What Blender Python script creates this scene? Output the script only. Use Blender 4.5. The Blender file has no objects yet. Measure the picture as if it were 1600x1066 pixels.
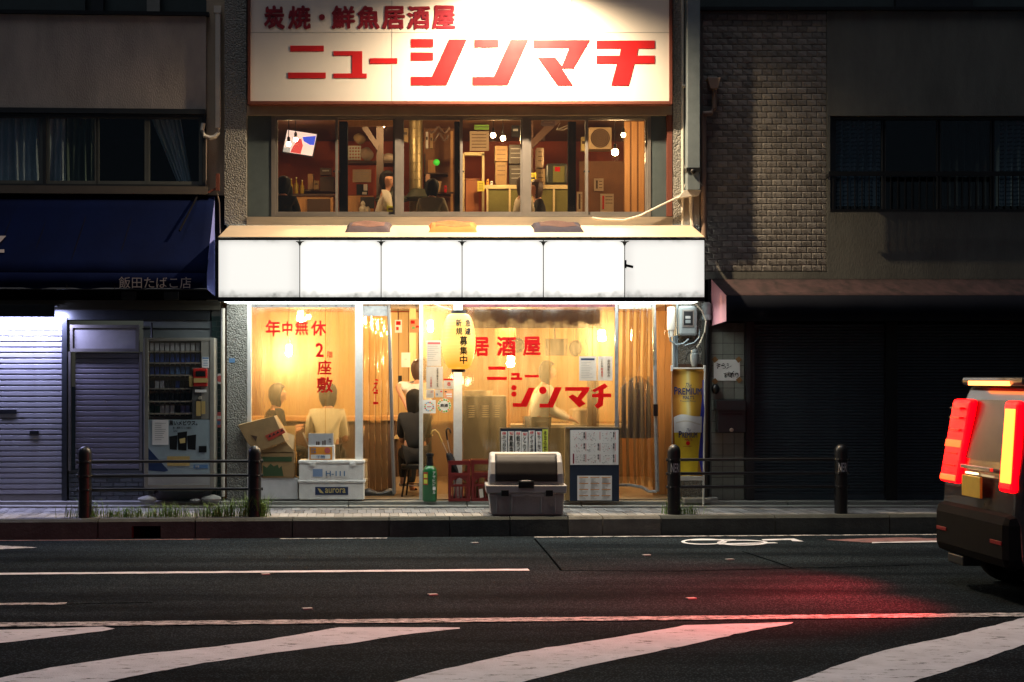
import bpy, math, random
from mathutils import Vector, Matrix, Euler
random.seed(7)
SC = bpy.context.scene
COL = SC.collection

# ------------------------------------------------------------------ camera, sky, light, exposure
F = 2222.0; CX = 690.0; HY = 590.0; CAMY = -17.0; CAMZ = 1.53; ROADZ = -0.21
cam_d = bpy.data.cameras.new('camera'); cam = bpy.data.objects.new('camera', cam_d); COL.objects.link(cam)
cam.location = (0, CAMY, CAMZ); cam.rotation_euler = (math.radians(90), 0, 0)
cam_d.sensor_width = 36.0; cam_d.lens = 50.0
cam_d.shift_x = (800 - CX) / 1600.0; cam_d.shift_y = (HY - 533) / 1600.0
cam_d.clip_start = 0.1; cam_d.clip_end = 2000
SC.camera = cam

SUN_EL = math.radians(76); SUN_AZ = math.radians(-28)
w = bpy.data.worlds.new('World'); SC.world = w; w.use_nodes = True
wn = w.node_tree.nodes; wl = w.node_tree.links
bg = wn['Background']
sky = wn.new('ShaderNodeTexSky'); sky.sky_type = 'NISHITA'; sky.sun_disc = False
sky.sun_elevation = SUN_EL; sky.sun_rotation = math.radians(180) + SUN_AZ
wl.new(sky.outputs[0], bg.inputs[0]); bg.inputs[1].default_value = 0.0085
sd = bpy.data.lights.new('street_glow', 'SUN'); sd.energy = .62; sd.angle = math.radians(24); sd.color = (.97, 0.96, 1.0)
so = bpy.data.objects.new('street_glow', sd); COL.objects.link(so)
sdir = Vector((-math.sin(SUN_AZ) * math.cos(SUN_EL), -math.cos(SUN_AZ) * math.cos(SUN_EL), math.sin(SUN_EL)))
sdir = Vector((math.sin(SUN_AZ) * math.cos(SUN_EL), -math.cos(SUN_AZ) * math.cos(SUN_EL), math.sin(SUN_EL)))
so.rotation_euler = sdir.to_track_quat('Z', 'Y').to_euler(); so.location = (0, -10, 12)
SC.view_settings.view_transform = 'Standard'; SC.view_settings.look = 'None'
SC.view_settings.exposure = 0.0; SC.view_settings.gamma = 1.0
SC.view_settings.use_curve_mapping = False
SC.render.engine = 'CYCLES'
SC.cycles.use_denoising = True
SC.cycles.max_bounces = 8; SC.cycles.transparent_max_bounces = 16
SC.cycles.sample_clamp_indirect = 4.0
SC.cycles.caustics_reflective = False; SC.cycles.caustics_refractive = False

# ------------------------------------------------------------------ helpers
def s_at(Y): return F / (Y - CAMY)
def P(px, py, Y=0.0):
    s = s_at(Y); return Vector(((px - CX) / s, Y, CAMZ + (HY - py) / s))
def G(px, py, z=ROADZ):
    d = (CAMZ - z) * F / (py - HY); return Vector(((px - CX) * d / F, d + CAMY, z))
def lin(c):
    if isinstance(c, str):
        c = c.lstrip('#'); c = [int(c[i:i+2], 16) / 255 for i in (0, 2, 4)]
        c = [v / 12.92 if v <= .04045 else ((v + .055) / 1.055) ** 2.4 for v in c]
    return (c[0], c[1], c[2], 1.0)

ORG = {}
FRAME = [None]            # (pivot, angle) applied to all geometry while a turned building is built
def xf(v):
    if FRAME[0] is None: return Vector(v)
    pv, a = FRAME[0]
    v = Vector(v); d = v - pv
    return pv + Vector((d.x * math.cos(a) - d.y * math.sin(a), d.x * math.sin(a) + d.y * math.cos(a), d.z))

class MB:
    def __init__(s): s.v = []; s.f = []; s.sm = []
    def add(s, vs, fs, smooth=False):
        n = len(s.v); s.v += [tuple(v) for v in vs]; s.f += [tuple(i + n for i in f) for f in fs]; s.sm += [smooth] * len(fs); return s
    def box(s, x0, x1, y0, y1, z0, z1):
        if x0 > x1: x0, x1 = x1, x0
        if y0 > y1: y0, y1 = y1, y0
        if z0 > z1: z0, z1 = z1, z0
        return s.add([(x0,y0,z0),(x1,y0,z0),(x1,y1,z0),(x0,y1,z0),(x0,y0,z1),(x1,y0,z1),(x1,y1,z1),(x0,y1,z1)],
              [(0,3,2,1),(4,5,6,7),(0,1,5,4),(1,2,6,5),(2,3,7,6),(3,0,4,7)])
    def pb(s, px0, py0, px1, py1, Y, depth=0.05):      # front face seen at these pixels when standing at Y
        a = P(px0, py1, Y); b = P(px1, py0, Y)
        return s.box(a.x, b.x, Y, Y + depth, a.z, b.z)
    def prism(s, pts, y0, y1):                           # pts in (x, z)
        n = len(pts)
        ar = sum(pts[i][0]*pts[(i+1)%n][1]-pts[(i+1)%n][0]*pts[i][1] for i in range(n))
        if ar < 0: pts = pts[::-1]
        vs = [(x, y0, z) for x, z in pts] + [(x, y1, z) for x, z in pts]
        fs = [tuple(range(n)), tuple(range(2*n-1, n-1, -1))]
        fs += [(i, i + n, (i + 1) % n + n, (i + 1) % n) for i in range(n)]
        return s.add(vs, fs)
    def pprism(s, pxs, Y, depth=.02):
        return s.prism([(P(a, b, Y).x, P(a, b, Y).z) for a, b in pxs], Y, Y + depth)
    def xprism(s, pts, x0, x1):                          # pts in (y, z), extruded along x
        n = len(pts)
        ar = sum(pts[i][0]*pts[(i+1)%n][1]-pts[(i+1)%n][0]*pts[i][1] for i in range(n))
        if ar < 0: pts = pts[::-1]
        vs = [(x0, y, z) for y, z in pts] + [(x1, y, z) for y, z in pts]
        fs = [tuple(range(n-1, -1, -1)), tuple(range(n, 2*n))]
        fs += [(i, (i + 1) % n, (i + 1) % n + n, i + n) for i in range(n)]
        return s.add(vs, fs)
    def quad(s, a, b, c, d): return s.add([a, b, c, d], [(0, 1, 2, 3)])
    def obox(s, c, ax, ay, az):                          # oriented box: centre and half axes
        c, ax, ay, az = map(Vector, (c, ax, ay, az))
        vs = [c + i*ax + j*ay + k*az for k in (-1, 1) for i, j in ((-1,-1),(1,-1),(1,1),(-1,1))]
        return s.add(vs, [(0,3,2,1),(4,5,6,7),(0,1,5,4),(1,2,6,5),(2,3,7,6),(3,0,4,7)])
    def tube(s, pts, r, n=8, caps=True, r1=None):
        pts = [Vector(p) for p in pts]; m = len(pts); vs = []
        for i, p in enumerate(pts):
            t = (pts[min(i+1, m-1)] - pts[max(i-1, 0)]).normalized()
            u = t.cross(Vector((0, 0, 1))) if abs(t.z) < .95 else t.cross(Vector((0, 1, 0)))
            u.normalize(); v = u.cross(t)
            rr = r if r1 is None else r + (r1 - r) * i / (m - 1)
            for k in range(n):
                a = 2 * math.pi * k / n; vs.append(p + (u * math.cos(a) + v * math.sin(a)) * rr)
        fs = []
        for i in range(m - 1):
            for k in range(n):
                fs.append((i*n+k, (i+1)*n+k, (i+1)*n+(k+1)%n, i*n+(k+1)%n))
        s.add(vs, fs, True)
        if caps:
            b = len(s.v) - len(vs)
            s.f += [tuple(b + k for k in range(n)), tuple(b + (m-1)*n + k for k in range(n-1, -1, -1))]; s.sm += [False, False]
        return s
    def lathe(s, prof, c, n=20, axis='z', smooth=True):            # prof: (radius, height)
        c = Vector(c); vs = []
        for r, h in prof:
            for k in range(n):
                a = 2*math.pi*k/n
                if axis == 'z': vs.append(c + Vector((r*math.cos(a), r*math.sin(a), h)))
                elif axis == 'y': vs.append(c + Vector((r*math.cos(a), h, r*math.sin(a))))
                else: vs.append(c + Vector((h, r*math.cos(a), r*math.sin(a))))
        fs = [(i*n+k, i*n+(k+1)%n, (i+1)*n+(k+1)%n, (i+1)*n+k) for i in range(len(prof)-1) for k in range(n)]
        s.add(vs, fs, smooth)
        b = len(s.v) - len(vs)
        if prof[0][0] > 1e-4: s.f.append(tuple(b + k for k in range(n-1, -1, -1))); s.sm.append(False)
        if prof[-1][0] > 1e-4: s.f.append(tuple(b + (len(prof)-1)*n + k for k in range(n))); s.sm.append(False)
        return s
    def grid(s, fn, nu, nv, smooth=True):
        vs = [fn(i / nu, j / nv) for j in range(nv + 1) for i in range(nu + 1)]
        fs = [(j*(nu+1)+i, j*(nu+1)+i+1, (j+1)*(nu+1)+i+1, (j+1)*(nu+1)+i) for j in range(nv) for i in range(nu)]
        return s.add(vs, fs, smooth)
    def ball(s, c, rx, ry=None, rz=None, n=12, m=8):
        ry = ry or rx; rz = rz or rx; c = Vector(c)
        return s.grid(lambda u, v: c + Vector((rx*math.sin(v*math.pi)*math.cos(u*2*math.pi), ry*math.sin(v*math.pi)*math.sin(u*2*math.pi), -rz*math.cos(v*math.pi))), n, m)
    def build(s, name, mat, parent=None, bevel=0, label=None, kind=None, angle=None, solid=0):
        vs = [xf(v) for v in s.v]
        lo = Vector([min(v[i] for v in vs) for i in range(3)]); hi = Vector([max(v[i] for v in vs) for i in range(3)])
        o0 = Vector(((lo.x + hi.x)/2, (lo.y + hi.y)/2, lo.z))
        me = bpy.data.meshes.new(name); me.from_pydata([v - o0 for v in vs], [], s.f)
        me.polygons.foreach_set('use_smooth', s.sm); me.update()
        if any(s.sm): me.set_sharp_from_angle(angle=math.radians(angle or 40))
        me.materials.append(mat)
        ob = bpy.data.objects.new(name, me); COL.objects.link(ob)
        if parent is not None:
            ob.parent = parent; ob.location = o0 - ORG[parent.name]
        else: ob.location = o0
        ORG[ob.name] = o0
        if bevel:
            b = ob.modifiers.new('bevel', 'BEVEL'); b.width = bevel; b.segments = 2; b.limit_method = 'ANGLE'; b.angle_limit = math.radians(35)
        if solid:
            b = ob.modifiers.new('thick', 'SOLIDIFY'); b.thickness = solid
        if label: ob['label'] = label
        if kind: ob['kind'] = kind
        return ob

def thing(name, label, cat, loc, group=None):
    o = bpy.data.objects.new(name, None); COL.objects.link(o); l = xf(loc); o.location = l; o.empty_display_size = .1
    ORG[o.name] = l; o['label'] = label; o['category'] = cat
    if group: o['group'] = group
    return o
def tag(o, label, cat, group=None):
    o['label'] = label; o['category'] = cat
    if group: o['group'] = group
    return o
def structure(o): o['kind'] = 'structure'; return o
def group_copy(ob, loc, parent, name=None):
    c = ob.copy(); COL.objects.link(c); c.parent = parent; c.location = Vector(loc) - (ORG[parent.name] if parent else Vector())
    ORG[c.name] = Vector(loc)
    return c
def copy_thing(root, delta, label):
    c = root.copy(); COL.objects.link(c); c.location = root.location + Vector(delta); c['label'] = label; ORG[c.name] = c.location.copy()
    def rec(a, b):
        for ch in list(a.children):
            if ch.name in seen: continue
            d = ch.copy(); COL.objects.link(d); d.parent = b; seen.add(d.name)
            rec(ch, d)
    seen = set(); rec(root, c); return c

# ------------------------------------------------------------------ materials
MC = {}
def mat(name, col, rough=.6, metal=0.0, var=.12, scale=8.0, bump=0.0, bscale=60.0, spec=.5, col2=None, cov=.5, coat=0, stretch=None, obj_random=0.0, alpha=None):
    if name in MC: return MC[name]
    m = bpy.data.materials.new(name); m.use_nodes = True; MC[name] = m
    nt = m.node_tree; N = nt.nodes; L = nt.links; b = N['Principled BSDF']
    c = lin(col)
    tc = N.new('ShaderNodeTexCoord'); src = tc.outputs['Object']
    if stretch:
        mp = N.new('ShaderNodeMapping'); mp.inputs['Scale'].default_value = stretch; L.new(src, mp.inputs[0]); src = mp.outputs[0]
    nz = N.new('ShaderNodeTexNoise'); nz.inputs['Scale'].default_value = scale; nz.inputs['Detail'].default_value = 8; nz.inputs['Roughness'].default_value = .65
    L.new(src, nz.inputs['Vector'])
    cr = N.new('ShaderNodeValToRGB'); L.new(nz.outputs[0], cr.inputs[0])
    if col2 is None:
        cr.color_ramp.elements[0].position = .25; cr.color_ramp.elements[1].position = .75
        cr.color_ramp.elements[0].color = [max(0, x * (1 - var)) for x in c[:3]] + [1]; cr.color_ramp.elements[1].color = [min(1, x * (1 + var)) for x in c[:3]] + [1]
    else:
        cr.color_ramp.elements[0].position = cov - .12; cr.color_ramp.elements[1].position = cov + .12
        cr.color_ramp.elements[0].color = c; cr.color_ramp.elements[1].color = lin(col2)
    out = cr.outputs[0]
    if obj_random:
        oi = N.new('ShaderNodeObjectInfo'); ge = N.new('ShaderNodeNewGeometry'); ad = N.new('ShaderNodeMath'); ad.operation = 'ADD'
        L.new(oi.outputs['Random'], ad.inputs[0]); L.new(ge.outputs['Random Per Island'], ad.inputs[1])
        fr = N.new('ShaderNodeMath'); fr.operation = 'FRACT'; L.new(ad.outputs[0], fr.inputs[0])
        mr = N.new('ShaderNodeMapRange'); mr.inputs[3].default_value = 1 - obj_random; mr.inputs[4].default_value = 1 + obj_random; L.new(fr.outputs[0], mr.inputs[0])
        mx = N.new('ShaderNodeVectorMath'); mx.operation = 'SCALE'; L.new(out, mx.inputs[0]); L.new(mr.outputs[0], mx.inputs['Scale']); out = mx.outputs[0]
    L.new(out, b.inputs['Base Color'])
    b.inputs['Roughness'].default_value = rough; b.inputs['Metallic'].default_value = metal
    b.inputs['Specular IOR Level'].default_value = spec
    if coat: b.inputs['Coat Weight'].default_value = coat
    if rough > .08:
        rr = N.new('ShaderNodeMapRange'); rr.inputs[3].default_value = max(.03, rough - .1); rr.inputs[4].default_value = min(1, rough + .12)
        L.new(nz.outputs[0], rr.inputs[0]); L.new(rr.outputs[0], b.inputs['Roughness'])
    if bump:
        n2 = N.new('ShaderNodeTexNoise'); n2.inputs['Scale'].default_value = bscale; n2.inputs['Detail'].default_value = 5; L.new(src, n2.inputs['Vector'])
        bp = N.new('ShaderNodeBump'); bp.inputs['Strength'].default_value = bump; bp.inputs['Distance'].default_value = .01
        L.new(n2.outputs[0], bp.inputs['Height']); L.new(bp.outputs[0], b.inputs['Normal'])
    return m
def emis(name, col, strength, base=None, dirt=0):
    if name in MC: return MC[name]
    m = mat(name, base or col, .4, var=.05); b = m.node_tree.nodes['Principled BSDF']
    b.inputs['Emission Color'].default_value = lin(col); b.inputs['Emission Strength'].default_value = strength
    return m
def glassy(name, clear=.92, gloss_rough=.03, tint=(1,1,1), frost=0.0, frost_rough=.25, haze=0.0, hazecol=(1,1,1), wrinkle=0.0):
    m = bpy.data.materials.new(name); m.use_nodes = True; MC[name] = m; nt = m.node_tree; N = nt.nodes; L = nt.links
    N.remove(N['Principled BSDF']); out = N['Material Output']
    tr = N.new('ShaderNodeBsdfTransparent'); tr.inputs[0].default_value = (*tint, 1)
    gl = N.new('ShaderNodeBsdfGlossy'); gl.inputs['Roughness'].default_value = gloss_rough; gl.inputs[0].default_value = (1,1,1,1)
    cur = tr.outputs[0]
    tc = N.new('ShaderNodeTexCoord')
    if frost:
        rf = N.new('ShaderNodeBsdfRefraction'); rf.inputs['IOR'].default_value = 1.28; rf.inputs['Roughness'].default_value = frost_rough; rf.inputs[0].default_value = (*tint, 1)
        mx = N.new('ShaderNodeMixShader'); mx.inputs[0].default_value = frost; L.new(cur, mx.inputs[1]); L.new(rf.outputs[0], mx.inputs[2]); cur = mx.outputs[0]
    if haze:
        tl = N.new('ShaderNodeBsdfTranslucent'); tl.inputs[0].default_value = (*hazecol, 1)
        df = N.new('ShaderNodeBsdfDiffuse'); df.inputs[0].default_value = (*[c * .5 for c in hazecol], 1)
        m2 = N.new('ShaderNodeMixShader'); m2.inputs[0].default_value = .07; L.new(tl.outputs[0], m2.inputs[1]); L.new(df.outputs[0], m2.inputs[2])
        nz = N.new('ShaderNodeTexNoise'); nz.inputs['Scale'].default_value = 2.2; nz.inputs['Detail'].default_value = 10; nz.inputs['Roughness'].default_value = .7
        mp = N.new('ShaderNodeMapping'); mp.inputs['Scale'].default_value = (2.6, 1, .35); L.new(tc.outputs['Object'], mp.inputs[0]); L.new(mp.outputs[0], nz.inputs['Vector'])
        mr = N.new('ShaderNodeMapRange'); mr.inputs[1].default_value = .3; mr.inputs[2].default_value = .7; mr.inputs[3].default_value = haze * .3; mr.inputs[4].default_value = min(1, haze * 1.8)
        L.new(nz.outputs[0], mr.inputs[0])
        sz = N.new('ShaderNodeSeparateXYZ'); L.new(tc.outputs['Object'], sz.inputs[0])
        hz = N.new('ShaderNodeMapRange'); hz.inputs[1].default_value = .7; hz.inputs[2].default_value = 1.7; hz.inputs[3].default_value = .38; hz.inputs[4].default_value = 1.05; L.new(sz.outputs['Z'], hz.inputs[0])   # haze stronger towards the top
        hm = N.new('ShaderNodeMath'); hm.operation = 'MULTIPLY'; L.new(mr.outputs[0], hm.inputs[0]); L.new(hz.outputs[0], hm.inputs[1])
        mx = N.new('ShaderNodeMixShader'); L.new(hm.outputs[0], mx.inputs[0]); L.new(cur, mx.inputs[1]); L.new(m2.outputs[0], mx.inputs[2]); cur = mx.outputs[0]
    mx = N.new('ShaderNodeMixShader'); mx.inputs[0].default_value = 1 - clear; L.new(cur, mx.inputs[1]); L.new(gl.outputs[0], mx.inputs[2])
    if wrinkle:
        n2 = N.new('ShaderNodeTexNoise'); n2.inputs['Scale'].default_value = 5; n2.inputs['Detail'].default_value = 4
        mp = N.new('ShaderNodeMapping'); mp.inputs['Scale'].default_value = (2.5, 1, .5); L.new(tc.outputs['Object'], mp.inputs[0]); L.new(mp.outputs[0], n2.inputs['Vector'])
        bp = N.new('ShaderNodeBump'); bp.inputs['Strength'].default_value = wrinkle; bp.inputs['Distance'].default_value = .02
        L.new(n2.outputs[0], bp.inputs['Height']); L.new(bp.outputs[0], gl.inputs['Normal'])
        if frost: L.new(bp.outputs[0], rf.inputs['Normal'])
    L.new(mx.outputs[0], out.inputs['Surface'])
    return m

# surfaces that need their own node set-up
def asphalt_mat():
    m = mat('asphalt', (.018,.026,.033), .95, var=.25, spec=.03, scale=1.1, bump=.9, bscale=70)
    nt = m.node_tree; N = nt.nodes; L = nt.links; b = N['Principled BSDF']
    base = b.inputs['Base Color'].links[0].from_socket
    tc = N.new('ShaderNodeTexCoord'); vo = N.new('ShaderNodeTexVoronoi'); vo.inputs['Scale'].default_value = 55; L.new(tc.outputs['Object'], vo.inputs['Vector'])
    cr = N.new('ShaderNodeValToRGB'); cr.color_ramp.elements[0].position = 0; cr.color_ramp.elements[0].color = (3.6,3.6,3.5,1); cr.color_ramp.elements[1].position = .42; cr.color_ramp.elements[1].color = (.5,.52,.55,1)
    L.new(vo.outputs['Distance'], cr.inputs[0])
    nz = N.new('ShaderNodeTexNoise'); nz.inputs['Scale'].default_value = 1; nz.inputs['Detail'].default_value = 6
    mp = N.new('ShaderNodeMapping'); mp.inputs['Scale'].default_value = (.25, 2.2, 1); L.new(tc.outputs['Object'], mp.inputs[0]); L.new(mp.outputs[0], nz.inputs['Vector'])
    c2 = N.new('ShaderNodeValToRGB'); c2.color_ramp.elements[0].position = .35; c2.color_ramp.elements[0].color = (.5,.5,.53,1); c2.color_ramp.elements[1].position = .65; c2.color_ramp.elements[1].color = (1.5,1.42,1.35,1); L.new(nz.outputs[0], c2.inputs[0])
    m1 = N.new('ShaderNodeVectorMath'); m1.operation = 'MULTIPLY'; L.new(base, m1.inputs[0]); L.new(cr.outputs[0], m1.inputs[1])
    m2 = N.new('ShaderNodeVectorMath'); m2.operation = 'MULTIPLY'; L.new(m1.outputs[0], m2.inputs[0]); L.new(c2.outputs[0], m2.inputs[1])
    L.new(m2.outputs[0], b.inputs['Base Color']); return m
def paint_mat(name, col, wear=.36, scale=9.0):
    m = mat(name, col, .75, var=.2, scale=3, bump=.5, bscale=90, spec=.15)
    nt = m.node_tree; N = nt.nodes; L = nt.links; b = N['Principled BSDF']
    base = b.inputs['Base Color'].links[0].from_socket
    tc = N.new('ShaderNodeTexCoord')
    mp = N.new('ShaderNodeMapping'); mp.inputs['Scale'].default_value = (.55, 2.0, 1); L.new(tc.outputs['Object'], mp.inputs[0])
    nz = N.new('ShaderNodeTexNoise'); nz.inputs['Scale'].default_value = scale; nz.inputs['Detail'].default_value = 12; nz.inputs['Roughness'].default_value = .8; L.new(mp.outputs[0], nz.inputs['Vector'])
    cr = N.new('ShaderNodeValToRGB'); cr.color_ramp.elements[0].position = wear; cr.color_ramp.elements[0].color = (1,1,1,1); cr.color_ramp.elements[1].position = wear + .035; cr.color_ramp.elements[1].color = (0,0,0,1); L.new(nz.outputs[0], cr.inputs[0])
    mx = N.new('ShaderNodeMix'); mx.data_type = 'RGBA'; L.new(cr.outputs[0], mx.inputs[0]); L.new(base, mx.inputs[6]); mx.inputs[7].default_value = (.05,.052,.055,1)
    L.new(mx.outputs[2], b.inputs['Base Color']); return m
def pebble_mat():
    m = mat('pebble_dash', (.24,.24,.22), .85, var=.5, scale=45)
    nt = m.node_tree; N = nt.nodes; L = nt.links; b = N['Principled BSDF']
    tc = N.new('ShaderNodeTexCoord'); vo = N.new('ShaderNodeTexVoronoi'); vo.inputs['Scale'].default_value = 55; L.new(tc.outputs['Object'], vo.inputs['Vector'])
    bp = N.new('ShaderNodeBump'); bp.inputs['Strength'].default_value = 1; bp.inputs['Distance'].default_value = .02; bp.invert = True; L.new(vo.outputs['Distance'], bp.inputs['Height']); L.new(bp.outputs[0], b.inputs['Normal']); return m

def backlit(name, col, t=.5):
    m = mat(name, col, .5, var=.1, scale=20); nt = m.node_tree; b = nt.nodes['Principled BSDF']
    tl = nt.nodes.new('ShaderNodeBsdfTranslucent'); tl.inputs[0].default_value = lin(col); mx = nt.nodes.new('ShaderNodeMixShader'); mx.inputs[0].default_value = t
    nt.links.new(b.outputs[0], mx.inputs[1]); nt.links.new(tl.outputs[0], mx.inputs[2]); nt.links.new(mx.outputs[0], nt.nodes['Material Output'].inputs['Surface']); return m
M = {}
M['asphalt'] = asphalt_mat(); M['paint'] = paint_mat('road_paint', (.70,.70,.76), .40); M['paint_worn'] = paint_mat('worn_road_paint', (.68,.64,.64), .475, 16)
M['paint_red'] = paint_mat('faded_red_paint', (.28,.15,.15), .44); M['pebble'] = pebble_mat()
M['kerb'] = mat('kerb_concrete', (.045,.052,.048), .9, var=.45, scale=5, bump=.6, bscale=40)
M['concrete'] = mat('concrete', (.26,.26,.24), .85, var=.25, scale=4, bump=.4)
M['paver'] = mat('paver', (.24,.235,.23), .8, var=.18, scale=20, bump=.4, obj_random=.32)
M['joint'] = mat('joint_mortar', (.09,.09,.085), .9, var=.3)
M['stucco'] = mat('stucco', (.42,.37,.33), .9, var=.24, stretch=(1.3,1.3,.45), scale=2.6, bump=.7, bscale=90)
M['stucco_dark'] = mat('stucco_weathered', (.13,.135,.12), .9, var=.3, stretch=(1.3,1.3,.4), scale=2.6, bump=.3, bscale=55)
M['cladding_dark'] = mat('dark_cladding', (.04,.06,.065), .8, var=.2)  # one even dark tone for set-back walls and panels
M['cream_wall'] = mat('cream_side_wall', (.42,.33,.24), .85, var=.15, scale=3, bump=.4)
M['block'] = mat('split_face_block', (.215,.205,.185), .9, var=.3, scale=5, bump=.6, bscale=60, obj_random=.28)
M['block_joint'] = mat('block_joint', (.15,.145,.13), .9)
M['steel'] = mat('stainless', (.55,.48,.38), .35, .55, var=.1, scale=3, stretch=(1,1,12))
M['alu'] = mat('aluminium', (.22,.205,.19), .42, .45, var=.1)
M['alu_white'] = mat('white_aluminium', (.74,.74,.73), .4, .15, var=.12, scale=14, col2=None)
M['alu_dark'] = mat('dark_aluminium', (.04,.045,.05), .4, .4)
M['black'] = mat('black_metal', (.012,.013,.015), .35, .2)
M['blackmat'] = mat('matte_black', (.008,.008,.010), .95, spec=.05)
M['rust'] = mat('rusted_brown_frame', (.14,.035,.02), .7, var=.4, scale=20, col2=(.32,.12,.05), cov=.72, bump=.4)
M['signwhite'] = mat('sign_board_white', (.78,.74,.68), .42, var=.05, scale=1.5)
M['seam'] = mat('tar_seam', (.003,.004,.005), .95, spec=.0)
M['red'] = mat('red_sign_vinyl', (.50,.018,.022), .3, var=.12, scale=4)
M['redink'] = backlit('red_letter', (.78,.01,.012), .55)
M['thinpaper'] = backlit('thin_paper', (.74,.72,.68), .4)
M['darkred'] = mat('dark_red_letter', (.22,.006,.02), .5, var=.15)
M['ink'] = mat('black_ink', (.015,.015,.017), .6)
M['paper'] = mat('white_paper', (.82,.81,.79), .7, var=.05)
M['foam'] = mat('styrofoam', (.78,.78,.77), .75, var=.14, scale=10, bump=.6, bscale=60)
M['card'] = mat('cardboard', (.30,.19,.085), .8, var=.25, scale=5, bump=.2)
M['card_in'] = mat('cardboard_inside', (.38,.26,.13), .8)
M['wood'] = mat('warm_wood', (.48,.25,.09), .55, var=.3, scale=2.5, stretch=(6, 6, .5))
M['wood2'] = mat('pale_wood_panel', (.62,.43,.19), .5, var=.2, scale=2.5, stretch=(8, 8, .4))
M['dwood'] = mat('dark_wood', (.07,.035,.02), .6, var=.3, scale=4)
M['redwall'] = mat('red_brown_wall', (.42,.075,.022), .7, var=.25, scale=2)
M['brwall'] = mat('brown_wall', (.20,.085,.03), .7, var=.35, scale=2)
M['roomfloor'] = mat('room_floor', (.28,.2,.12), .5)
M['curtain'] = mat('pale_curtain', (.70,.76,.78), .9, var=.12)
M['navy'] = mat('navy_awning_cloth', (.002,.006,.035), .9, spec=.08, var=.3, scale=2, bump=1.0, bscale=3.5, stretch=(1,1,.4))
M['navy_lit'] = mat('awning_side_lit', (.22,.26,.72), .75, var=.15)  # paler awning side: the bluish light on it is put into the colour
M['maroon'] = mat('maroon_awning_cloth', (.034,.016,.017), .85, var=.9, scale=3, stretch=(3,1,1))
M['dkval'] = mat('dark_valance', (.008,.010,.016), .9, spec=.1)
M['shutter'] = mat('grey_shutter', (.36,.36,.38), .45, .35, var=.15, scale=5, stretch=(1,1,6))
M['shutter2'] = mat('mauve_grey_shutter', (.20,.19,.22), .5, .2, var=.15, scale=5)
M['shutterdk'] = mat('dark_shutter', (.06,.08,.10), .45, .3, var=.15)
M['tilegreen'] = mat('dark_green_tile', (.02,.04,.04), .25, var=.3, obj_random=.3)
M['tilegrey'] = mat('grey_green_tile', (.22,.24,.21), .4, var=.15, scale=14, obj_random=.12)
M['brickgrey'] = mat('grey_brick', (.10,.11,.11), .8, obj_random=.2, bump=.5)
M['glass'] = glassy('window_glass', .93, .02)
M['darkglass'] = glassy('dark_window_glass', .965, .03, (.82,.87,.9))
M['dirtyglass'] = glassy('smeared_window_glass', .93, .05, (1,.97,.9), haze=.012, hazecol=(.8,.6,.4))
M['vinyl'] = glassy('clear_vinyl_sheet', .93, .14, (1,.90,.66), frost=.74, frost_rough=.165, haze=.165, hazecol=(.97,.84,.54), wrinkle=.25)
M['vinyl_clear'] = glassy('thin_vinyl_sheet', .93, .12, (1,.90,.70), frost=.55, frost_rough=.14, haze=.14, hazecol=(.82,.62,.36), wrinkle=.35)
M['tape'] = mat('silver_tape', (.34,.35,.36), .35, .5, var=.3, scale=20)
M['ducttape'] = mat('black_tape', (.03,.03,.032), .5)
M['skin'] = mat('skin', (.55,.28,.18), .5, var=.06)
M['hair'] = mat('black_hair', (.009,.008,.007), .7, spec=.2, bump=.5, bscale=120)
M['brownhair'] = mat('brown_hair', (.07,.03,.015), .5, bump=.5, bscale=120)
M['cream_shirt'] = mat('cream_shirt', (.72,.66,.52), .85, bump=.4, bscale=12)
M['white_shirt'] = mat('white_shirt', (.72,.70,.66), .85, bump=.4, bscale=12)
M['dark_cloth'] = mat('dark_cloth', (.010,.010,.013), .9, bump=.4, bscale=12)
M['navy_cloth'] = mat('navy_cloth', (.025,.03,.06), .9, bump=.3, bscale=14)
M['denim'] = mat('dark_trousers', (.03,.032,.04), .9)
M['crate'] = mat('red_crate_plastic', (.17,.012,.012), .45, var=.15)
M['green'] = mat('green_cylinder_paint', (.008,.14,.045), .3, var=.12, coat=.3)
M['bin'] = mat('taupe_bin_plastic', (.44,.42,.40), .45, var=.1, scale=6, bump=.15)
M['binlid'] = mat('smoky_lid', (.03,.025,.022), .5, var=.2, spec=.25)
M['grass'] = mat('weed_green', (.13,.23,.05), .7, var=.5, scale=30)
M['yellow'] = mat('yellow_paper', (.66,.72,.09), .7)
M['boardblue'] = mat('navy_board', (.008,.02,.045), .5)
M['pvc'] = mat('pale_pipe', (.60,.57,.50), .45)
M['duct'] = mat('blue_grey_duct', (.19,.24,.27), .45, .2, var=.15)
M['meter'] = mat('meter_grey', (.22,.25,.26), .4)
M['orange'] = mat('orange_print', (.75,.30,.03), .6)
M['bluetxt'] = mat('blue_print', (.10,.22,.42), .6)
M['bluedk'] = mat('navy_label', (.01,.03,.10), .5)
M['gold'] = mat('gold_print', (.62,.5,.2), .5)
M['white'] = mat('white_print', (.75,.75,.74), .6)
M['greyprint'] = mat('grey_print', (.35,.35,.35), .6)
M['pinktxt'] = mat('faded_red_print', (.6,.12,.12), .6)

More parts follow.
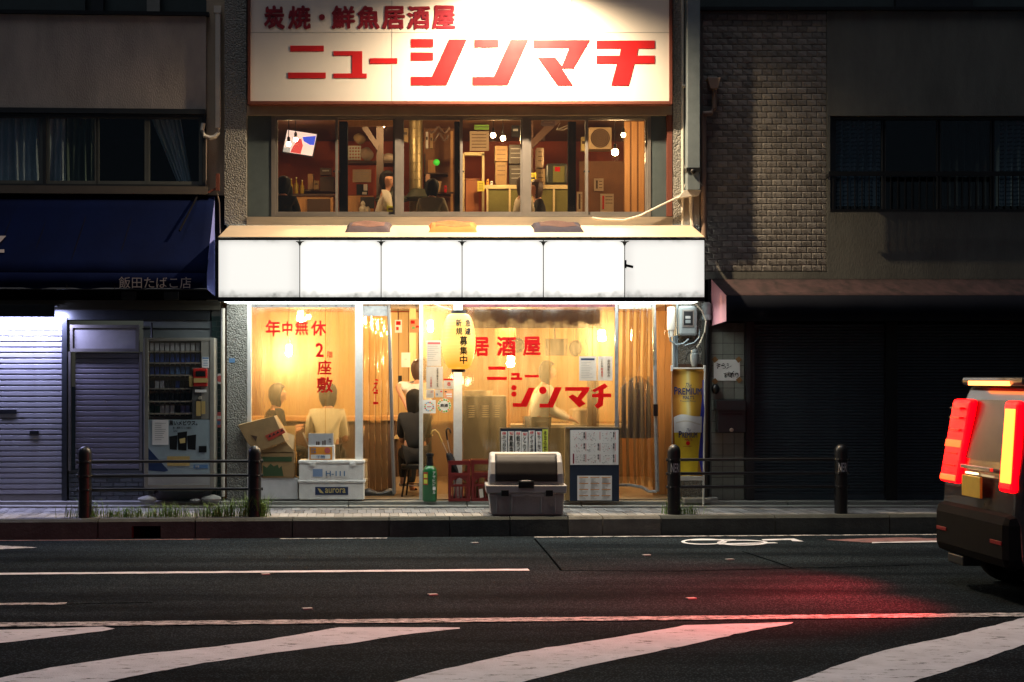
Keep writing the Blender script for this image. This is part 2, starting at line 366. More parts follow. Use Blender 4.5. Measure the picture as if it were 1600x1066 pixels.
# ------------------------------------------------------------------ lettering
GC = {}
def glyph(ch, b=0.0):
    k = (ch, b)
    if k not in GC:
        c = bpy.data.curves.new('t', 'FONT'); c.body = ch; c.offset = b; c.resolution_u = 2; c.size = 1
        o = bpy.data.objects.new('t', c); me = bpy.data.meshes.new_from_object(o)
        GC[k] = ([(v.co.x, v.co.y) for v in me.vertices], [tuple(p.vertices) for p in me.polygons])
        bpy.data.objects.remove(o); bpy.data.meshes.remove(me); bpy.data.curves.remove(c)
    return GC[k]
def layout(s, b=0.0, vertical=False):
    if not vertical: return glyph(s, b)
    V = []; Fc = []
    for i, ch in enumerate(s):
        v, f = glyph(ch, b)
        if not v: continue
        n = len(V); w = (max(p[0] for p in v) + min(p[0] for p in v)) / 2
        V += [(x - w, y - i * 1.02) for x, y in v]; Fc += [tuple(a + n for a in q) for q in f]
    return V, Fc
def text(mb, s, x0, y0, x1, y1, Y, b=0.0, vertical=False, fn=None, skew=0.0, wob=0.0, fit=True):
    V, Fc = layout(s, 0.0, vertical)
    if not V: return mb
    em = 1.0
    a0 = min(v[0] for v in V); a1 = max(v[0] for v in V); b0 = min(v[1] for v in V); b1 = max(v[1] for v in V)
    sx = (x1 - x0) / max(1e-6, a1 - a0); sy = (y1 - y0) / max(1e-6, b1 - b0); bx, by = b * sx, b * sy
    x0 += bx; x1 -= bx; y0 += by; y1 -= by
    st = [(0, 0)] + ([] if b < .008 else [(math.cos(k*math.pi/3+.4), math.sin(k*math.pi/3+.4)) for k in range(6)])
    for i, (ox, oy) in enumerate(st):            # heavier strokes: the character printed again a hair's breadth aside
        out = []
        for x, y in V:
            u = (x - a0) / max(1e-6, a1 - a0); v = (y - b0) / max(1e-6, b1 - b0)
            px = x0 + (x1 - x0) * u + skew * (v - .5) + ox * bx; py = y1 + (y0 - y1) * v + oy * by
            if wob: px += wob * math.sin(py * .9 + px * .3); py += wob * math.sin(px * .7)
            q = fn(px, py) if fn else P(px, py, Y)
            out.append(q + Vector((0, -.0004 * i, 0)))
        mb.add(out, Fc)
    return mb

# ------------------------------------------------------------------ people
def person(label, hip, face, pose, shirt, legs, hair='short', lean=0.1, head_turn=0.0, arms=None, scale=1.0, hairmat=None, look=0.0, group=None, shoe=None):
    fx = Vector((math.cos(face), math.sin(face), 0)); sd = Vector((-math.sin(face), math.cos(face), 0)); up = Vector((0, 0, 1))
    hip = Vector(hip); tr = (up + fx * math.tan(lean)).normalized(); k = scale
    z0 = hip.z - (.46 if pose == 'sit' else (.30 if pose == 'floor' else .92)) * k
    r = thing('person', label, 'person', (hip.x, hip.y, z0), group)
    ht = face + head_turn; hf = Vector((math.cos(ht), math.sin(ht), 0)); hs = Vector((-math.sin(ht), math.cos(ht), 0))
    sp = hip + tr * .2 * k; ch = hip + tr * .38 * k; nk = hip + tr * .52 * k
    hb = nk + (tr * .07 + fx * .015) * k; hd = hb + (up * .09 + hf * .02) * k; hc = hd + (up * .07 - hf * .005) * k
    S = [ch + tr*.08*k + sd*sg*.17*k for sg in (1, -1)]
    nodes = []; edges = []
    def n(p, r1, pa=None):
        nodes.append((Vector(p), r1 * k)); i = len(nodes) - 1
        if pa is not None: edges.append((pa, i))
        return i
    a = n(hip, .125); b_ = n(sp, .115, a); c = n(ch, .125, b_); d = n(nk, .058, c); e = n(hb, .055, d); f = n(hd, .098, e); g = n(hc, .090, f)
    n(hd + hf*.088*k - up*.012*k, .012, f)                                  # nose
    n(hd + hf*.06*k - up*.075*k, .03, f)                                    # chin
    for sg in (1, -1): n(hd + hs*sg*.086*k, .014, f)                        # ears
    cl = []; ln = []
    EL = []; HA = []
    for j, sg in enumerate((1, -1)):
        A = (arms or {}).get(sg)
        if A: el, ha = Vector(A[0]), Vector(A[1])
        else:
            el = S[j] - up*.27*k + fx*.06*k + sd*sg*.06*k; ha = el + fx*.2*k - up*.08*k - sd*sg*.05*k
        EL.append(el); HA.append(ha)
        s0 = n(S[j], .058, c); e0 = n(el, .042, s0); h0 = n(ha, .027, e0)
        dr = (ha - el).normalized(); pw = dr.cross(up).normalized() if abs(dr.z) < .9 else sd
        pm = n(ha + dr*.05*k, .03, h0)
        for q in range(4):
            off = pw * (q - 1.5) * .021 * k; L4 = (.075, .088, .082, .062)[q] * k
            k1 = n(ha + dr*(.09*k) + off, .0095, pm); n(ha + dr*(.09*k + L4*.6) + off - up*.02*k, .0085, k1)
        t0 = n(ha + dr*.03*k - pw*.045*k*sg, .012, h0); n(ha + dr*.075*k - pw*.06*k*sg, .010, t0)
    LG = []
    for sg in (1, -1):
        hp = hip + sd*sg*.09*k - up*.03*k
        if pose == 'sit': kn = hip + fx*.42*k + sd*sg*.13*k + up*.0; an = kn - up*.42*k - fx*.03*k; to = an + fx*.15*k
        elif pose == 'floor': kn = hip + fx*.34*k + sd*sg*.3*k - up*.1*k; an = hip + fx*.3*k - sd*sg*.1*k - up*.2*k; to = an + sd*sg*-.1*k
        else: kn = hip - up*.44*k + sd*sg*.1*k + fx*.03*k; an = kn - up*.42*k - fx*.03*k; to = an + fx*.15*k - up*.03*k
        h1 = n(hp, .085, a); k1 = n(kn, .058, h1); a1 = n(an, .036, k1); n(to, .034, a1)
        LG.append((hp, kn, an, to))
    def skin(name, nodes, edges, m, parent, sub=1):
        me = bpy.data.meshes.new(name); o0 = nodes[0][0]
        me.from_pydata([p - o0 for p, _ in nodes], edges, []); me.materials.append(m)
        ob = bpy.data.objects.new(name, me); COL.objects.link(ob); ob.parent = parent; ob.location = o0 - ORG[parent.name]; ORG[ob.name] = o0.copy()
        sk = ob.modifiers.new('skin', 'SKIN'); sk.use_smooth_shade = True
        for i, (p, rr) in enumerate(nodes):
            me.skin_vertices[0].data[i].radius = (rr, rr)
        me.skin_vertices[0].data[0].use_root = True
        sb = ob.modifiers.new('sub', 'SUBSURF'); sb.levels = sub; sb.render_levels = sub + 1
        return ob
    body = skin('body', nodes, edges, M['skin'], r)
    # shirt
    nn = [(hip + tr*.0, .16*k), (sp, .145*k), (ch, .16*k), (nk - tr*.05*k, .085*k)]; ee = [(0,1),(1,2),(2,3)]
    for j in (0, 1):
        i0 = len(nn); nn += [(S[j], .08*k), (S[j].lerp(EL[j], .85), .062*k)]; ee += [(2, i0), (i0, i0+1)]
        if arms and arms.get('long'): nn.append((EL[j].lerp(HA[j], .9), .045*k)); ee.append((i0+1, i0+2))
    skin('shirt', nn, ee, shirt, r)
    nn = [(hip - up*.01, .145*k)]; ee = []
    for hp, kn, an, to in LG:
        i0 = len(nn); nn += [(hp, .105*k), (kn, .075*k), (an + up*.05*k, .055*k)]; ee += [(0, i0), (i0, i0+1), (i0+1, i0+2)]
    skin('trousers', nn, ee, legs, r)
    for hp, kn, an, to in LG:
        mb = MB(); dd = (to - an).normalized(); mb.ball(an.lerp(to, .5) - up*.02*k, .05*k, .05*k, .045*k, 10, 6); mb.ball(an.lerp(to, .95) - up*.03*k, .055*k, .055*k, .035*k, 10, 6)
        mb.build('shoe', shoe or M['blackmat'], r)
    # hair
    hm = hairmat or M['hair']; rnd = random.Random(int(hip.x * 1000)); mb = MB()
    def hf_(u, v):
        th = u * 2 * math.pi; ph = v * math.pi
        dv = Vector((math.sin(ph)*math.cos(th), math.sin(ph)*math.sin(th), math.cos(ph)))
        front = max(0, dv.dot(hf)); low = max(0, -dv.z)
        rr = .112 * k * (1 + .05 * math.sin(th * 7 + v * 9) * math.sin(ph)); rr *= 1 - .5 * front * (1 if dv.z < .45 else .1)
        p = hd + up*.04*k - hf*.018*k + Vector((dv.x * rr, dv.y * rr, dv.z * .115 * k))
        if hair == 'long' and dv.z < 0 and front < .3: p += up * dv.z * .1 * k
        if front < .25 and dv.z < .2: p += up * (dv.z - .2) * .085 * k
        if front > .25 and dv.z < -.1: p += (hd - p) * .45
        return p
    mb.grid(hf_, 28, 18); mb.build('hair', hm, r)
    # face: eyes and mouth
    ey = MB()
    for sg in (1, -1): ey.ball(hd + hf*.079*k + hs*sg*.032*k + up*.012*k, .012*k, .012*k, .007*k, 8, 5)
    ey.build('eye', M['ink'], r)
    MB().ball(hd + hf*.082*k - up*.048*k, .012*k, .012*k, .006*k, 8, 5).build('mouth', mat('lips', (.4,.12,.1), .5), r)
    return r
# ================================================================== GROUND
RA = math.radians(3.3); KY = -1.46
ru = Vector((math.cos(RA), math.sin(RA), 0)); rv = Vector((math.sin(RA), -math.cos(RA), 0))
def R(u, v, z=0.0): return Vector((0, KY, 0)) + ru * u + rv * v + Vector((0, 0, z))
mb = MB(); mb.quad((-250,-250,ROADZ), (250,-250,ROADZ), (250,250,ROADZ), (-250,250,ROADZ))
ground = structure(mb.build('ground', M['asphalt']))
def ragged(poly, step=.09, amp=.012):
    out = []
    for i in range(len(poly)):
        a = poly[i]; b = poly[(i+1) % len(poly)]; n = max(1, int((b-a).length / step))
        for k in range(n):
            p = a.lerp(b, k / n); out.append(p + Vector((random.uniform(-1,1), random.uniform(-1,1), 0)) * amp)
    return out
def marking(name, poly, m, dz=.004, amp=.012):
    poly = ragged(poly, .09, amp); poly = [Vector((p.x, p.y, ROADZ + dz)) for p in poly]
    ar = sum(poly[i].x*poly[(i+1)%len(poly)].y-poly[(i+1)%len(poly)].x*poly[i].y for i in range(len(poly)))
    if ar < 0: poly = poly[::-1]
    mb = MB(); mb.add(poly, [tuple(range(len(poly)))]); return structure(mb.build(name, m))
def rline(name, u0, u1, v0, v1, m, dz=.004): return marking(name, [R(u0,v0), R(u1,v0), R(u1,v1), R(u0,v1)], m, dz, .008)
rline('lane_line', -9, .63, 2.67, 2.785, M['paint'])
rline('hatching_edge_line', -30, 14, 5.30, 5.46, M['paint_worn'], .008)
rline('gutter_line', -30, -2.5, .10, .14, M['paint_red']); rline('gutter_line', -1.75, -.6, .10, .14, M['paint_worn']); rline('gutter_line', 1.0, 9, .09, .15, M['paint_worn'])
H = [[(-160,1012),(0,985),(160,980),(182,983),(158,987),(0,1006),(-160,1028)],
     [(-90,1085),(0,1060),(80,1044),(159,1032),(219,1023),(337,1011),(420,1000),(530,981),(719,981),(719,983),(631,993),(540,1007),(430,1021),(320,1037),(240,1051),(160,1068),(90,1085)],
     [(560,1085),(619,1066),(680,1050),(746,1035),(800,1022),(854,1013),(960,997),(1070,978),(1239,973),(1239,975),(1161,989),(1070,1010),(940,1036),(817,1066),(760,1085)],
     [(1200,1085),(1242,1066),(1310,1040),(1370,1020),(1430,1006),(1482,996),(1600,966),(1760,962),(1700,985),(1600,1009),(1500,1042),(1428,1066),(1390,1085)]]
for h in H: marking('hatching_stripe', [G(*p) for p in h], M['paint'], .004, .009)
# faded strip, arrow and bicycle mark beside the kerb
marking('road_arrow', [G(-40,851),G(58,856),(G(0,859)),G(-40,861)], M['paint_worn'], .004)
marking('road_arrow', [G(1290,844),G(1400,840.5),G(1480,842),(G(1475,846)),G(1400,849),G(1350,848)], M['paint_red'], .004)
marking('road_arrow', [G(1362,848.5),G(1475,846),G(1475,848),G(1362,850)], M['paint'], .009)
mb = MB()
def ring(cx, cy, rx, ry, wd, a0=0, a1=2*math.pi):
    n = 22; vs = []
    for i in range(n + 1):
        a = a0 + (a1-a0)*i/n
        for q in (1, 1 - wd):
            g = G(cx + rx*q*math.cos(a), cy + ry*(q if q == 1 else 1-wd*1.7)*math.sin(a)); g.z = ROADZ + .0045; vs.append(g)
    mb.add(vs, [(2*i, 2*i+1, 2*i+3, 2*i+2) for i in range(n)])
ring(1100, 847, 36, 4.6, .16); ring(1160, 848.5, 40, 4.4, .16)
def flat(pts): 
    v = [G(*p) for p in pts]; 
    for q in v: q.z = ROADZ + .005
    mb.add(v, [tuple(range(len(v)))[::-1]])
flat([(1080,844),(1150,843.2),(1150,844.4),(1080,845.2)]); flat([(1190,843.4),(1240,842.2),(1256,846.8),(1238,846.3),(1236,844.4),(1192,845.4)]); flat([(1120,850),(1210,848.2),(1216,849.4),(1124,851.4)])
structure(mb.build('bicycle_road_mark', M['paint']))
# asphalt patch seams and the worn dashes
seam = M['seam']
for pts in ([(835,842),(856,866),(877,892)], [(877,892),(1060,893),(1250,888),(1420,884)], [(60,946),(160,943),(240,942)], [(1160,862),(1215,880),(1240,889)]):
    g = [G(*p) for p in pts]; mb = MB()
    for a, b in zip(g, g[1:]):
        d = (b-a).normalized(); q = Vector((-d.y, d.x, 0))*.011; z = Vector((0,0,.003)); mb.quad(a-q+z, b-q+z, b+q+z, a+q+z)
    structure(mb.build('tar_seam', seam))
marking('worn_dash', [G(0,943),G(104,942),G(104,945),G(0,946)], M['paint_worn'], .004)
for px, py in ((742,849),(676,930),(480,952),(1080,936),(1140,875),(415,898),(1010,868)):
    g = G(px, py, ROADZ); mb = MB(); mb.obox(g + Vector((0,0,.006)), (.035,.01,0), (-.008,.02,0), (0,0,.004)); tag(mb.build('litter_scrap', M['greyprint']), {742:'pale litter scrap just off the kerb below the big bin',676:'scrap of litter in the middle of the dark lane',480:'litter scrap left of centre above the worn edge line',1080:'litter scrap in the lane below the bicycle mark',1140:'litter scrap between bicycle mark and tar seam',415:'litter scrap under the long lane line at left',1010:'litter scrap beside the diagonal tar seam'}[px], 'litter', 'scraps of litter on the road')

# kerb: one stone per block
kerb = structure(thing('kerb', 'x', 'x', R(0,0,-.21))); del kerb['label'], kerb['category']
joints = [-170, -5, 153, 305, 457, 608, 703, 797, 888, 942, 1033, 1211, 1390, 1570, 1760]
def uofpx(px, v=0.0):
    lo, hi = -12., 14.
    for _ in range(40):
        m_ = (lo+hi)/2; p = R(m_, v)
        if CX + p.x*F/(p.y-CAMY) < px: lo = m_
        else: hi = m_
    return lo
km = [M['kerb'], mat('kerb_concrete_pale', (.13,.125,.11), .9, var=.4, scale=5, bump=.6, bscale=40)]
for i, (a, b) in enumerate(zip(joints, joints[1:])):
    u0, u1 = uofpx(a) + .006, uofpx(b) - .006
    c = .028; prof = [(0,-.30),(0.0,-c),(c,0),(.15,0),(.15,-.30)]      # (v back from face, z)
    mb = MB()
    if 200 < (a+b)/2 < 260:        # stone with the drain mouth
        ua, ub = uofpx(206), uofpx(251)
        segs = [(u0, ua, None), (ub, u1, None), (ua, ub, 'top')]
    else: segs = [(u0, u1, None)]
    for s0, s1, kk in segs:
        pr = prof if kk is None else [(0,-.075),(0,-c),(c,0),(.15,0),(.15,-.075)]
        n = len(pr); vs = [R(s0,-v,z) for v,z in pr] + [R(s1,-v,z) for v,z in pr]
        mb.add(vs, [tuple(range(n-1,-1,-1)), tuple(range(n, 2*n))] + [(k,(k+1)%n,(k+1)%n+n,k+n) for k in range(n)])
    o = mb.build('kerb_stone', km[1] if 880 < (a+b)/2 < 1040 else km[0], kerb)
mb = MB(); mb.obox((R(uofpx(228), -.14, -.15)), ru*.2, rv*.01, (0,0,.08)); mb.build('drain_back', M['blackmat'], kerb)

# pavement: bed and pavers
pav = structure(thing('pavement', 'x', 'x', (0, -1, -.2))); del pav['label'], pav['category']
mb = MB(); a, b = R(-12,-.151), R(14,-.151); mb.add([(a.x,a.y,-.25),(b.x,b.y,-.25),(14,.6,-.25),(-12,.6,-.25),(a.x,a.y,-.012),(b.x,b.y,-.012),(14,.6,-.012),(-12,.6,-.012)], [(4,5,6,7),(0,1,5,4)]); mb.build('paving_bed', M['joint'], pav)
pw, pl = .102, .40; cells = []
for row in range(6):
    for k in range(-75, 75):
        u = k * pw + (.051 if row % 2 else 0); v = -.158 - (row + .5) * pl
        p = R(u, v)
        if p.y + pl*.5 > .05: continue
        px = CX + p.x*F/(p.y-CAMY)
        if -60 < px < 1660: cells.append((abs(px - 760), u, v))
cells.sort()
pm = bpy.data.meshes.new('paver'); hw, hl = pw/2-.003, pl/2-.004
bx = MB().box(-hw, hw, -hl, hl, -.02, 0); pm.from_pydata(bx.v, [], bx.f); pm.materials.append(M['paver'])
rest = MB()
for i, (_, u, v) in enumerate(cells):
    p = R(u, v, random.uniform(-.002, .002))
    if i < 290:
        o = bpy.data.objects.new('paver', pm); COL.objects.link(o); o.parent = pav; o.location = p - ORG[pav.name]; o.rotation_euler.z = RA
    else: rest.obox(p - Vector((0,0,.01)), ru*hw, rv*hl, (0,0,.01))
if rest.v: rest.build('pavers', M['paver'], pav, kind='stuff')
# concrete strip and step along the building fronts
step = structure(thing('front_step', 'x', 'x', (0, -.1, 0))); del step['label'], step['category']
xs = [-7.4, -5.6, -4.2, -2.63, -1.1, .3, 1.65, 2.72, 4.1, 5.6, 7.2, 9]
for i, (a, b) in enumerate(zip(xs, xs[1:])):
    MB().box(a+.005, b-.005, -.33, -.16, -.1, .022).build('kerb_slab', M['concrete'], step, bevel=.006)
    MB().box(a+.005, b-.005, -.155, .35, -.1, .062).build('step_slab', M['concrete'], step, bevel=.006)

def brickwall(parent, name, m, x0, x1, z0, z1, Y, bw, bh, gap, depth, stagger=.5, maxn=300, order='low', diag=False, rnd=.002):
    rows = int((z1 - z0) / bh); items = []
    for r_ in range(rows):
        off = -bw * stagger if r_ % 2 else 0
        x = x0 + off
        while x < x1 - .02:
            a = max(x, x0); b = min(x + bw, x1)
            if b - a > bw * .3: items.append((r_, a, b))
            x += bw
    full = bw - gap
    def shape(wd):
        h = bh - gap
        q = MB()
        if diag:
            v = [(-wd/2,0,0),(wd/2,0,0),(wd/2,0,h),(-wd/2,0,h),(-wd/2+.008,-depth*.35,.008),(wd/2-.008,-depth*.9,.01),(wd/2-.008,-depth*.45,h-.008),(-wd/2+.008,-depth*1.2,h-.008)]
            q.add(v, [(0,1,5,4),(1,2,6,5),(2,3,7,6),(3,0,4,7),(4,5,7),(5,6,7)])
        else: q.box(-wd/2, wd/2, -depth, 0, 0, h)
        return q
    me = bpy.data.meshes.new(name); q = shape(full); me.from_pydata(q.v, [], q.f); me.materials.append(m)
    if order == 'high': items = items[::-1]
    st = MB(); fr = FRAME[0]; cache = {}
    for i, (r_, a, b) in enumerate(items):
        loc = Vector(((a+b)/2, Y + random.uniform(-rnd, rnd), z0 + r_*bh)); wd = round(b - a - gap, 3)
        if i < maxn:
            mm = me
            if abs(wd - full) > .004:
                if wd not in cache: q = shape(wd); c = bpy.data.meshes.new(name); c.from_pydata(q.v, [], q.f); c.materials.append(m); cache[wd] = c
                mm = cache[wd]
            o = bpy.data.objects.new(name, mm); COL.objects.link(o); o.parent = parent; o.location = xf(loc) - ORG[parent.name]
            if fr: o.rotation_euler.z = fr[1]
        else:
            q = shape(wd); st.add([Vector(v) + loc for v in q.v], q.f)
    if st.v: st.build(name + 's', m, parent, kind='stuff')
def slats(parent, m, x0, x1, z0, z1, n, Y, depth=.018):
    h = (z1 - z0) / n; me = bpy.data.meshes.new('slat'); wd = x1 - x0
    pts = [(0, 0), (-depth, h*.22), (-depth, h*.8), (-.002, h*.93), (0, h)]
    q = MB(); q.xprism([(y, z) for y, z in pts] + [(.01, h), (.01, 0)], -wd/2, wd/2)
    me.from_pydata(q.v, [], q.f); me.materials.append(m)
    for i in range(n):
        o = bpy.data.objects.new('slat', me); COL.objects.link(o); o.parent = parent
        o.location = xf(Vector(((x0+x1)/2, Y, z0 + i*h))) - ORG[parent.name]
        if FRAME[0]: o.rotation_euler.z = FRAME[0][1]

# ================================================================== LEFT BUILDING (tobacco shop)
FRAME[0] = (Vector((-2.60, 0, 0)), math.radians(2.6))
lb = thing('shop_building', 'dark building at left with blue awning, closed shutters and curtained upper windows', 'building', (-6, .1, 0))
X = lambda px, Y=0: P(px, 0, Y).x
Z = lambda py, Y=0: P(0, py, Y).z
MB().box(-12, X(322), .0, .3, Z(172), Z(26)).build('upper_wall', M['stucco'], lb)
MB().box(-12, X(327), -.03, .3, Z(26)+.002, Z(20)).build('roof_edge', M['black'], lb)
MB().box(-12, X(352)-.005, .9, 1.2, Z(20), 8.2).build('set_back_wall', M['cladding_dark'], lb)
for a, b, m_ in ((-200,140,'cladding_dark'),(150,168,'alu_dark'),(235,255,'concrete')):
    MB().pb(a, -40, b, 22, .8, .08).build('balcony_panel', M[m_], lb)
MB().box(X(322)+.002, X(352)-.004, .04, .3, Z(470), 8.2).build('end_wall', M['cream_wall'], lb)
MB().box(-12, X(322), .0, .3, Z(305), Z(294)-.002).build('sill_wall', M['cladding_dark'], lb)
MB().box(-12, X(326), -.07, 0, Z(305), Z(293)).build('sill', mat('sill_metal', (.14,.12,.10), .5, .3), lb)
MB().box(-12, X(322), -.05, 0, Z(180), Z(172)).build('window_hood', M['alu_dark'], lb)
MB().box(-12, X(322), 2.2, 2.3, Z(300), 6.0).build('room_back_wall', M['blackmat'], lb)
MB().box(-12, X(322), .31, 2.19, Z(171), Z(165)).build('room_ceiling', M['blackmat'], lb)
MB().box(-12, X(-131), .02, .3, .064, Z(500)).build('end_panel', M['cladding_dark'], lb)
# window: frame, sashes with panes, curtains
wf = MB()
for a, b in ((-205,-200),(70,75),(316,322)): wf.pb(a, 180, b, 293, -.02, .07)
wf.pb(-205, 180, 322, 184, -.018, .07); wf.pb(-205, 289, 322, 293, -.022, .07)
wfo = wf.build('window', M['alu_dark'], lb)
sh = mat('sash_metal', (.12,.13,.12), .5, .3)
for a, b in ((-200,-70),(-68,70),(75,155),(152,232),(230,316)):
    q = MB(); q.pb(a, 184, a+5, 289, .0, .03); q.pb(b-5, 184, b, 289, .0, .03); q.pb(a+5, 184, b-5, 187, .0, .03); q.pb(a+5, 284, b-5, 289, .0, .03)
    so_ = q.build('sash', sh, lb)
    MB().pb(a+5, 187, b-5, 284, .015, .004).build('pane', M['darkglass'], so_)
def curtain(px0, px1, py0, py1, Y, m, parent, n=9, tilt=0, name='curtain', amp=.035):
    a = P(px0, py1, Y); b = P(px1, py0, Y); q = MB(); k = max(20, n*6); sd = random.random()*9
    def f(u, v):
        x = a.x + (b.x-a.x)*u + tilt*(1-v)*(1-u*.6)*.12
        y = Y + amp*math.sin(u*n*2*math.pi + sd + .6*math.sin(v*3+sd)) + amp*.5*math.sin(u*n*4.7+v*2)
        return Vector((x, y, a.z + (b.z-a.z)*v))
    return q.grid(f, k, 6).build(name, m, parent)
curtain(-195, 66, 186, 288, .16, M['curtain'], lb, 24); curtain(78, 105, 186, 286, .14, M['curtain'], lb, 3)
curtain(104, 150, 186, 286, .19, mat('green_grey_curtain', (.16,.2,.15), .9), lb, 5); curtain(238, 284, 186, 284, .15, M['curtain'], lb, 6, tilt=2.6)
# cloth awning with its side and lettering
aw = thing('awning', 'navy blue cloth awning with white shop name over the tobacco shop', 'awning', (-5, -.4, 2.5))
YA = -.80; zt = Z(308); zf = Z(427, YA); zb = Z(452, YA); xr = X(336)
q = MB(); q.grid(lambda u, v: Vector((-9 + (xr+9)*u, YA*v, zt + (zf-zt)*v - .015*math.sin(v*math.pi) - .006*math.sin(u*60)*v)), 60, 6)
q.build('awning_cloth', M['navy'], aw, solid=.004)
q = MB(); q.grid(lambda u, v: Vector((-9 + (xr+9)*u, YA-.004+.006*math.sin(u*70)*v, zf - (zf-zb)*v)), 80, 2); q.build('valance', M['navy'], aw, solid=.003)
q = MB(); q.add([(xr, 0, zt), (xr, YA, zf), (xr, YA, zb), (xr, 0, zb-.03)], [(0,1,2,3)]); q.build('side_cloth', M['navy_lit'], aw, solid=.004)
for px in (18, 72, 130, 200): 
    xx = X(px); q = MB(); q.tube([(xx+.12, -.03, zt-.05), (xx, YA+.01, zf+.0), (xx, YA-.007, zb)], .006, 5); q.build('seam', M['blackmat'], aw)
q = MB(); q.tube([(-9,-.0+YA,zb),(xr,YA,zb)], .012, 6); q.build('front_rail', M['black'], aw)
q = MB(); q.tube([(xr-.2,-.02,zt+.02),(X(290),-.5,Z(368))], .012, 6); q.build('folding_arm', M['blackmat'], aw)
q = MB(); text(q, '飯田たばこ店', 182, 433, 294, 451, YA-.014, .004); q.build('lettering', mat('awning_letter', (.45,.38,.36), .7), aw)
def slopeA(px, py):
    v = (py - 308) / (427 - 308); return Vector((P(px, py, YA*v).x, YA*v - .016, P(px, py, YA*v).z+.012))
q = MB(); q.add([slopeA(-60,372), slopeA(12,372), slopeA(-2,386), slopeA(-60,386)], [(0,1,2,3)]); q.add([slopeA(-60,393), slopeA(8,393), slopeA(8,398), slopeA(-60,398)], [(0,1,2,3)]); q.build('lettering', mat('awning_letter', 0), aw)
# under the awning: lintel, lamp, shutters, panels
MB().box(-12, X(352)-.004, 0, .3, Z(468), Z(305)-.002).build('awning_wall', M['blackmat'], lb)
MB().box(-12, X(345), -.05, .3, Z(485), Z(470)).build('lintel', mat('lintel_beam', (.05,.045,.03), .6), lb)
MB().box(-12, X(328), .02, .3, Z(500), Z(485)-.002).build('lintel_lower', M['alu_dark'], lb)
for px in (200, 266): q = MB(); q.pb(px-11, 456, px+11, 468, -.3, .06); q.build('bracket_box', M['alu_dark'], lb)
flt = thing('fluorescent_lamp', 'bright bluish fluorescent tube fixture above the big left shutter', 'lamp', (X(20), -.30, Z(489)))
MB().box(X(-90), X(98), -.34, -.315, Z(496,-.34), Z(478,-.34)).box(X(-90), X(98), -.314, -.1, Z(479,-.3), Z(477,-.3)).build('housing', M['alu_dark'], flt)
q = MB(); q.tube([(X(-85), -.24, Z(489,-.3)), (X(92), -.24, Z(489,-.3))], .014, 10); q.build('tube', emis('tube_glow', (.55,.6,1), 14), flt)
ld = bpy.data.lights.new('tube_light', 'AREA'); ld.shape = 'RECTANGLE'; ld.size = 1.5; ld.size_y = .06; ld.energy = 105; ld.color = (.55,.56,1.0)
lo = bpy.data.objects.new('tube_light', ld); COL.objects.link(lo); lo.parent = flt; lo.location = xf(Vector((X(5), -.10, Z(492,-.3)))) - ORG[flt.name]; lo.rotation_euler = (math.radians(38), 0, 0)
s1 = thing('roller_shutter', 'wide closed roller shutter at far left lit violet by the tube above it', 'shutter', (X(20), .05, .06))
slats(s1, M['shutter'], X(-130), X(101), .065+.07, Z(492), 33, .06)
MB().box(X(-130), X(101), .045, .08, .064, .134).build('bottom_bar', M['alu'], s1)
for a, b, c, d in ((3,640,30,646),(50,673,64,678)): MB().pb(a, c and b, c, d if d > b else b+5, .03, .02).build('handle' if a < 10 else 'latch', M['black'], s1)
MB().pb(-130, 492, 101, 497, .03, .05).build('guide_head', M['alu'], s1)
MB().box(X(102), X(107), .0, .12, .064, Z(497)).build('shutter_guide', M['alu_dark'], lb)
MB().box(X(98.5), X(102)-.002, .02, .12, .064, Z(500)).build('guide_trim', M['alu_dark'], lb)
s2 = thing('small_shutter', 'narrow mauve grey roller shutter beside the vending machine', 'shutter', (X(165), .05, .3))
slats(s2, M['shutter2'], X(119), X(217), Z(733), Z(551), 22, .06, .012)
q = MB(); q.pb(112, 508, 218, 513, .0, .06); q.pb(112, 545, 218, 550, .0, .06); q.pb(112, 513, 116, 545, .0, .06); q.pb(213, 513, 218, 545, .0, .06); q.build('box_frame', M['alu'], s2)
MB().pb(116, 513, 213, 545, .02, .04).build('box_panel', mat('milky_panel', (.28,.27,.28), .5), s2)
q = MB(); q.pb(109, 550, 113, 735, .01, .05); q.pb(219, 550, 223, 735, .01, .05); q.build('guide_rail', M['alu'], s2)
q = MB(); c = P(167, 628, .04); q.lathe([(0,-.02),(.012,-.02),(.014,0)], c, 10, 'y'); q.build('lock', M['alu'], s2)
MB().box(X(109), X(224), .05, .12, .064, Z(735)).build('base_joint', M['joint'], lb)
brickwall(lb, 'brick', M['brickgrey'], X(109), X(224), .066, Z(735), .05, .15, .0545, .008, .02)
MB().box(X(223.5), X(330), .08, .3, .064, Z(500)).build('back_panel', mat('pale_grey_panel', (.15,.17,.18), .6), lb)
for py in (514,): MB().pb(224, 513, 328, 515, .07, .02).build('panel_seam', M['black'], lb)
MB().box(X(330), X(345)-.002, .05, .3, .064, Z(485)).build('pilaster', M['joint'], lb)
brickwall(lb, 'tile', M['tilegreen'], X(330), X(345)-.002, .066, Z(487), .05, .115, .063, .007, .01, .5)
FRAME[0] = None
FRAME[0] = (Vector((-2.60, 0, 0)), math.radians(2.6))
for Y, nm, lab, a, b, c, d in ((.038,'round_sticker','red and white round sticker on the dark tiles',337,583,346,601),):
    tk = thing(nm, lab, 'sticker', P(342, 592, .03)); q = MB(); cc = P(344, 592, .036); q.lathe([(.0,0),(.062,0),(.062,.003)], cc, 20, 'y'); q.build('disc', M['white'], tk); q = MB(); q.lathe([(.0,-.001),(.04,-.001),(.04,.002)], cc - Vector((0,.003,0)), 16, 'y'); q.build('print', M['pinktxt'], tk)
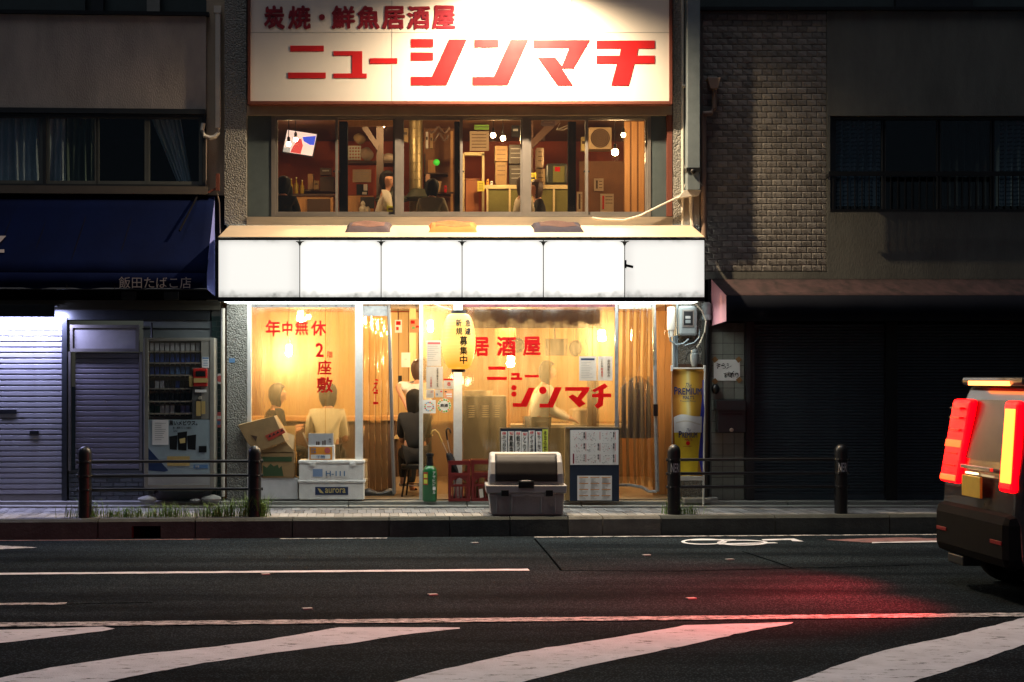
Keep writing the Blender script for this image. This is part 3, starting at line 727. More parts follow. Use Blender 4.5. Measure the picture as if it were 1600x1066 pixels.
tk = thing('small_poster', 'small red and white poster low on the dark tiles', 'poster', P(342, 668, .03)); MB().pb(336, 644, 347, 668, .034, .003).build('sheet', M['pinktxt'], tk); MB().pb(338, 650, 346, 655, .031, .002).build('print', M['white'], tk); MB().pb(339, 658, 345, 664, .031, .002).build('print', M['bluetxt'], tk)
# drain pipe and hook at the left building's edge
dp = thing('downpipe', 'pale square downpipe on the edge of the left building', 'pipe', P(340, 200, -.05))
MB().pb(336, 12, 344, 200, -.06, .07).build('shaft', M['pvc'], dp, bevel=.006)
MB().pb(334, 9, 345, 20, -.065, .09).build('collar', M['pvc'], dp)
q = MB(); q.tube([P(*p, -.03) for p in ((341,200),(341,208),(336,214),(328,216),(320,213),(316,204),(318,193))], .026, 8); q.build('elbow', M['pvc'], dp)
q = MB(); q.tube([P(*p, -.04) for p in ((322,217),(322,290),(330,300),(338,296),(340,306),(343,318),(344,365))], .008, 6); tag(q.build('cable', mat('dull_cable', (.25,.2,.16), .6)), 'thin cable running down the corner above the blue awning', 'cable')
q = MB(); q.obox(P(340, 285, -.06), (.02,0,0), (0,.02,0), (0,0,.1)); q.obox(P(333, 297, -.06), (.06,0,.03), (0,.01,0), (-.005,0,.01)); tag(q.build('rusty_bracket', M['rust']), 'rusty iron bracket at the corner of the left building', 'bracket')
FRAME[0] = None

# ================================================================== CENTRE BUILDING (izakaya)
cb = thing('izakaya_building', 'brightly lit izakaya building with window band and glowing canopy', 'building', (0, .2, 0))
TOP = 8.4
for x0, x1 in ((352, 386), (1050.5, 1064)):
    MB().box(X(x0), X(x1), -.06, .3, Z(352), TOP).build('pebble_column', M['pebble'], cb)
MB().box(X(355), X(387), -.03, .3, .0, Z(352)-.002).build('pebble_column', M['pebble'], cb)
MB().box(X(1056), X(1097), .02, .3, .0, Z(352)-.002).build('pebble_column', M['pebble'], cb)
MB().box(X(1064)+.002, X(1093), .0, .3, Z(352), TOP).build('corner_wall', M['cream_wall'], cb)
MB().box(X(386)+.002, X(1050.5)-.002, .0, .25, Z(166), TOP).build('upper_wall', M['stucco_dark'], cb)
# shells of the two rooms
UF, UC, LB_ = 3.10, 5.05, 4.2
MB().box(X(355), X(1090), .32, LB_, UF-.12, UF).build('upper_floor', M['roomfloor'], cb)
MB().box(X(355), X(1090), .32, LB_, UC, UC+.1).build('upper_ceiling', M['brwall'], cb)
MB().box(X(355), X(1090), LB_, LB_+.1, .0, 6).build('back_wall', M['redwall'], cb)
MB().box(X(355)-.1, X(355), .32, LB_, 0, 6).build('side_wall', M['brwall'], cb)
MB().box(X(1090), X(1090)+.05, .32, LB_, 0, 6).build('side_wall', M['brwall'], cb)
MB().box(X(355), X(1090), .352, LB_, 0, .058).build('ground_floor', mat('shop_floor', (.20,.15,.10), .4), cb)
MB().box(X(355), X(1090), .02, LB_, 2.52, 2.6).build('lower_ceiling', mat('shop_ceiling', (.5,.42,.3), .7), cb)
MB().box(X(386)+.002, X(1050)-.002, .04, .3, 2.62, Z(345)).build('spandrel', M['stucco_dark'], cb)
MB().box(X(355)+.002, X(1090)-.002, LB_-.09, LB_-.06, .06, .88).build('wainscot', mat('brown_wainscot', (.12,.06,.025), .5), cb)
# stainless bands and window band
MB().box(X(386)+.004, X(1050)-.004, -.05, .02, Z(180,-.05), Z(165,-.05)).build('head_band', mat('bronze_band', (.42,.34,.24), .4, .5, var=.2, scale=2), cb)
MB().box(X(386)+.004, X(1050)-.004, -.07, .06, Z(352,-.07), Z(339,-.07)).build('sill_band', M['steel'], cb)
slate = mat('slate_jamb_panel', (.09,.12,.13), .45, .3, var=.15)
MB().box(X(387), X(424), .0, .05, Z(339)+.002, Z(180)).build('jamb_panel', slate, cb)
MB().box(X(1017), X(1041), .0, .05, Z(339)+.002, Z(180)).build('jamb_panel', slate, cb)
MB().box(X(1041)+.002, X(1050)-.005, -.05, .05, Z(339)+.002, Z(180)).build('rust_jamb', M['rust'], cb)
q = MB()
for a, b in ((424,430),(617,627),(816,826),(1012,1017)): q.pb(a, 181, b, 338, -.01, .08)
q.pb(424, 180.5, 1017, 184.5, -.008, .08); q.pb(424, 335.5, 1017, 338.5, -.012, .08)
wb = q.build('window', M['alu'], cb)
for i, (a, b) in enumerate(((430,528),(524,618),(627,723),(718,817),(826,919),(914,1012))):
    Y = .0 if i % 2 == 0 else .035
    q = MB(); q.pb(a, 184.5, a+4, 336, Y, .03); q.pb(b-4, 184.5, b, 336, Y, .03); q.pb(a+4, 184.5, b-4, 187.5, Y, .03); q.pb(a+4, 331, b-4, 336, Y, .03)
    so_ = q.build('sash', M['alu'], cb)
    MB().pb(a+4, 187.5, b-4, 331, Y+.014, .004).build('pane', M['dirtyglass'], so_)
    MB().ball(P(b-6 if i%2==0 else a+6, 268, Y-.005), .01, .008, .014, 8, 6).build('catch', M['black'], so_)

# big sign board
sg = thing('sign_board', 'large white izakaya sign board with red katakana, framed in rusty brown', 'sign', P(718, 162, -.2))
YS = -.16
MB().pb(391, -60, 1046, 158, YS, .08).build('board', M['signwhite'], sg)
q = MB(); q.pb(387, -64, 391, 162.5, YS-.03, .14); q.pb(1046, -64, 1050.5, 162.5, YS-.03, .14); q.pb(391, 158, 1046, 162.5, YS-.032, .14); q.pb(391, -64, 1046, -60, YS-.032, .14); q.build('frame', M['rust'], sg)
for x in (612, 893): MB().pb(x, -60, x+.7, 158, YS-.002, .003).build('seam', M['greyprint'], sg)
MB().pb(391, 50.5, 1046, 51.2, YS-.002, .003).build('seam', M['greyprint'], sg)
YL = YS - .006
q = MB(); cells_ = [(412,445),(450,486),(497,508),(518,555),(558,594),(597,633),(636,672),(675,712)]
for ch, (a, b) in zip('炭焼・鮮魚居酒屋', cells_):
    if ch == '・': text(q, ch, 498, 22, 508, 32, YL)
    else: text(q, ch, a, 9, b, 46, YL, .034, wob=.55)
q.build('lettering', M['darkred'], sg)
def L_(polys):
    q = MB()
    for p in polys: q.pprism(p, YL, .004)
    return q.build('letter', M['red'], sg)
L_([[(453.5,71.5),(506,71.5),(506,80.5),(453.5,80.5)], [(450,113.5),(509,113.5),(509,122.5),(450,122.5)]])
L_([[(521,80),(566,80),(566,115),(573,115),(573,122),(521,122),(521,115),(550,115),(550,87),(521,87)]])
L_([[(578,91),(621,91),(621,99.5),(578,99.5)]])
L_([[(642.5,61),(677,61),(677,74),(642.5,74)], [(642.5,82),(677,82),(677,94.5),(642.5,94.5)], [(642.5,120),(675,120),(701.5,61.5),(730,61.5),(698,133),(642.5,133)]])
L_([[(741,62),(779,62),(779,74.5),(741,74.5)], [(738,120),(771.5,120),(797.5,62),(826,62),(793.5,133),(738,133)]])
L_([[(833,62.5),(922,62.5),(896,107),(878,107),(895,133.5),(871,133.5),(840,90),(868,90),(878,103),(889,75.5),(833,75.5)]])
L_([[(932,63.5),(1023,63.5),(1023,76),(997,76),(995,87),(1023,87),(1023,99.5),(991,99.5),(982,133.5),(955,133.5),(964,99.5),(932,99.5),(932,87),(968,87),(970,76),(932,76)]])
# the lamp above the sign on its arm
lp = thing('sign_lamp', 'floodlight on an arm above the sign board shining down onto it', 'lamp', P(826, -75, -.9))
q = MB(); q.tube([P(826, -66, -.15), P(826, -100, -.5), P(826, -98, -.9)], .015, 8); q.build('arm', M['black'], lp)
q = MB(); c = P(826, -80, -.9); q.lathe([(.03,.10),(.05,.06),(.09,.0),(.1,-.02)], c, 18); q.build('lamp_shade', M['black'], lp)
MB().ball(c + Vector((0,0,.01)), .045).build('bulb', emis('sign_bulb', (1,.78,.5), 30), lp)
ld = bpy.data.lights.new('flood', 'SPOT'); ld.energy = 2350; ld.color = (1, .74, .46); ld.spot_size = math.radians(158); ld.spot_blend = 1.0; ld.shadow_soft_size = .05
lo = bpy.data.objects.new('flood', ld); COL.objects.link(lo); lo.parent = lp; lo.location = (c - Vector((0,0,.06))) - ORG[lp.name]
lo.rotation_euler = Vector((-.06, .03, -1)).to_track_quat('-Z', 'Y').to_euler()

# canopy light box
cn = thing('light_box_canopy', 'glowing white light box canopy of six blank panels over the entrance', 'canopy', (.2, -.5, 2.4))
YC = -.93; x0, x1 = X(341, YC), X(1101, YC); zc0, zc1 = Z(466, YC), Z(374, YC)
panel = emis('lit_panel', (1.0,.985,.93), 1.6, (.8,.8,.78))
nt = panel.node_tree; b = nt.nodes['Principled BSDF']; tc = nt.nodes.new('ShaderNodeTexCoord'); sp = nt.nodes.new('ShaderNodeSeparateXYZ'); nt.links.new(tc.outputs['Object'], sp.inputs[0])
nz = nt.nodes.new('ShaderNodeTexNoise'); nz.inputs['Scale'].default_value = 9; nz.inputs['Detail'].default_value = 10; nz.inputs['Roughness'].default_value = .75; nt.links.new(tc.outputs['Object'], nz.inputs['Vector'])
mr = nt.nodes.new('ShaderNodeMapRange'); mr.inputs[1].default_value = .09; mr.inputs[2].default_value = 0; mr.inputs[3].default_value = 0; mr.inputs[4].default_value = .30; nt.links.new(sp.outputs['Z'], mr.inputs[0])
mr3 = nt.nodes.new('ShaderNodeMapRange'); mr3.inputs[1].default_value = .58; mr3.inputs[2].default_value = .66; mr3.inputs[3].default_value = 0; mr3.inputs[4].default_value = .22; nt.links.new(sp.outputs['Z'], mr3.inputs[0])
ad = nt.nodes.new('ShaderNodeMath'); nt.links.new(mr.outputs[0], ad.inputs[0]); nt.links.new(mr3.outputs[0], ad.inputs[1])
ad2 = nt.nodes.new('ShaderNodeMath'); nt.links.new(ad.outputs[0], ad2.inputs[0]); nt.links.new(nz.outputs[0], ad2.inputs[1])
cr = nt.nodes.new('ShaderNodeValToRGB'); cr.color_ramp.elements[0].position = .62; cr.color_ramp.elements[0].color = (1,.975,.90,1); cr.color_ramp.elements[1].position = 1.0; cr.color_ramp.elements[1].color = (.10,.12,.09,1)
nt.links.new(ad2.outputs[0], cr.inputs[0]); nt.links.new(cr.outputs[0], b.inputs['Emission Color'])
def _mr(src, a0, a1, b0, b1):
    m_ = nt.nodes.new('ShaderNodeMapRange'); m_.inputs[1].default_value = a0; m_.inputs[2].default_value = a1; m_.inputs[3].default_value = b0; m_.inputs[4].default_value = b1; m_.interpolation_type = 'SMOOTHSTEP'; nt.links.new(src, m_.inputs[0]); return m_.outputs[0]
def _mul(a, b_):
    m_ = nt.nodes.new('ShaderNodeMath'); m_.operation = 'MULTIPLY'; nt.links.new(a, m_.inputs[0]); nt.links.new(b_, m_.inputs[1]); return m_.outputs[0]
ab = nt.nodes.new('ShaderNodeMath'); ab.operation = 'ABSOLUTE'; nt.links.new(sp.outputs['X'], ab.inputs[0])
fall = _mul(_mr(ab.outputs[0], .30, .46, 1.0, .84), _mul(_mr(sp.outputs['Z'], 0, .12, .8, 1.0), _mr(sp.outputs['Z'], .55, .65, 1.0, .84)))
def _str(t_, k):
    pass
vs_ = nt.nodes.new('ShaderNodeMath'); vs_.operation = 'MULTIPLY'; vs_.name = 'power'; nt.links.new(fall, vs_.inputs[0]); vs_.inputs[1].default_value = 1.22; nt.links.new(vs_.outputs[0], b.inputs['Emission Strength'])
dim = panel.copy(); dim.name = 'lit_panel_dim'; dim.node_tree.nodes['power'].inputs[1].default_value = .95
sep = [341, 468.5, 595.5, 722, 849, 976, 1101]
for i, (a, b_) in enumerate(zip(sep, sep[1:])):
    MB().box(X(a, YC)+.005, X(b_, YC)-.005, YC, YC+.02, zc0+.012, zc1-.012).build('light_panel', dim if i in (0, 5) else panel, cn)
for a in sep: MB().box(X(a, YC)-.0045, X(a, YC)+.0045, YC-.006, YC+.03, zc0+.012, zc1-.012).build('mullion', mat('grey_mullion', (.2,.21,.2), .6) if 341 < a < 1101 else M['black'], cn)
for a in sep[1:-1]: MB().pprism([(a-8,377),(a+8,377),(a+3,379.5),(a+1,384),(a-1,384),(a-3,379.5)], YC-.012, .008).build('bracket', mat('grimy_bracket', (.18,.2,.15), .7), cn)
MB().box(x0, x1, YC-.01, YC+.03, zc1-.011, zc1+.014).build('top_rail', M['black'], cn)
MB().box(x0, x1, YC-.01, YC+.03, zc0-.04, zc0+.011).build('bottom_rail', M['black'], cn)
MB().box(x0, x1, YC+.031, -.07, zc0-.02, zc0-.005).build('soffit', emis('lit_soffit', (.93,1.0,.94), 6.4, (.7,.7,.7)), cn)
zr = Z(355); roofm = mat('canopy_roof_metal', (.62,.5,.36), .45, .1, var=.12, scale=2)
q = MB(); q.add([(x0,YC-.012,zc1+.015),(x1,YC-.012,zc1+.015),(x1,-.07,zr),(x0,-.07,zr),(x0,YC-.012,zc1+.025),(x1,YC-.012,zc1+.025),(x1,-.07,zr+.012),(x0,-.07,zr+.012)], [(4,5,6,7),(0,1,5,4),(3,7,6,2),(0,4,7,3),(1,2,6,5),(0,3,2,1)]); q.build('roof', roofm, cn)
for xe in (x0+.001, x1-.013): 
    q = MB(); q.xprism([(YC+.03, zc0), (-.07, zc0), (-.07, zr-.004), (YC+.03, zc1+.012)], xe, xe+.012); q.build('end_cheek', M['alu_white'], cn)
q = MB(); q.obox(P(977, 413, YC-.02), (.012,0,0), (0,.015,0), (0,0,.045)); q.obox(P(983, 416, YC-.03), (.045,0,-.01), (0,.012,0), (.002,0,.014)); q.build('broken_fitting', M['black'], cn)
# cushions on the canopy roof
for px0, px1, m_, lab in ((540, 612, mat('purple_grey_cloth', (.06,.045,.06), .9, bump=.5, bscale=15), 'dark purple cushion airing on the canopy roof'), (669, 746, mat('orange_cloth', (.50,.16,.04), .9, bump=.5, bscale=15), 'orange cushion airing on the canopy roof'), (831, 911, mat('navy_cushion_cloth', (.015,.015,.035), .9, bump=.5, bscale=15), 'navy cushion airing on the canopy roof')):
    yc = -.36; xa, xb = X(px0, yc), X(px1, yc); zz = zr + (zc1-zr)*((-.07-yc)/(-.07-YC)) + .035; sl = (zr-zc1)/(YC+.07)*-1
    t = thing('cushion', lab, 'cushion', ((xa+xb)/2, yc, zz), 'cushions airing on the canopy roof')
    def cf(u, v, top=True):
        a_, b_ = (u-.5)*2, (v-.5)*2
        e = (1-abs(a_)**5)*(1-abs(b_)**5); pin = 1 - .07*(1-abs(a_)**2)*abs(b_) ; pin2 = 1 - .06*(1-abs(b_)**2)*abs(a_)
        x = (xa+xb)/2 + a_*(xb-xa)/2*pin2; y = yc + b_*.26*pin
        h = (.066*e**.35 + .01*math.sin(a_*5+b_*3)*e) * (1 if top else -.3)
        return Vector((x, y, zz + h + (y-yc)*sl - .018))
    MB().grid(cf, 18, 14).grid(lambda u, v: cf(1-u, v, False), 18, 14).build('cover', m_, t)
    pr = {0: (.12,.06,.05), 1: (.30,.10,.03), 2: (.045,.02,.02)}[[540,669,831].index(px0)]
    MB().grid(lambda u, v: cf(.14+u*.72, .14+v*.72) + Vector((0,0,.003)), 14, 12).build('patterned_top', mat('cushion_print_%d' % px0, pr, .9, var=.5, scale=18), t)
# duct, pipes and cable right of the sign
t = thing('wall_duct', 'tall blue grey square duct between the sign board and the block wall', 'duct', P(1084, 290, -.15))
MB().pb(1074, -120, 1094, 297, -.22, .2).build('casing', M['duct'], t, bevel=.006)
MB().pb(1073, 262, 1095, 268, -.232, .22).build('band', M['black'], t); MB().pprism([(1070,297),(1096,297),(1092,305),(1060,309)], -.2, .15).build('taped_end', M['pvc'], t)
MB().ball(P(1083,268,-.24), .03, .02, .03).build('knob', M['black'], t)
q = MB(); q.tube([P(1066.5,-100,-.05), P(1066.5,352,-.05)], .02, 10); tag(q.build('conduit', M['pvc']), 'thin pale conduit running down beside the blue grey duct', 'pipe')
q = MB(); q.tube([P(1080,305,-.08), P(1080,330,-.08), P(1083,362,-.08)], .028, 10); tag(q.build('white_pipe', M['pvc']), 'short white pipe stub below the duct end', 'pipe')
q = MB(); q.tube([P(1099,180,-.05), P(1099,300,-.05), P(1100,372,-.1)], .035, 12); tag(q.build('downpipe', mat('tan_pipe', (.28,.2,.15), .5)), 'tan downpipe running down the left edge of the block wall', 'pipe')
t = thing('rain_hopper', 'tan rainwater hopper with bent pipe on the block wall', 'pipe', P(1116, 175, -.05))
q = MB(); q.prism([(P(a,b,-.14).x, P(a,b,-.14).z) for a,b in ((1105,121),(1127,121),(1122,139),(1110,139))], -.14, -.02); q.build('hopper', mat('tan_pipe', 0), t, bevel=.01)
q = MB(); q.tube([P(*p,-.08) for p in ((1116,138),(1116,170),(1112,177),(1098,178))], .03, 10); q.build('bent_pipe', mat('tan_pipe', 0), t)
q = MB(); q.tube([P(*p, -.12) for p in ((925,340),(940,343),(975,344),(1000,337),(1030,322),(1060,308),(1090,297),(1097,290),(1092,284))], .011, 7); tag(q.build('slack_cable', M['pvc']), 'slack white cable crossing the right end of the window band', 'cable')
q = MB(); q.tube([P(*p, -.06) for p in ((1064,246),(1070,262),(1078,270),(1072,285),(1066,300))], .007, 6); q.tube([P(1066,134,-.07), P(1076,136,-.09)], .02, 8); tag(q.build('clipped_wire', M['pvc']), 'thin looping wire clipped beside the duct', 'cable')

# ================================================================== RIGHT BUILDING
rb = thing('brick_building', 'dark building at right with split-face block wall, barred window and maroon awning', 'building', (6, .2, 0))
MB().box(X(1094), X(1292)-.002, .02, .3, Z(436), Z(17)).build('block_wall', M['block_joint'], rb)
brickwall(rb, 'block', M['block'], X(1098), X(1292), Z(424), Z(18), .015, .119, .0733, .005, .008, .5, 300, diag=True)
MB().box(X(1094), X(1292), .0, .3, Z(436)+.001, Z(425)).build('block_base_band', M['stucco_dark'], rb)
MB().box(X(1292), 12, .0, .3, Z(181), Z(17)).build('upper_wall', M['stucco_dark'], rb)
MB().box(X(1292), 12, .0, .3, Z(436), Z(332)).build('lower_wall', M['stucco_dark'], rb)
MB().box(X(1292), X(1297), .0, .3, Z(332)+.001, Z(181)-.001).build('window_jamb', M['stucco_dark'], rb)
MB().box(X(1094), 12, -.04, .3, Z(17)+.001, Z(12)).build('roof_edge', M['black'], rb)
MB().box(X(1094), 12, 1.1, 1.3, Z(12), 8.4).build('set_back_wall', M['cladding_dark'], rb)
MB().pb(1400, -60, 1520, 12, 1.0, .08).build('balcony_panel', M['alu_dark'], rb)
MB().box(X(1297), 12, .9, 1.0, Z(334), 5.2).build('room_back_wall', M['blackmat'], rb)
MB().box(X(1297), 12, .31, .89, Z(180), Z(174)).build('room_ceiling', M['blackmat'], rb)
q = MB(); q.pb(1297, 182, 1302, 332, .06, .06); q.pb(1302, 182, 1800, 187, .06, .06); q.pb(1302, 327, 1800, 332, .06, .06); win = q.build('window', M['alu_dark'], rb)
for a, b in ((1302,1382),(1380,1468),(1466,1552),(1550,1640),(1640,1740)):
    q = MB(); q.pb(a, 187, a+4, 327, .08, .03); q.pb(b-4, 187, b, 327, .08, .03); so_ = q.build('sash', M['alu_dark'], rb)
    MB().pb(a+4, 187, b-4, 327, .095, .004).build('pane', M['darkglass'], so_)
bc = mat('check_curtain', (.05,.10,.14), .9)
nt = bc.node_tree; b = nt.nodes['Principled BSDF']; tc = nt.nodes.new('ShaderNodeTexCoord'); ck = nt.nodes.new('ShaderNodeTexBrick'); ck.inputs['Scale'].default_value = 5; ck.offset = 0
ck.inputs['Color1'].default_value = (.05,.09,.12,1); ck.inputs['Color2'].default_value = (.07,.13,.17,1); ck.inputs['Mortar'].default_value = (.2,.28,.32,1); ck.inputs['Mortar Size'].default_value = .08
mp = nt.nodes.new('ShaderNodeMapping'); mp.inputs['Rotation'].default_value = (math.radians(90), 0, 0); nt.links.new(tc.outputs['Object'], mp.inputs[0]); nt.links.new(mp.outputs[0], ck.inputs['Vector']); nt.links.new(ck.outputs[0], b.inputs['Base Color'])
curtain(1306, 1376, 188, 322, .22, bc, rb, 6); curtain(1552, 1640, 188, 322, .22, bc, rb, 8); curtain(1470, 1548, 190, 322, .3, mat('dark_curtain', (.02,.03,.035), .9), rb, 7)
t = thing('window_railing', 'black window railing with thin bars across the upper right window', 'railing', P(1450, 330, -.2))
MB().box(X(1290), 9, -.16, -.13, Z(275,-.15), Z(268,-.15)).build('top_rail', M['black'], t); MB().box(X(1292), 9, -.155, -.135, Z(331,-.15), Z(327,-.15)).build('bottom_rail', M['black'], t)
for k in range(32):
    xx = X(1296) + k*.085; MB().box(xx, xx+.012, -.152, -.14, Z(327,-.15)+.001, Z(275,-.15)-.001).build('bar', M['black'], t)
for xx in (X(1290), X(1480)): MB().box(xx, xx+.02, -.13, .0, Z(275,-.15)+.002, Z(270,-.15)).build('wall_bracket', M['black'], t)
# maroon awning
ra = thing('awning', 'maroon awning with black front valance above the dark shutters', 'awning', (6, -.4, 2.2))
YB = -.88; xl = X(1112); z_t = Z(437); z_f = Z(462, YB); z_b = Z(502, YB)
q = MB(); q.grid(lambda u, v: Vector((xl + (9-xl)*u, YB*v, z_t + (z_f-z_t)*v - .012*math.sin(v*math.pi))), 40, 4); q.build('awning_cloth', M['maroon'], ra, solid=.004)
q = MB(); q.grid(lambda u, v: Vector((xl+.003 + (9-xl)*u, YB-.004+.006*math.sin(u*50)*v, z_f - (z_f-z_b)*v)), 60, 2); q.build('valance', M['dkval'], ra, solid=.003)
q = MB(); q.add([(xl,0,z_t),(xl,YB,z_f),(xl,YB,z_b),(xl,0,z_b-.02)], [(3,2,1,0)]); q.build('side_cloth', mat('pink_side_cloth', (.55,.25,.30), .7), ra, solid=-.004)
for k in range(8): xx = xl + .4 + k*.62; q = MB(); q.tube([(xx,-.02,z_t-.03),(xx,YB+.02,z_f-.02)], .012, 6); q.build('rib', M['black'], ra)
MB().pb(1407, 498, 1562, 500.5, YB+.03, .01).build('edge_trim', M['pvc'], ra)
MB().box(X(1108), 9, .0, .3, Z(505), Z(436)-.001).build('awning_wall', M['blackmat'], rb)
MB().box(X(1110), X(1164), .02, .3, .064, Z(505)).build('pilaster', M['joint'], rb)
brickwall(rb, 'tile', M['tilegrey'], X(1112), X(1163), .068, Z(506), .02, .1365, .134, .007, .008, 0)
MB().box(X(1164)+.002, X(1178), -.02, .3, .064, Z(503)).build('shutter_frame', M['alu_dark'], rb)
MB().box(X(1166), X(1172), -.035, -.022, .064, Z(503)).build('frame_trim', M['alu_dark'], rb)
MB().box(X(1178), 12, .12, .3, .064, Z(503)).build('shutter_backing', M['blackmat'], rb)
for n_, (a, b, lab) in enumerate(((1178,1384,'black roller shutter beside the tiled pilaster with the mailbox'),(1402,1700,'black roller shutter behind the passing car'))):
    t = thing('dark_shutter', lab, 'shutter', (X((a+b)/2), .06, .06)); slats(t, M['shutterdk'], X(a), X(b), .13, Z(506), 56, .07, .014)
    MB().box(X(a), X(b), .045, .09, .064, .13).build('bottom_bar', M['shutterdk'], t)
MB().box(X(1384)+.002, X(1402)-.002, -.01, .12, .064, Z(503)).build('shutter_post', M['black'], rb)
# notice, mailbox, knob on the tiled pilaster
t = thing('notice_sheet', 'handwritten white notice taped to the tiled pilaster', 'notice', P(1135, 595, .0))
q = MB(); a_ = P(1115, 595, .005); b_ = P(1156, 562, .005); q.grid(lambda u, v: Vector((a_.x+(b_.x-a_.x)*u, .004 - .006*math.sin(u*7+v*4)**2, a_.z+(b_.z-a_.z)*v)), 8, 6); q.build('sheet', M['paper'], t)
q = MB(); text(q, 'チラシ', 1119, 568, 1142, 577, -.004, .01, wob=1); text(q, 'お断り', 1131, 581, 1154, 590, -.004, .01, wob=1); q.build('lettering', M['ink'], t)
for px, py in ((1117,562),(1154,562),(1117,596),(1155,594)): MB().obox(P(px,py,-.004), (.022,0,.018), (0,.0015,0), (-.018,0,.022)).build('tape', mat('brown_tape', (.30,.16,.06), .5), t)
t = thing('mailbox', 'dark metal mailbox mounted below the handwritten notice', 'mailbox', P(1143, 677, -.08))
MB().pb(1121, 634, 1165, 676, -.12, .13).build('body', M['alu_dark'], t, bevel=.008)
MB().pb(1119.5, 625, 1166.5, 641, -.135, .15).build('lid', M['alu_dark'], t, bevel=.008)
q = MB(); q.lathe([(0,-.014),(.02,-.012),(.024,0)], P(1143,672,-.125), 12, 'y'); q.build('lock', M['steel'], t)
MB().pb(1127, 646, 1160, 648, -.124, .004).build('slot', M['black'], t)
q = MB(); q.ball(P(1118, 608, -.03), .05, .05, .06); tag(q.build('door_bell', M['black']), 'small black bell box beside the notice on the tiles', 'bell')

# ================================================================== SHOP FRONT (ground floor)
fr = thing('entrance_screen', 'white aluminium screen of posts and rails around the plastic sheets', 'screen', (0, 0, .06))
zT = Z(474)
for a, b, nm in ((386,393,'post'),(555,567,'post'),(655,661,'post'),(708.5,722,'post')):
    MB().box(X(a), X(b), -.03 if a != 655 else -.01, .05, .064, zT).build(nm, M['alu_white'], fr, bevel=.004)
MB().box(X(387), X(1050), -.02, .04, zT+.001, 2.52).build('head_rail', M['alu_dark'], fr)
MB().box(X(393)+.002, X(555)-.002, -.025, .02, zT-.05, zT).build('curtain_rail', mat('grey_hem', (.22,.22,.23), .6), fr)
MB().box(X(567)+.002, X(655)-.002, .06, .10, zT-.06, zT).build('track', M['wood'], fr)
MB().box(X(722)+.002, X(964), -.025, .02, zT-.045, zT).build('curtain_rail', mat('mauve_hem', (.26,.09,.11), .7), fr)
q = MB()
for k in range(26): q.ball(P(400+k*25 if 400+k*25 < 960 else 955, 478, -.03), .008, .008, .008, 6, 4)
q.build('rivets', M['black'], fr, kind='stuff')
MB().box(X(388), X(1050), .052, .16, .064, .072).build('floor_track', M['alu'], fr)
for px in (340+8,): q = MB(); q.tube([P(348.5, 482, -.07), P(348.5, 776, -.07)], .024, 10); tag(q.build('corner_pipe', M['pvc']), 'pale vertical pipe left of the pebble column', 'pipe')
tag(MB().pb(358, 560, 367, 567, -.034, .004).build('small_plate', M['bluetxt']), 'small blue number plate on the pebble column', 'plate')

def sheet(label, px0, px1, py0, py1, Y, m, fold=0, nf=4, amp=.008, tiltY=0.0, name='vinyl_sheet', group=None, nu=None):
    a = P(px0, py1, Y); b = P(px1, py0, Y); ph = random.random()*6
    t = thing(name, label, 'plastic sheet', ((a.x+b.x)/2, Y, a.z), group)
    def f(u, v):
        y = Y + tiltY*u + amp*math.sin(u*nf*2*math.pi+ph+math.sin(v*3)) + amp*.6*math.sin(v*9+u*5+ph)*math.sin(math.pi*v)
        x = a.x + (b.x-a.x)*u + (fold*math.sin(u*nf*2*math.pi*1.0+ph)*.3*(b.x-a.x)/nf if fold else 0)
        return Vector((x, y, a.z + (b.z-a.z)*v))
    MB().grid(f, nu or 40, 24).build('plastic', m, t)
    return t, f
sh1, f1 = sheet('clear plastic sheet with red letters between pebble column and first post', 393, 555, 478, 776, .0, M['vinyl'], nf=2)
YR = -.016
q = MB()
for ch, x0_, y0_, x1_, y1_ in (('年',415,500,438,526),('中',441,502,457,525),('無',461,501,482,524),('休',486,501,510,525),('座',496,563,518,586),('敷',495,589,520,614),('2',493,536,506,558)):
    text(q, ch, x0_, y0_, x1_, y1_, YR, .022, wob=.3)
text(q, '階', 511, 549, 520, 559, YR, .012); q.build('lettering', M['redink'], sh1)
MB().pb(508, 478, 509, 776, -.012, .002).build('seam', M['vinyl_clear'], sh1)
sh2, f2 = sheet('bunched plastic door curtain left of the open doorway', 568, 607, 494, 766, .06, M['vinyl_clear'], nf=4, amp=.035, fold=.5, nu=60)
MB().pb(567, 478, 606, 494, .045, .02).build('silver_header', M['tape'], sh2)
q = MB(); text(q, 'え', 583, 592, 592, 612, -.02, .02, skew=3); text(q, 'エ', 583, 612, 591, 632, -.02, .02); q.build('lettering', M['redink'], sh2)
q = MB(); q.tube([P(607.5,477,.02), P(610,560,.0), P(613,690,-.03), P(616,772,-.04)], .022, 8); q.build('edge_strip', M['alu'], sh2)
q = MB(); q.grid(lambda u, v: P(568+u*48, 775-v*(9+3*math.sin(u*9)), .02 - .05*math.sin(v*3)*(1+.4*math.sin(u*11))), 16, 6); q.build('bottom_hem', M['ducttape'], sh2, solid=.006)
sh3, f3 = sheet('narrow plastic sheet covered with stickers behind the paper lantern', 661, 709, 478, 772, .0, M['vinyl'], nf=1)
sh4, f4 = sheet('wide plastic sheet with red katakana in front of the kitchen', 722, 960, 478, 775, .0, M['vinyl'], nf=4, amp=.012)
q = MB()
for ch, x0_, y0_, x1_, y1_ in (('居',738,527,764,557),('酒',776,526,806,557),('屋',817,526,845,556)): text(q, ch, x0_, y0_, x1_, y1_, YR, .035, wob=.3)
def pg(pts): q.prism([(P(a, b, YR).x, P(a, b, YR).z) for a, b in pts], YR, YR+.002)
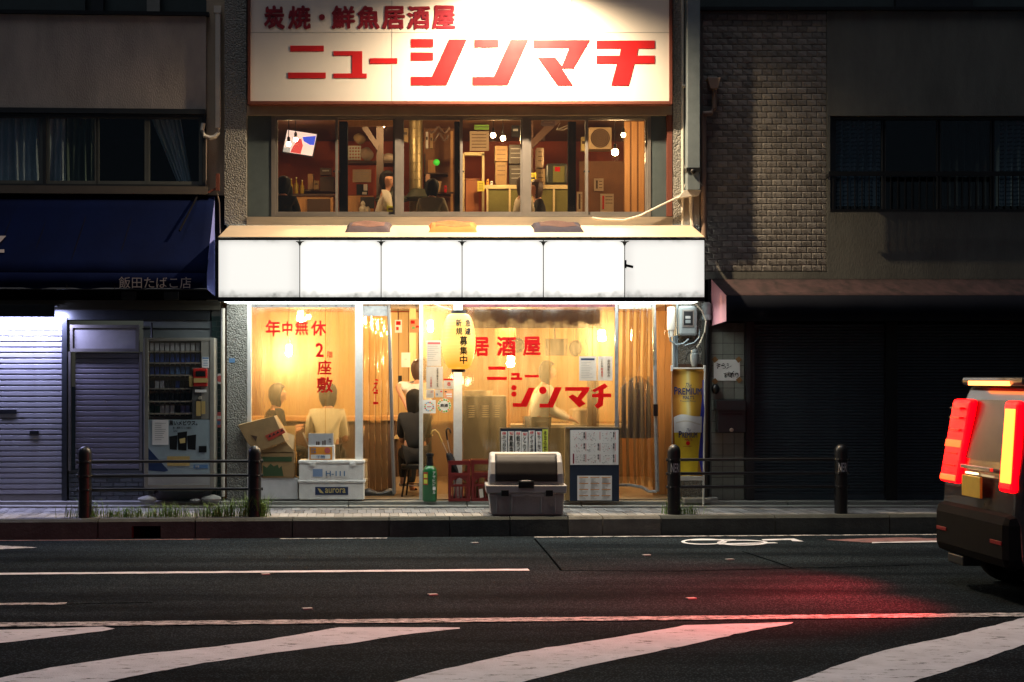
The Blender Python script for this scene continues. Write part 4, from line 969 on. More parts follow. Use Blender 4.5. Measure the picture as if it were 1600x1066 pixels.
for r_ in ([(763,573),(790,573),(790,578),(763,578)], [(761,589),(792,589),(792,594),(761,594)], [(799,583),(812,583),(812,590),(816,590),(816,594),(798,594),(798,590),(807,590),(807,587),(799,587)], [(820,586),(842,586),(842,590),(820,590)]): pg(r_)
def disc(cx, cy, r_): pg([(cx+r_*math.cos(k*math.pi/7), cy+r_*math.sin(k*math.pi/7)) for k in range(14)])
disc(803,606,4.2); disc(803,616,4.2); disc(848,610,6)
pg([(801,630),(814,630),(826,606),(836,606),(823,636),(801,636)]); pg([(843,631),(856,631),(867,605),(878,605),(864,637),(843,637)])
pg([(883,605),(921,605),(920,611),(909,625),(915,631),(905,637),(888,620),(895,616),(902,621),(909,611),(883,611)])
pg([(925,610),(945,599),(950,604),(943,609),(943,615),(955,615),(955,621),(943,621),(942,634),(934,639),(929,634),(934,629),(935,621),(925,621),(925,616),(935,615),(935,610),(929,613)])
q.build('lettering', M['redink'], sh4)
curtain(726, 938, 484, 513, .12, mat('maroon_valance_cloth', (.10,.035,.03), .9), fr, 9, name='valance_cloth')
for px in (794, 858, 925): MB().pb(px, 484, px+1, 775, -.02, .002).build('seam', M['vinyl_clear'], sh4)
MB().pb(961, 474, 966, 772, -.03, .03).build('silver_strip', M['tape'], sh4)
sh5, f5 = sheet('hanging plastic door curtain edged with silver tape at right', 967, 1020, 481, 760, .0, M['vinyl_clear'], nf=5, amp=.02, tiltY=-.12, nu=50)
q = MB(); q.tube([P(1021.5,474,-.08), P(1024,620,-.13), P(1027,768,-.16)], .024, 8); q.build('edge_strip', M['tape'], sh5)
q = MB(); q.tube([P(968,758,-.01), P(985,758,-.05), P(1002,761,-.09), P(1014,768,-.13), P(1026,768,-.16)], .018, 8); q.build('bottom_hem', M['tape'], sh5)
MB().pb(967, 476, 1020, 483, -.06, .02).build('silver_header', M['tape'], sh5)
q = MB(); q.obox(P(1024,641,-.165), (.025,0,0), (0,.03,0), (0,0,.07)); q.build('latch', M['black'], sh5)

# stickers and notices on the sheets
def papers(label, x0_, y0_, x1_, y1_, Y, lines=(), m=None, name='notice', cat='notice'):
    t = thing(name, label, cat, P((x0_+x1_)/2, y1_, Y)); MB().pb(x0_, y0_, x1_, y1_, Y, .002).build('sheet', m or (M['thinpaper'] if Y < 0 else M['paper']), t)
    for kind, mm, L in lines:
        q = MB()
        for g in L:
            if kind == 'bar': q.pb(*g, Y-.002, .001)
            else: text(q, g[0], *g[1:5], Y-.002, .01, vertical=(kind == 'v'))
        q.build('lettering' if kind != 'bar' else 'print', mm, t)
    return t
papers('tall white notice with faint print behind the lantern', 667, 532, 689, 572, -.022, [('bar', M['pinktxt'], [(668,535,688,538)]), ('bar', M['greyprint'], [(668,541+k*3.2,670+random.randint(5,17),541.5+k*3.2) for k in range(8)])])
papers('white notice with vertical lettering under the lantern notice', 666, 573, 692, 608, -.022, [('v', M['ink'], [('正月番犬二名',682,576,685,605)]), ('v', M['pinktxt'], [('二名募集',672,590,675,605)])])
papers('small white card with red heading and stamp', 693, 592, 709, 608, -.024, [('bar', M['redink'], [(693,592,709,594.5)]), ('h', M['redink'], [('8',699,597,704,603)]), ('bar', M['greyprint'], [(698,605,706,605.6)])], name='sticker', cat='sticker')
papers('small pale sticker, first in the row of three below the notices', 666, 609, 678, 622, -.022, [('bar', M['greyprint'], [(668,617,676,617.6),(668,619,676,619.5)]), ('h', M['pinktxt'], [('の',673,611,676,614)])], name='sticker', cat='sticker')
papers('small white sticker with blue mark, middle of the row of three', 680, 609, 692, 621, -.022, [('bar', M['bluetxt'], [(682,615,684,618)]), ('bar', M['redink'], [(688,611,691,613)])], name='sticker', cat='sticker')
papers('small orange sticker, last in the row of three', 694, 610, 707, 623, -.022, [('bar', M['white'], [(697,615,706,617.5),(698,619,706,620.5)]), ('bar', M['ink'], [(695,611,698,613)])], m=mat('peach_print', (.7,.33,.2), .6), name='sticker', cat='sticker')
t = thing('round_emblem_sticker', 'square white sticker with a ring of coloured dots', 'sticker', P(670, 646, -.02)); MB().pb(660, 625, 681, 646, -.022, .002).build('sheet', M['paper'], t)
for k in range(14):
    a = k/14*2*math.pi; q = MB(); q.lathe([(0,-.001),(.009,0)], P(670.5+6.6*math.cos(a), 635.5+6.6*math.sin(a), -.024), 8, 'y'); q.build('dot', [M['bluetxt'], M['redink'], mat('green_print', (.1,.4,.12), .6), M['orange'], mat('sky_print', (.2,.5,.7), .6)][k % 5], t)
MB().pb(667, 635, 674, 636.2, -.024, .001).build('print', M['pinktxt'], t)
t = thing('round_seal_sticker', 'peeling round sticker with a green leafy rim and black lettering', 'sticker', P(694, 645, -.02))
q = MB(); q.lathe([(0,0),(.085,0),(.085,.003)], P(694,634,-.022), 20, 'y'); q.build('sheet', M['paper'], t)
for k in range(16):
    a = k/16*2*math.pi; q = MB(); q.ball(P(694+9.2*math.cos(a), 634+9.2*math.sin(a), -.024), .012, .002, .012, 6, 4); q.build('leaf_mark', [mat('green_print', 0), mat('lime_print', (.3,.5,.08), .6), M['orange']][k % 3], t)
q = MB(); text(q, '飲酒', 688, 631, 700, 636, -.026, .03); q.build('lettering', M['ink'], t)
papers('white notice with blue heading on the wide sheet', 905, 557, 932, 595, -.022, [('bar', M['bluedk'], [(907.5,560,929,563)]), ('bar', M['greyprint'], [(908,566+k*2.6,912+random.randint(5,16),566.5+k*2.6) for k in range(10)])])
papers('white notice with vertical lettering at the right of the wide sheet', 934, 557, 957, 595, -.022, [('v', M['ink'], [('店内撮影のみ',949,562,953,589)]), ('v', M['ink'], [('二人以',939,562,942,574)]), ('v', M['redink'], [('喫煙可',939,575,942,589)])])

# ================================================================== PAPER LANTERN
t = thing('paper_lantern', 'glowing yellow paper lantern with black vertical lettering hanging at the post', 'lantern', P(716, 580, -.45))
YLn = -.45; lc = P(716.5, 0, YLn).x; zl0 = Z(577, YLn); zl1 = Z(490, YLn); hh = zl1-zl0; RL = 26.5/s_at(YLn)
def prof(v): return RL*(.42 + .58*(math.sin(math.pi*min(1,max(0,v)))**.42)) if 0 < v < 1 else RL*.42
paperm = emis('lantern_paper', (1,.66,.2), 1.5, (.25,.17,.05))
nt = paperm.node_tree; b = nt.nodes['Principled BSDF']; tc = nt.nodes.new('ShaderNodeTexCoord'); sp = nt.nodes.new('ShaderNodeSeparateXYZ'); nt.links.new(tc.outputs['Object'], sp.inputs[0])
mth = nt.nodes.new('ShaderNodeMapRange'); mth.inputs[1].default_value = 0; mth.inputs[2].default_value = .62; nt.links.new(sp.outputs['Z'], mth.inputs[0])
cr = nt.nodes.new('ShaderNodeValToRGB'); e = cr.color_ramp.elements; e[0].position = .05; e[0].color = (.9,.28,.015,1); e[1].position = .95; e[1].color = (1,.50,.09,1); x_ = cr.color_ramp.elements.new(.5); x_.color = (1,.64,.16,1); nt.links.new(mth.outputs[0], cr.inputs[0]); nt.links.new(cr.outputs[0], b.inputs['Emission Color'])
q = MB(); q.lathe([(prof(k/48)*(1+.012*math.sin(k/48*math.pi*34)), zl0 + hh*k/48) for k in range(49)], (lc, YLn, 0), 36); q.build('paper_body', paperm, t)
q = MB(); q.lathe([(RL*.36,zl1-.01),(RL*.44,zl1-.01),(RL*.44,zl1+.035),(RL*.36,zl1+.035)], (lc,YLn,0), 24); q.build('top_ring', M['black'], t)
q = MB(); q.lathe([(.01,zl0-.035),(RL*.42,zl0-.035),(RL*.42,zl0+.012),(.01,zl0+.012)], (lc,YLn,0), 24); q.build('bottom_ring', M['black'], t)
MB().pb(709, 470, 723, 488, YLn+.06, .02).build('hanger_plate', M['paper'], t)
q = MB(); q.tube([(lc-.35,YLn+.06,zl1+.14),(lc-.2,YLn+.02,zl1+.08),(lc-.08,YLn,zl1+.04)], .006, 6); q.build('cord', M['pvc'], t)
def lf(px, py):
    p = P(px, py, YLn); v = (p.z - zl0)/hh; r_ = prof(v)*1.02 + .004; dx = max(-r_*.98, min(r_*.98, p.x - lc)); return Vector((lc+dx, YLn - math.sqrt(max(1e-6, r_*r_ - dx*dx)), p.z))
q = MB()
for ch, a in (('新',(712,500,721,511)),('規',(712,513,722,524)),('急',(727,500,735,511)),('遽',(726,513,735,524)),('募',(718,526,730,541)),('集',(718,542,730,555)),('中',(718,556,730,569))): text(q, ch, *a, 0, .025, fn=lf)
q.build('lettering', M['ink'], t)
ld = bpy.data.lights.new('lantern_light', 'POINT'); ld.energy = 5; ld.color = (1,.7,.32); ld.shadow_soft_size = .05
lo = bpy.data.objects.new('lantern_light', ld); COL.objects.link(lo); lo.parent = t; lo.location = Vector((lc, YLn, zl0-.12)) - ORG[t.name]

# ================================================================== GROUND FLOOR INTERIOR
def bulb(label, p, watts, col=(1,.68,.34), r=.04, cord=.3, shade=False, em=40, size=None):
    t = thing('pendant_lamp', label, 'lamp', p, 'bare bulbs inside the izakaya')
    MB().ball(p, r).build('bulb', emis('bulb_glow', (1,.8,.5), em), t)
    q = MB(); q.lathe([(.018,0),(.02,.05),(.012,.07)], Vector(p)+Vector((0,0,r*.8)), 10); q.build('socket', M['black'], t)
    q = MB(); q.tube([Vector(p)+Vector((0,0,r+.06)), Vector(p)+Vector((0,0,r+.06+cord))], .005, 5); q.build('cord', M['black'], t)
    if shade: q = MB(); q.lathe([(.03,.10),(.11,.03),(.13,.0),(.125,.0),(.1,.03),(.02,.09)], Vector(p)+Vector((0,0,.02)), 16); q.build('lamp_shade', M['black'], t)
    ld = bpy.data.lights.new('bulb_light', 'POINT'); ld.energy = watts; ld.color = col; ld.shadow_soft_size = size or r
    lo = bpy.data.objects.new('bulb_light', ld); COL.objects.link(lo); lo.parent = t; lo.location = Vector(p) - Vector((0,.0,r+.03)) - ORG[t.name]
    return t
bulb('bare bulb glowing behind the left plastic sheet', P(452, 543, .32), 78, cord=.45)
bulb('bare bulb glowing behind the notices near the doorway', P(672, 505, .28), 52, cord=.25)
bulb('bare bulb glowing over the kitchen counter', P(800, 560, .8), 82, cord=.5)
bulb('bare bulb behind the notices on the wide sheet', P(938, 520, .42), 66, cord=.45)
bulb('added bulb brightening the back wall above the left counter', (-1.9, 3.3, 2.40), 85, cord=.02)  # added near the ceiling to brighten the boards behind the seated figures
bulb('added bulb brightening the back wall behind the kitchen', (1.0, 3.3, 2.40), 85, cord=.02)  # second added bulb, lifts the back wall behind the cook
bulb('bare bulb deep inside the doorway', P(622, 512, 2.2), 42, cord=.25)
bulb('bare bulb near the right doorway of the shop', P(1040, 520, 1.6), 40, cord=.4)
MB().box(X(790), X(830), .0+3.4, 3.5, .06, 2.5).build('wood_post', M['wood'], cb)
for px, nm in ((575,'wood'),(640,'wood2')): MB().pb(px, 480, px+10, 800, 2.9, .1).build('wood_post', M[nm], cb)
for py in range(0):
    pass
q = MB()
xs0, xs1 = X(355), X(1090)
for k in range(38):
    a = xs0 + (xs1-xs0)*k/38; MB().box(a+.004, a+(xs1-xs0)/38-.004, LB_-.05, LB_-.031, .06, 2.5).build('wall_board', M['wood2'], cb)
t = thing('partition', 'tan wooden partition of upright boards seen at the right doorway', 'partition', P(1040, 770, .9))
for k in range(6): MB().pb(1020+k*9.6, 486, 1029+k*9.6, 790, .9+.002*k, .03).build('board', M['wood'], t)
t = thing('dining_counter', 'wooden dining counter inside the left sheet', 'counter', P(455, 776, 1.5)); MB().box(-2.4, -.55, 1.25, 1.75, .98, 1.03).build('worktop', M['wood'], t); MB().box(-2.38, -.6, 1.3, 1.7, .06, .975).build('front_panel', M['dwood'], t)
t = thing('kitchen_unit', 'stainless kitchen unit with louvre slots behind the wide sheet', 'kitchen unit', P(756, 770, .75))
MB().box(X(724,.6), X(792,.6), .6, 1.2, .06, Z(619,.6)).build('body', mat('dull_steel', (.07,.06,.05), .45, .4), t, bevel=.01)
for cx in (738, 757, 775):
    for k in range(6): MB().pb(cx-4.5, 634+k*3.3, cx+4.5, 635.3+k*3.3, .588, .012).build('louver', M['steel'], t)
q = MB(); q.lathe([(.01,0),(.16,.0),(.17,.06),(.165,.06),(.15,.01)], P(745, 618, .85), 20); tag(q.build('pan', M['steel']), 'shallow steel pan on top of the kitchen unit', 'pan')
t = thing('prep_counter', 'stainless prep counter in the kitchen', 'counter', P(880, 770, 1.0)); MB().box(X(800,1), X(965,1), .85, 1.35, .9, .94).build('worktop', M['steel'], t); MB().box(X(802,1), X(963,1), .9, 1.3, .06, .898).build('cabinet', mat('dull_steel', 0), t)
for k in range(3): MB().box(X(806+k*53,1), X(854+k*53,1), .885, .899, .12, .86).build('door', mat('dull_steel', 0), t)
t = thing('pot_stack', 'steel pots standing on the prep counter', 'pot', P(905, 690, 1.05)); q = MB(); q.lathe([(.01,.0),(.13,.0),(.13,.18),(.12,.18),(.12,.02)], (X(905,1.05),1.05,.941), 20); q.build('pot', M['steel'], t); q = MB(); q.lathe([(.135,.181),(.1,.2),(.02,.22)], (X(905,1.05),1.05,.941), 20); q.build('lid', M['steel'], t)
MB().box(X(919,.7), X(932,.7), .7, .78, .06, 2.52).build('kitchen_post', M['dwood'], cb)
t = thing('hanging_rail', 'rail with hanging pans in the kitchen', 'rail', P(860, 505, .9)); q = MB(); q.tube([P(795,512,.9), P(930,512,.9)], .01, 6); q.build('bar', M['black'], t)
for cx, cy, r_, kind in ((807,540,12,'r'),(867,543,14,'s'),(896,545,13,'r'),(924,535,10,'r')):
    t = thing('hanging_pan', {807:'round black pan hanging behind the shop name, leftmost on the rail',867:'square black pan hanging on the kitchen rail',896:'deep round black pan hanging beside the square one',924:'narrow dark pan hanging by the kitchen post'}[cx], 'pan', P(cx, cy+r_, .85))
    q = MB()
    if kind == 'r': q.lathe([(0,.0),(r_*.8/125,.0),(r_/125,-.05),(r_/125-.006,-.05),(r_*.8/125-.006,-.006),(0,-.006)], P(cx, cy, .86), 20, 'y')
    else: q.pb(cx-r_, cy-13, cx+r_, cy+13, .84, .05)
    q.build('pan_bowl', M['black'], t); q = MB(); q.tube([P(cx, cy-12, .86), P(cx, cy-31, .88)], .009, 6); q.build('handle', M['black'], t)
q = MB(); q.tube([P(944,478,.4), P(946,505,.42), P(950,545,.42)], .012, 6); tag(q.build('orange_hose', mat('orange_hose', (.8,.15,.02), .5)), 'thin orange hose hanging inside near the silver strip', 'hose')
# coat hanging behind the right curtain
t = thing('hanging_coat', 'dark navy coat hanging behind the right plastic curtain', 'coat', P(996, 685, .55))
q = MB()
def coat(u, v):
    ang = u*2*math.pi; wv = (.20 + .05*(1-v)) * (1 if v < .82 else max(.12, 1-(v-.82)*4.4)); z0_, z1_ = Z(684,.55), Z(588,.55)
    return Vector((X(997,.55) + wv*math.cos(ang)*(1+.06*math.sin(ang*5)), .55 + .09*math.sin(ang) + .02*math.sin(ang*7), z0_ + (z1_-z0_)*v))
q.grid(coat, 32, 16); q.build('coat_body', M['navy_cloth'], t)
q = MB(); q.tube([P(997,588,.55), P(997,580,.55), P(1000,576,.55), P(998,572,.55)], .006, 6); q.build('hook', M['steel'], t)
for sx in (975, 1019): q = MB(); q.tube([P(sx*.55+997*.45,600,.55), P(sx,640,.52), P(sx+1,668,.52)], .05, 8, r1=.04); q.build('sleeve', M['navy_cloth'], t)
# wall posters seen in the doorway
papers('colourful food poster on the wall inside the doorway', 640, 499, 656, 520, 1.9, [('bar', M['redink'], [(642,501,648,506),(650,509,655,512)]), ('bar', mat('green_print', 0), [(644,511,648,514)])], m=mat('food_print', (.5,.25,.12), .5), name='poster', cat='poster')
papers('red and white food poster left of the beam inside the doorway', 617, 500, 628, 520, 1.9, [('bar', M['redink'], [(619,502,626,508),(619,511,623,516)])], name='poster', cat='poster')
papers('blank white sheet pinned inside the doorway', 627, 551, 641, 574, 1.8, [('bar', M['greyprint'], [(632,561,636,561.6)])])
papers('small dark framed picture inside the doorway', 622, 587, 628, 610, 1.8, [], m=M['black'], name='picture', cat='picture')
t = thing('side_table', 'small wooden table with a stack of plates inside the doorway', 'table', P(626, 720, 1.3)); MB().pb(616, 682, 644, 686, 1.2, .5).build('tabletop', M['wood2'], t)
for a in (618, 640): MB().pb(a, 686, a+3, 745, 1.25, .04).build('leg', M['dwood'], t)
t = thing('plate_stack', 'stack of pale plates on the small table', 'plates', P(629, 681, 1.3))
for k in range(3): q = MB(); q.lathe([(.01,0),(.05,0),(.07,.008),(.07,.012),(.02,.006)], P(629, 681-k*1.6, 1.3), 16); q.build('plate', M['paper'], t)

# people downstairs
Yp = .62; sc_ = s_at(Yp)
hipY = .55
p1 = person('person in dark clothes seated sideways behind the left plastic sheet', (P(424,720,.5).x, .5, .64), math.radians(20), 'sit', M['dark_cloth'], M['dark_cloth'], lean=.12, arms={1:(P(446,680,.7), P(465,668,.85)), -1:(P(445,690,.35), P(462,675,.5)), 'long':1})
p2 = person('person in cream shirt seated with back to the street behind the left sheet', (P(512,712,.42).x, .42, .62), math.radians(88), 'sit', M['cream_shirt'], M['dark_cloth'], lean=.1, scale=1.02, head_turn=.1, arms={1:(P(485,690,.55), P(492,672,.85)), -1:(P(541,688,.52), P(534,672,.8)), 'long':1})
p3 = person('person in white T-shirt standing with hand on hip in the doorway', (P(654,668,1.5).x, 1.5, .95), math.radians(70), 'stand', M['white_shirt'], M['denim'], lean=.05, arms={1:(P(620,603,1.45), P(634,632,1.4)), -1:(P(676,615,1.6), P(672,640,1.8))}, hairmat=M['brownhair'])
p4 = person('person in black with long black hair seated on a stool in the doorway', (P(648,712,.62).x, .62, .60), math.radians(95), 'sit', M['dark_cloth'], M['dark_cloth'], hair='long', lean=.06, scale=.95, arms={1:(P(628,690,.8), P(632,682,1.05)), -1:(P(668,690,.8), P(664,682,1.05))}, shoe=M['white'])
p5 = person('person in white cooking behind the wide plastic sheet, seen blurred', (P(838,690,.66).x, .60, .95), math.radians(15), 'stand', M['white_shirt'], M['denim'], lean=.22, scale=.97, arms={1:(P(858,640,.75), P(882,650,.85)), -1:(P(862,648,.55), P(888,655,.62)), 'long':1})
for xx, yy, lab in ((P(512,0,.42).x,.42,'round stool under the person in the cream shirt'),(P(648,0,.62).x,.62,'black stool under the person with long black hair'),(P(424,0,.5).x,.5,'round stool under the seated person in dark clothes')):
    t = thing('stool', lab, 'stool', (xx, yy, .06), 'stools inside the ground floor')
    q = MB(); q.lathe([(.02,.40),(.16,.40),(.17,.42),(.17,.45),(.15,.465),(.02,.468)], (xx,yy,.0), 20); q.build('seat', M['black'], t)
    for k in range(4):
        a = k*math.pi/2+.6; q = MB(); q.tube([(xx+.12*math.cos(a), yy+.12*math.sin(a), .40), (xx+.19*math.cos(a), yy+.19*math.sin(a), .06)], .012, 6); q.build('leg', M['black'], t)
    q = MB(); q.tube([(xx+.165*math.cos(k*.4), yy+.165*math.sin(k*.4), .2) for k in range(17)], .007, 5); q.build('foot_ring', M['black'], t)

# ================================================================== UPPER ROOM
bulb('bright bare bulb, left of the pair in the upper window', P(770.5, 211.5, 1.3), 32, cord=.35, r=.035, em=60)
bulb('bright bare bulb, right of the pair in the upper window', P(786, 216, 1.5), 26, cord=.35, r=.035, em=60)
bulb('small bright bulb at the upper right of the window band', P(974, 211, 1.2), 26, cord=.35, r=.03, em=60)
bulb('larger bright globe lamp in the rightmost upper window', P(961, 238, .9), 24, cord=.5, r=.045, em=60)
bulb('pendant bulb hanging in front of the television, lower one', P(451, 225, 1.4), 9, cord=.5, r=.03, shade=False, em=20)
bulb('pendant bulb hanging in front of the television, upper one', P(462, 218, 1.7), 9, cord=.4, r=.03, em=20)
bulb('added hidden bulb warming the face and shelves in the second window', P(600, 195, 1.6), 26, cord=.3, r=.03, em=20)  # unseen bulb added to light the person at the grill
YU = 3.2
def up(name, label, cat, boxes, loc=None, Y=YU, group=None):
    x_ = boxes[0]; t = thing(name, label, cat, P((x_[1]+x_[3])/2, x_[4], Y), group)
    for bx_ in boxes:
        nm, a, b, c, d, mm = bx_[:6]; dy = bx_[6] if len(bx_) > 6 else 0; dp = bx_[7] if len(bx_) > 7 else .3
        MB().pb(a, b, c, d, Y+dy, dp).build(nm, M[mm] if isinstance(mm, str) else mm, t)
    return t
def upt(*a, **k): return up(*a, **k)
# television
t = thing('television', 'tilted wall television showing a bright picture in the first upper window', 'television', P(469, 243, 2.8))
def tvp(u, v, Y=2.8): a = [(449,203),(495,210),(488,244),(442,237)]; x = (a[0][0]*(1-u)+a[1][0]*u)*(1-v)+(a[3][0]*(1-u)+a[2][0]*u)*v; y = (a[0][1]*(1-u)+a[1][1]*u)*(1-v)+(a[3][1]*(1-u)+a[2][1]*u)*v; return P(x, y, Y)
def tvq(m, pts, Y, nm, d=.0):
    q = MB(); n = len(pts); q.add([tvp(*p, Y) for p in pts], [tuple(range(n))[::-1]]); return q.build(nm, m, t)
q = MB(); vs = [tvp(*p, 2.8) for p in ((-.03,-.04),(1.03,-.04),(1.03,1.04),(-.03,1.04))]; q.add(vs + [v + Vector((0,.06,0)) for v in vs], [(3,2,1,0),(4,5,6,7),(0,1,5,4),(1,2,6,5),(2,3,7,6),(3,0,4,7)]); q.build('casing', M['black'], t)
tvq(emis('screen_pale', (.85,.72,.75), .8), [(0,0),(1,0),(1,1),(0,1)], 2.795, 'screen')
tvq(emis('screen_blue', (.03,.08,.75), 1.0), [(.55,.22),(.98,.08),(.98,.5),(.85,.52),(.62,.4)], 2.79, 'screen_image')
tvq(emis('screen_red', (.6,.06,.07), .8), [(.42,.35),(.52,.3),(.62,.6),(.6,.98),(.25,.98),(.3,.7)], 2.79, 'screen_image')
tvq(emis('screen_grey', (.4,.45,.5), .7), [(.0,.8),(.22,.78),(.24,1),(0,1)], 2.79, 'screen_image')
q = MB(); q.tube([tvp(.5,.5,2.87), tvp(.5,.5,3.6), tvp(.5,.5,4.15)], .03, 6); q.build('wall_arm', M['black'], t)
up('back_bar', 'low brown cabinet under the television', 'cabinet', [('body',436,306,520,350,'wood',0,.5),('worktop',434,303,522,306,'dwood',-.04,.58),('door',440,311,476,345,'wood',-.02,.02),('door',480,311,516,345,'dwood',-.02,.02)], Y=2.9)
up('wall_shelf', 'dark shelf with boxes behind the bottles', 'shelf', [('board',470,296,525,299,'dwood',0,.3),('carton',481,272,489,296,'wood',0,.2),('crate_box',500,276,522,296,'dwood',0,.2)], Y=3.3)
for k, (px, hh_) in enumerate(((455,22),(463,24),(472,20),(440,16),(448,15))):
    t = thing('bottle', ['first of the glinting bottles on the back bar','second, taller glinting bottle on the back bar','third glinting bottle on the back bar','squat dark bottle at the left end of the back bar','small dark bottle next to the squat one'][k], 'bottle', P(px, 303, 3.0), 'bottles on the back bar')
    b0 = P(px, 303, 3.0); q = MB(); H_ = hh_/111; q.lathe([(.025,0),(.03,.01),(.03,H_*.6),(.011,H_*.75),(.011,H_)], b0, 12); q.build('glass_body', mat('amber_glass', (.35,.24,.03), .12, coat=.5), t); q = MB(); q.lathe([(.013,H_),(.013,H_+.015)], b0, 10); q.build('cap', M['gold'], t)
up('dark_post', 'broad black post behind the second upper window', 'post', [('shaft',530,190,543,340,'blackmat',0,.1)], Y=.35)
up('dark_post', 'black post between the third and fourth upper windows', 'post', [('shaft',710,190,718,340,'blackmat',0,.1)], Y=.35)
up('dark_post', 'black post behind the fifth upper window', 'post', [('shaft',888,190,900,340,'blackmat',0,.1)], Y=.35)
up('timber_post', 'grey timber post in the second upper window', 'post', [('shaft',588,196,599,350,mat('grey_timber', (.08,.055,.045), .7),0,.1)], Y=2.0)
t = thing('timber_brace', 'grey diagonal timber brace meeting the post', 'beam', P(580, 220, 1.95)); MB().pprism([(565,200),(573,196),(592,226),(590,236)], 1.95, .08).build('brace', mat('grey_timber', 0), t)
t = thing('timber_brace', 'dark diagonal beam in the fifth upper window', 'beam', P(850, 210, 1.95)); MB().pprism([(858,190),(878,186),(838,226),(828,235),(828,222)], 1.95, .08).build('brace', M['dwood'], t); MB().pb(826, 190, 833, 345, 1.96, .08).build('post', M['dwood'], t)
MB().pb(543, 187, 620, 197, .5, .05).build('reed_blind', M['wood'], cb)
up('storage_shelf', 'brown shelf and cupboard wall in the second upper window', 'shelf', [('board',540,251,618,255,'dwood',0,.35),('cupboard',543,306,583,350,'wood',.0,.3),('back_panel',540,256,590,305,'redwall',.2,.02)], Y=2.9)
t = thing('white_basket', 'white plastic lattice basket on the storage shelf', 'basket', P(553, 251, 2.95))
for k in range(5): MB().pb(544+k*4.4, 228, 546+k*4.4, 250, 2.95, .02).build('bar', M['pvc'], t)
for k in range(5): MB().pb(544, 228+k*4.9, 564, 230+k*4.9, 2.94, .02).build('hoop', M['pvc'], t)
for cx, cy, rx, ry, lab in ((573,241,10,10,'crumpled white bag beside the basket'),(608,247,11,7,'pale sack lying on the storage shelf'),(562,217,9,8,'brown paper bag on top of the basket')):
    q = MB(); c = P(cx, cy, 3.0); q.grid(lambda u, v: c + Vector((rx/111*math.sin(v*math.pi)*math.cos(u*6.283)*(1+.18*math.sin(u*19+v*6)), .1*math.sin(v*math.pi)*math.sin(u*6.283), -ry/111*math.cos(v*math.pi)*(1+.1*math.sin(u*13)))), 24, 12); tag(q.build('storage_bag', M['card_in'] if cx == 562 else mat('bag_cloth', (.5,.40,.32), .8)), lab, 'bag')
papers('pale printed notice on the red wall in the second upper window', 551, 265, 580, 285, 3.05, [('bar', M['greyprint'], [(554,269+k*3,576-(k%3)*4,269.7+k*3) for k in range(5)])], m=mat('tan_paper', (.5,.38,.26), .8))
papers('dark picture with a white figure under the printed notice', 557, 288, 575, 305, 3.0, [('bar', M['white'], [(566,300,573,304),(568,288,574,298)])], m=M['black'], name='picture', cat='picture')
papers('dark menu board standing low in the second upper window', 563, 308, 585, 331, 2.8, [('bar', M['orange'], [(565,326,584,331)])], m=mat('board_grey', (.05,.05,.055), .6), name='menu_board', cat='board')
t = thing('lucky_figurine', 'small pale figurines in front of the dark menu board', 'figurine', P(569, 333, 2.7)); q = MB(); q.lathe([(.05,0),(.06,.05),(.03,.09),(.035,.12),(.01,.16)], P(567,332,2.7), 12); q.build('figure_body', M['pvc'], t); q = MB(); q.lathe([(.04,0),(.045,.04),(.02,.08)], P(574,332,2.7), 12); q.build('base', M['pvc'], t)
# spiral duct
t = thing('spiral_duct', 'tall brassy spiral ventilation duct in the third upper window', 'duct', P(650, 340, 2.3)); b0 = P(650, 345, 2.3); H_ = 1.75
q = MB(); q.lathe([(.092, H_*k/40) for k in range(41)], b0, 24); q.build('tube', mat('brass_tin', (.26,.21,.11), .42, .7), t)
for k in range(15): 
    q = MB(); q.tube([b0 + Vector((.095*math.cos(a*.45), .095*math.sin(a*.45), .05 + k*.115 + a*.45/6.283*.05)) for a in range(15)], .004, 4, caps=False); q.build('seam', mat('brass_tin', 0), t)
up('clutter_rack', 'dark rack with cartons and a tub behind the spiral duct', 'rack', [('back_panel',662,190,710,345,'brwall',.4,.05),('shelf',662,300,708,303,'dwood',0,.3),('carton',662,272,672,300,mat('pink_carton', (.6,.35,.25), .7),0,.2),('upright',704,205,708,345,'wood',0,.05),('upright',662,240,665,300,'dwood',0,.05),('carton',669,250,680,270,'wood',.1,.2),('shelf',662,270,700,272,'dwood',.1,.3)], Y=2.7)
q = MB(); q.lathe([(.05,0),(.07,.13),(.075,.14)], P(682,300,2.75), 16); tag(q.build('plastic_tub', mat('tan_tub', (.55,.38,.22), .6)), 'tan tub standing on the dark rack', 'tub')
q = MB(); q.ball(P(682,254,2.4), .045); tag(q.build('green_lamp', emis('green_glow', (.05,.6,.05), .5)), 'small green glowing ball on the rack', 'lamp')
q = MB(); q.tube([P(670+k*4, 203+5*math.sin(k*1.3), 2.2) for k in range(9)], .02, 6); q.tube([P(676+k*3, 214+6*math.sin(k*1.1+1), 2.2) for k in range(9)], .018, 6); tag(q.build('hanging_cloth_roll', M['dwood']), 'twisted cloth hanging at the ceiling behind the third window', 'cloth')
t = thing('grill_hood', 'dark conical hood beneath the spiral duct', 'hood', P(640, 305, 2.0)); q = MB(); q.lathe([(.22,-.02),(.23,.0),(.12,.1),(.09,.16)], P(612,312,2.0), 20); q.build('hood', mat('dark_green_cloth', (.03,.035,.02), .6), t); q = MB(); q.lathe([(.2,-.02),(.21,.0),(.14,.08),(.09,.12)], P(655,310,2.05), 20); q.build('rim', mat('dark_green_cloth', 0), t)
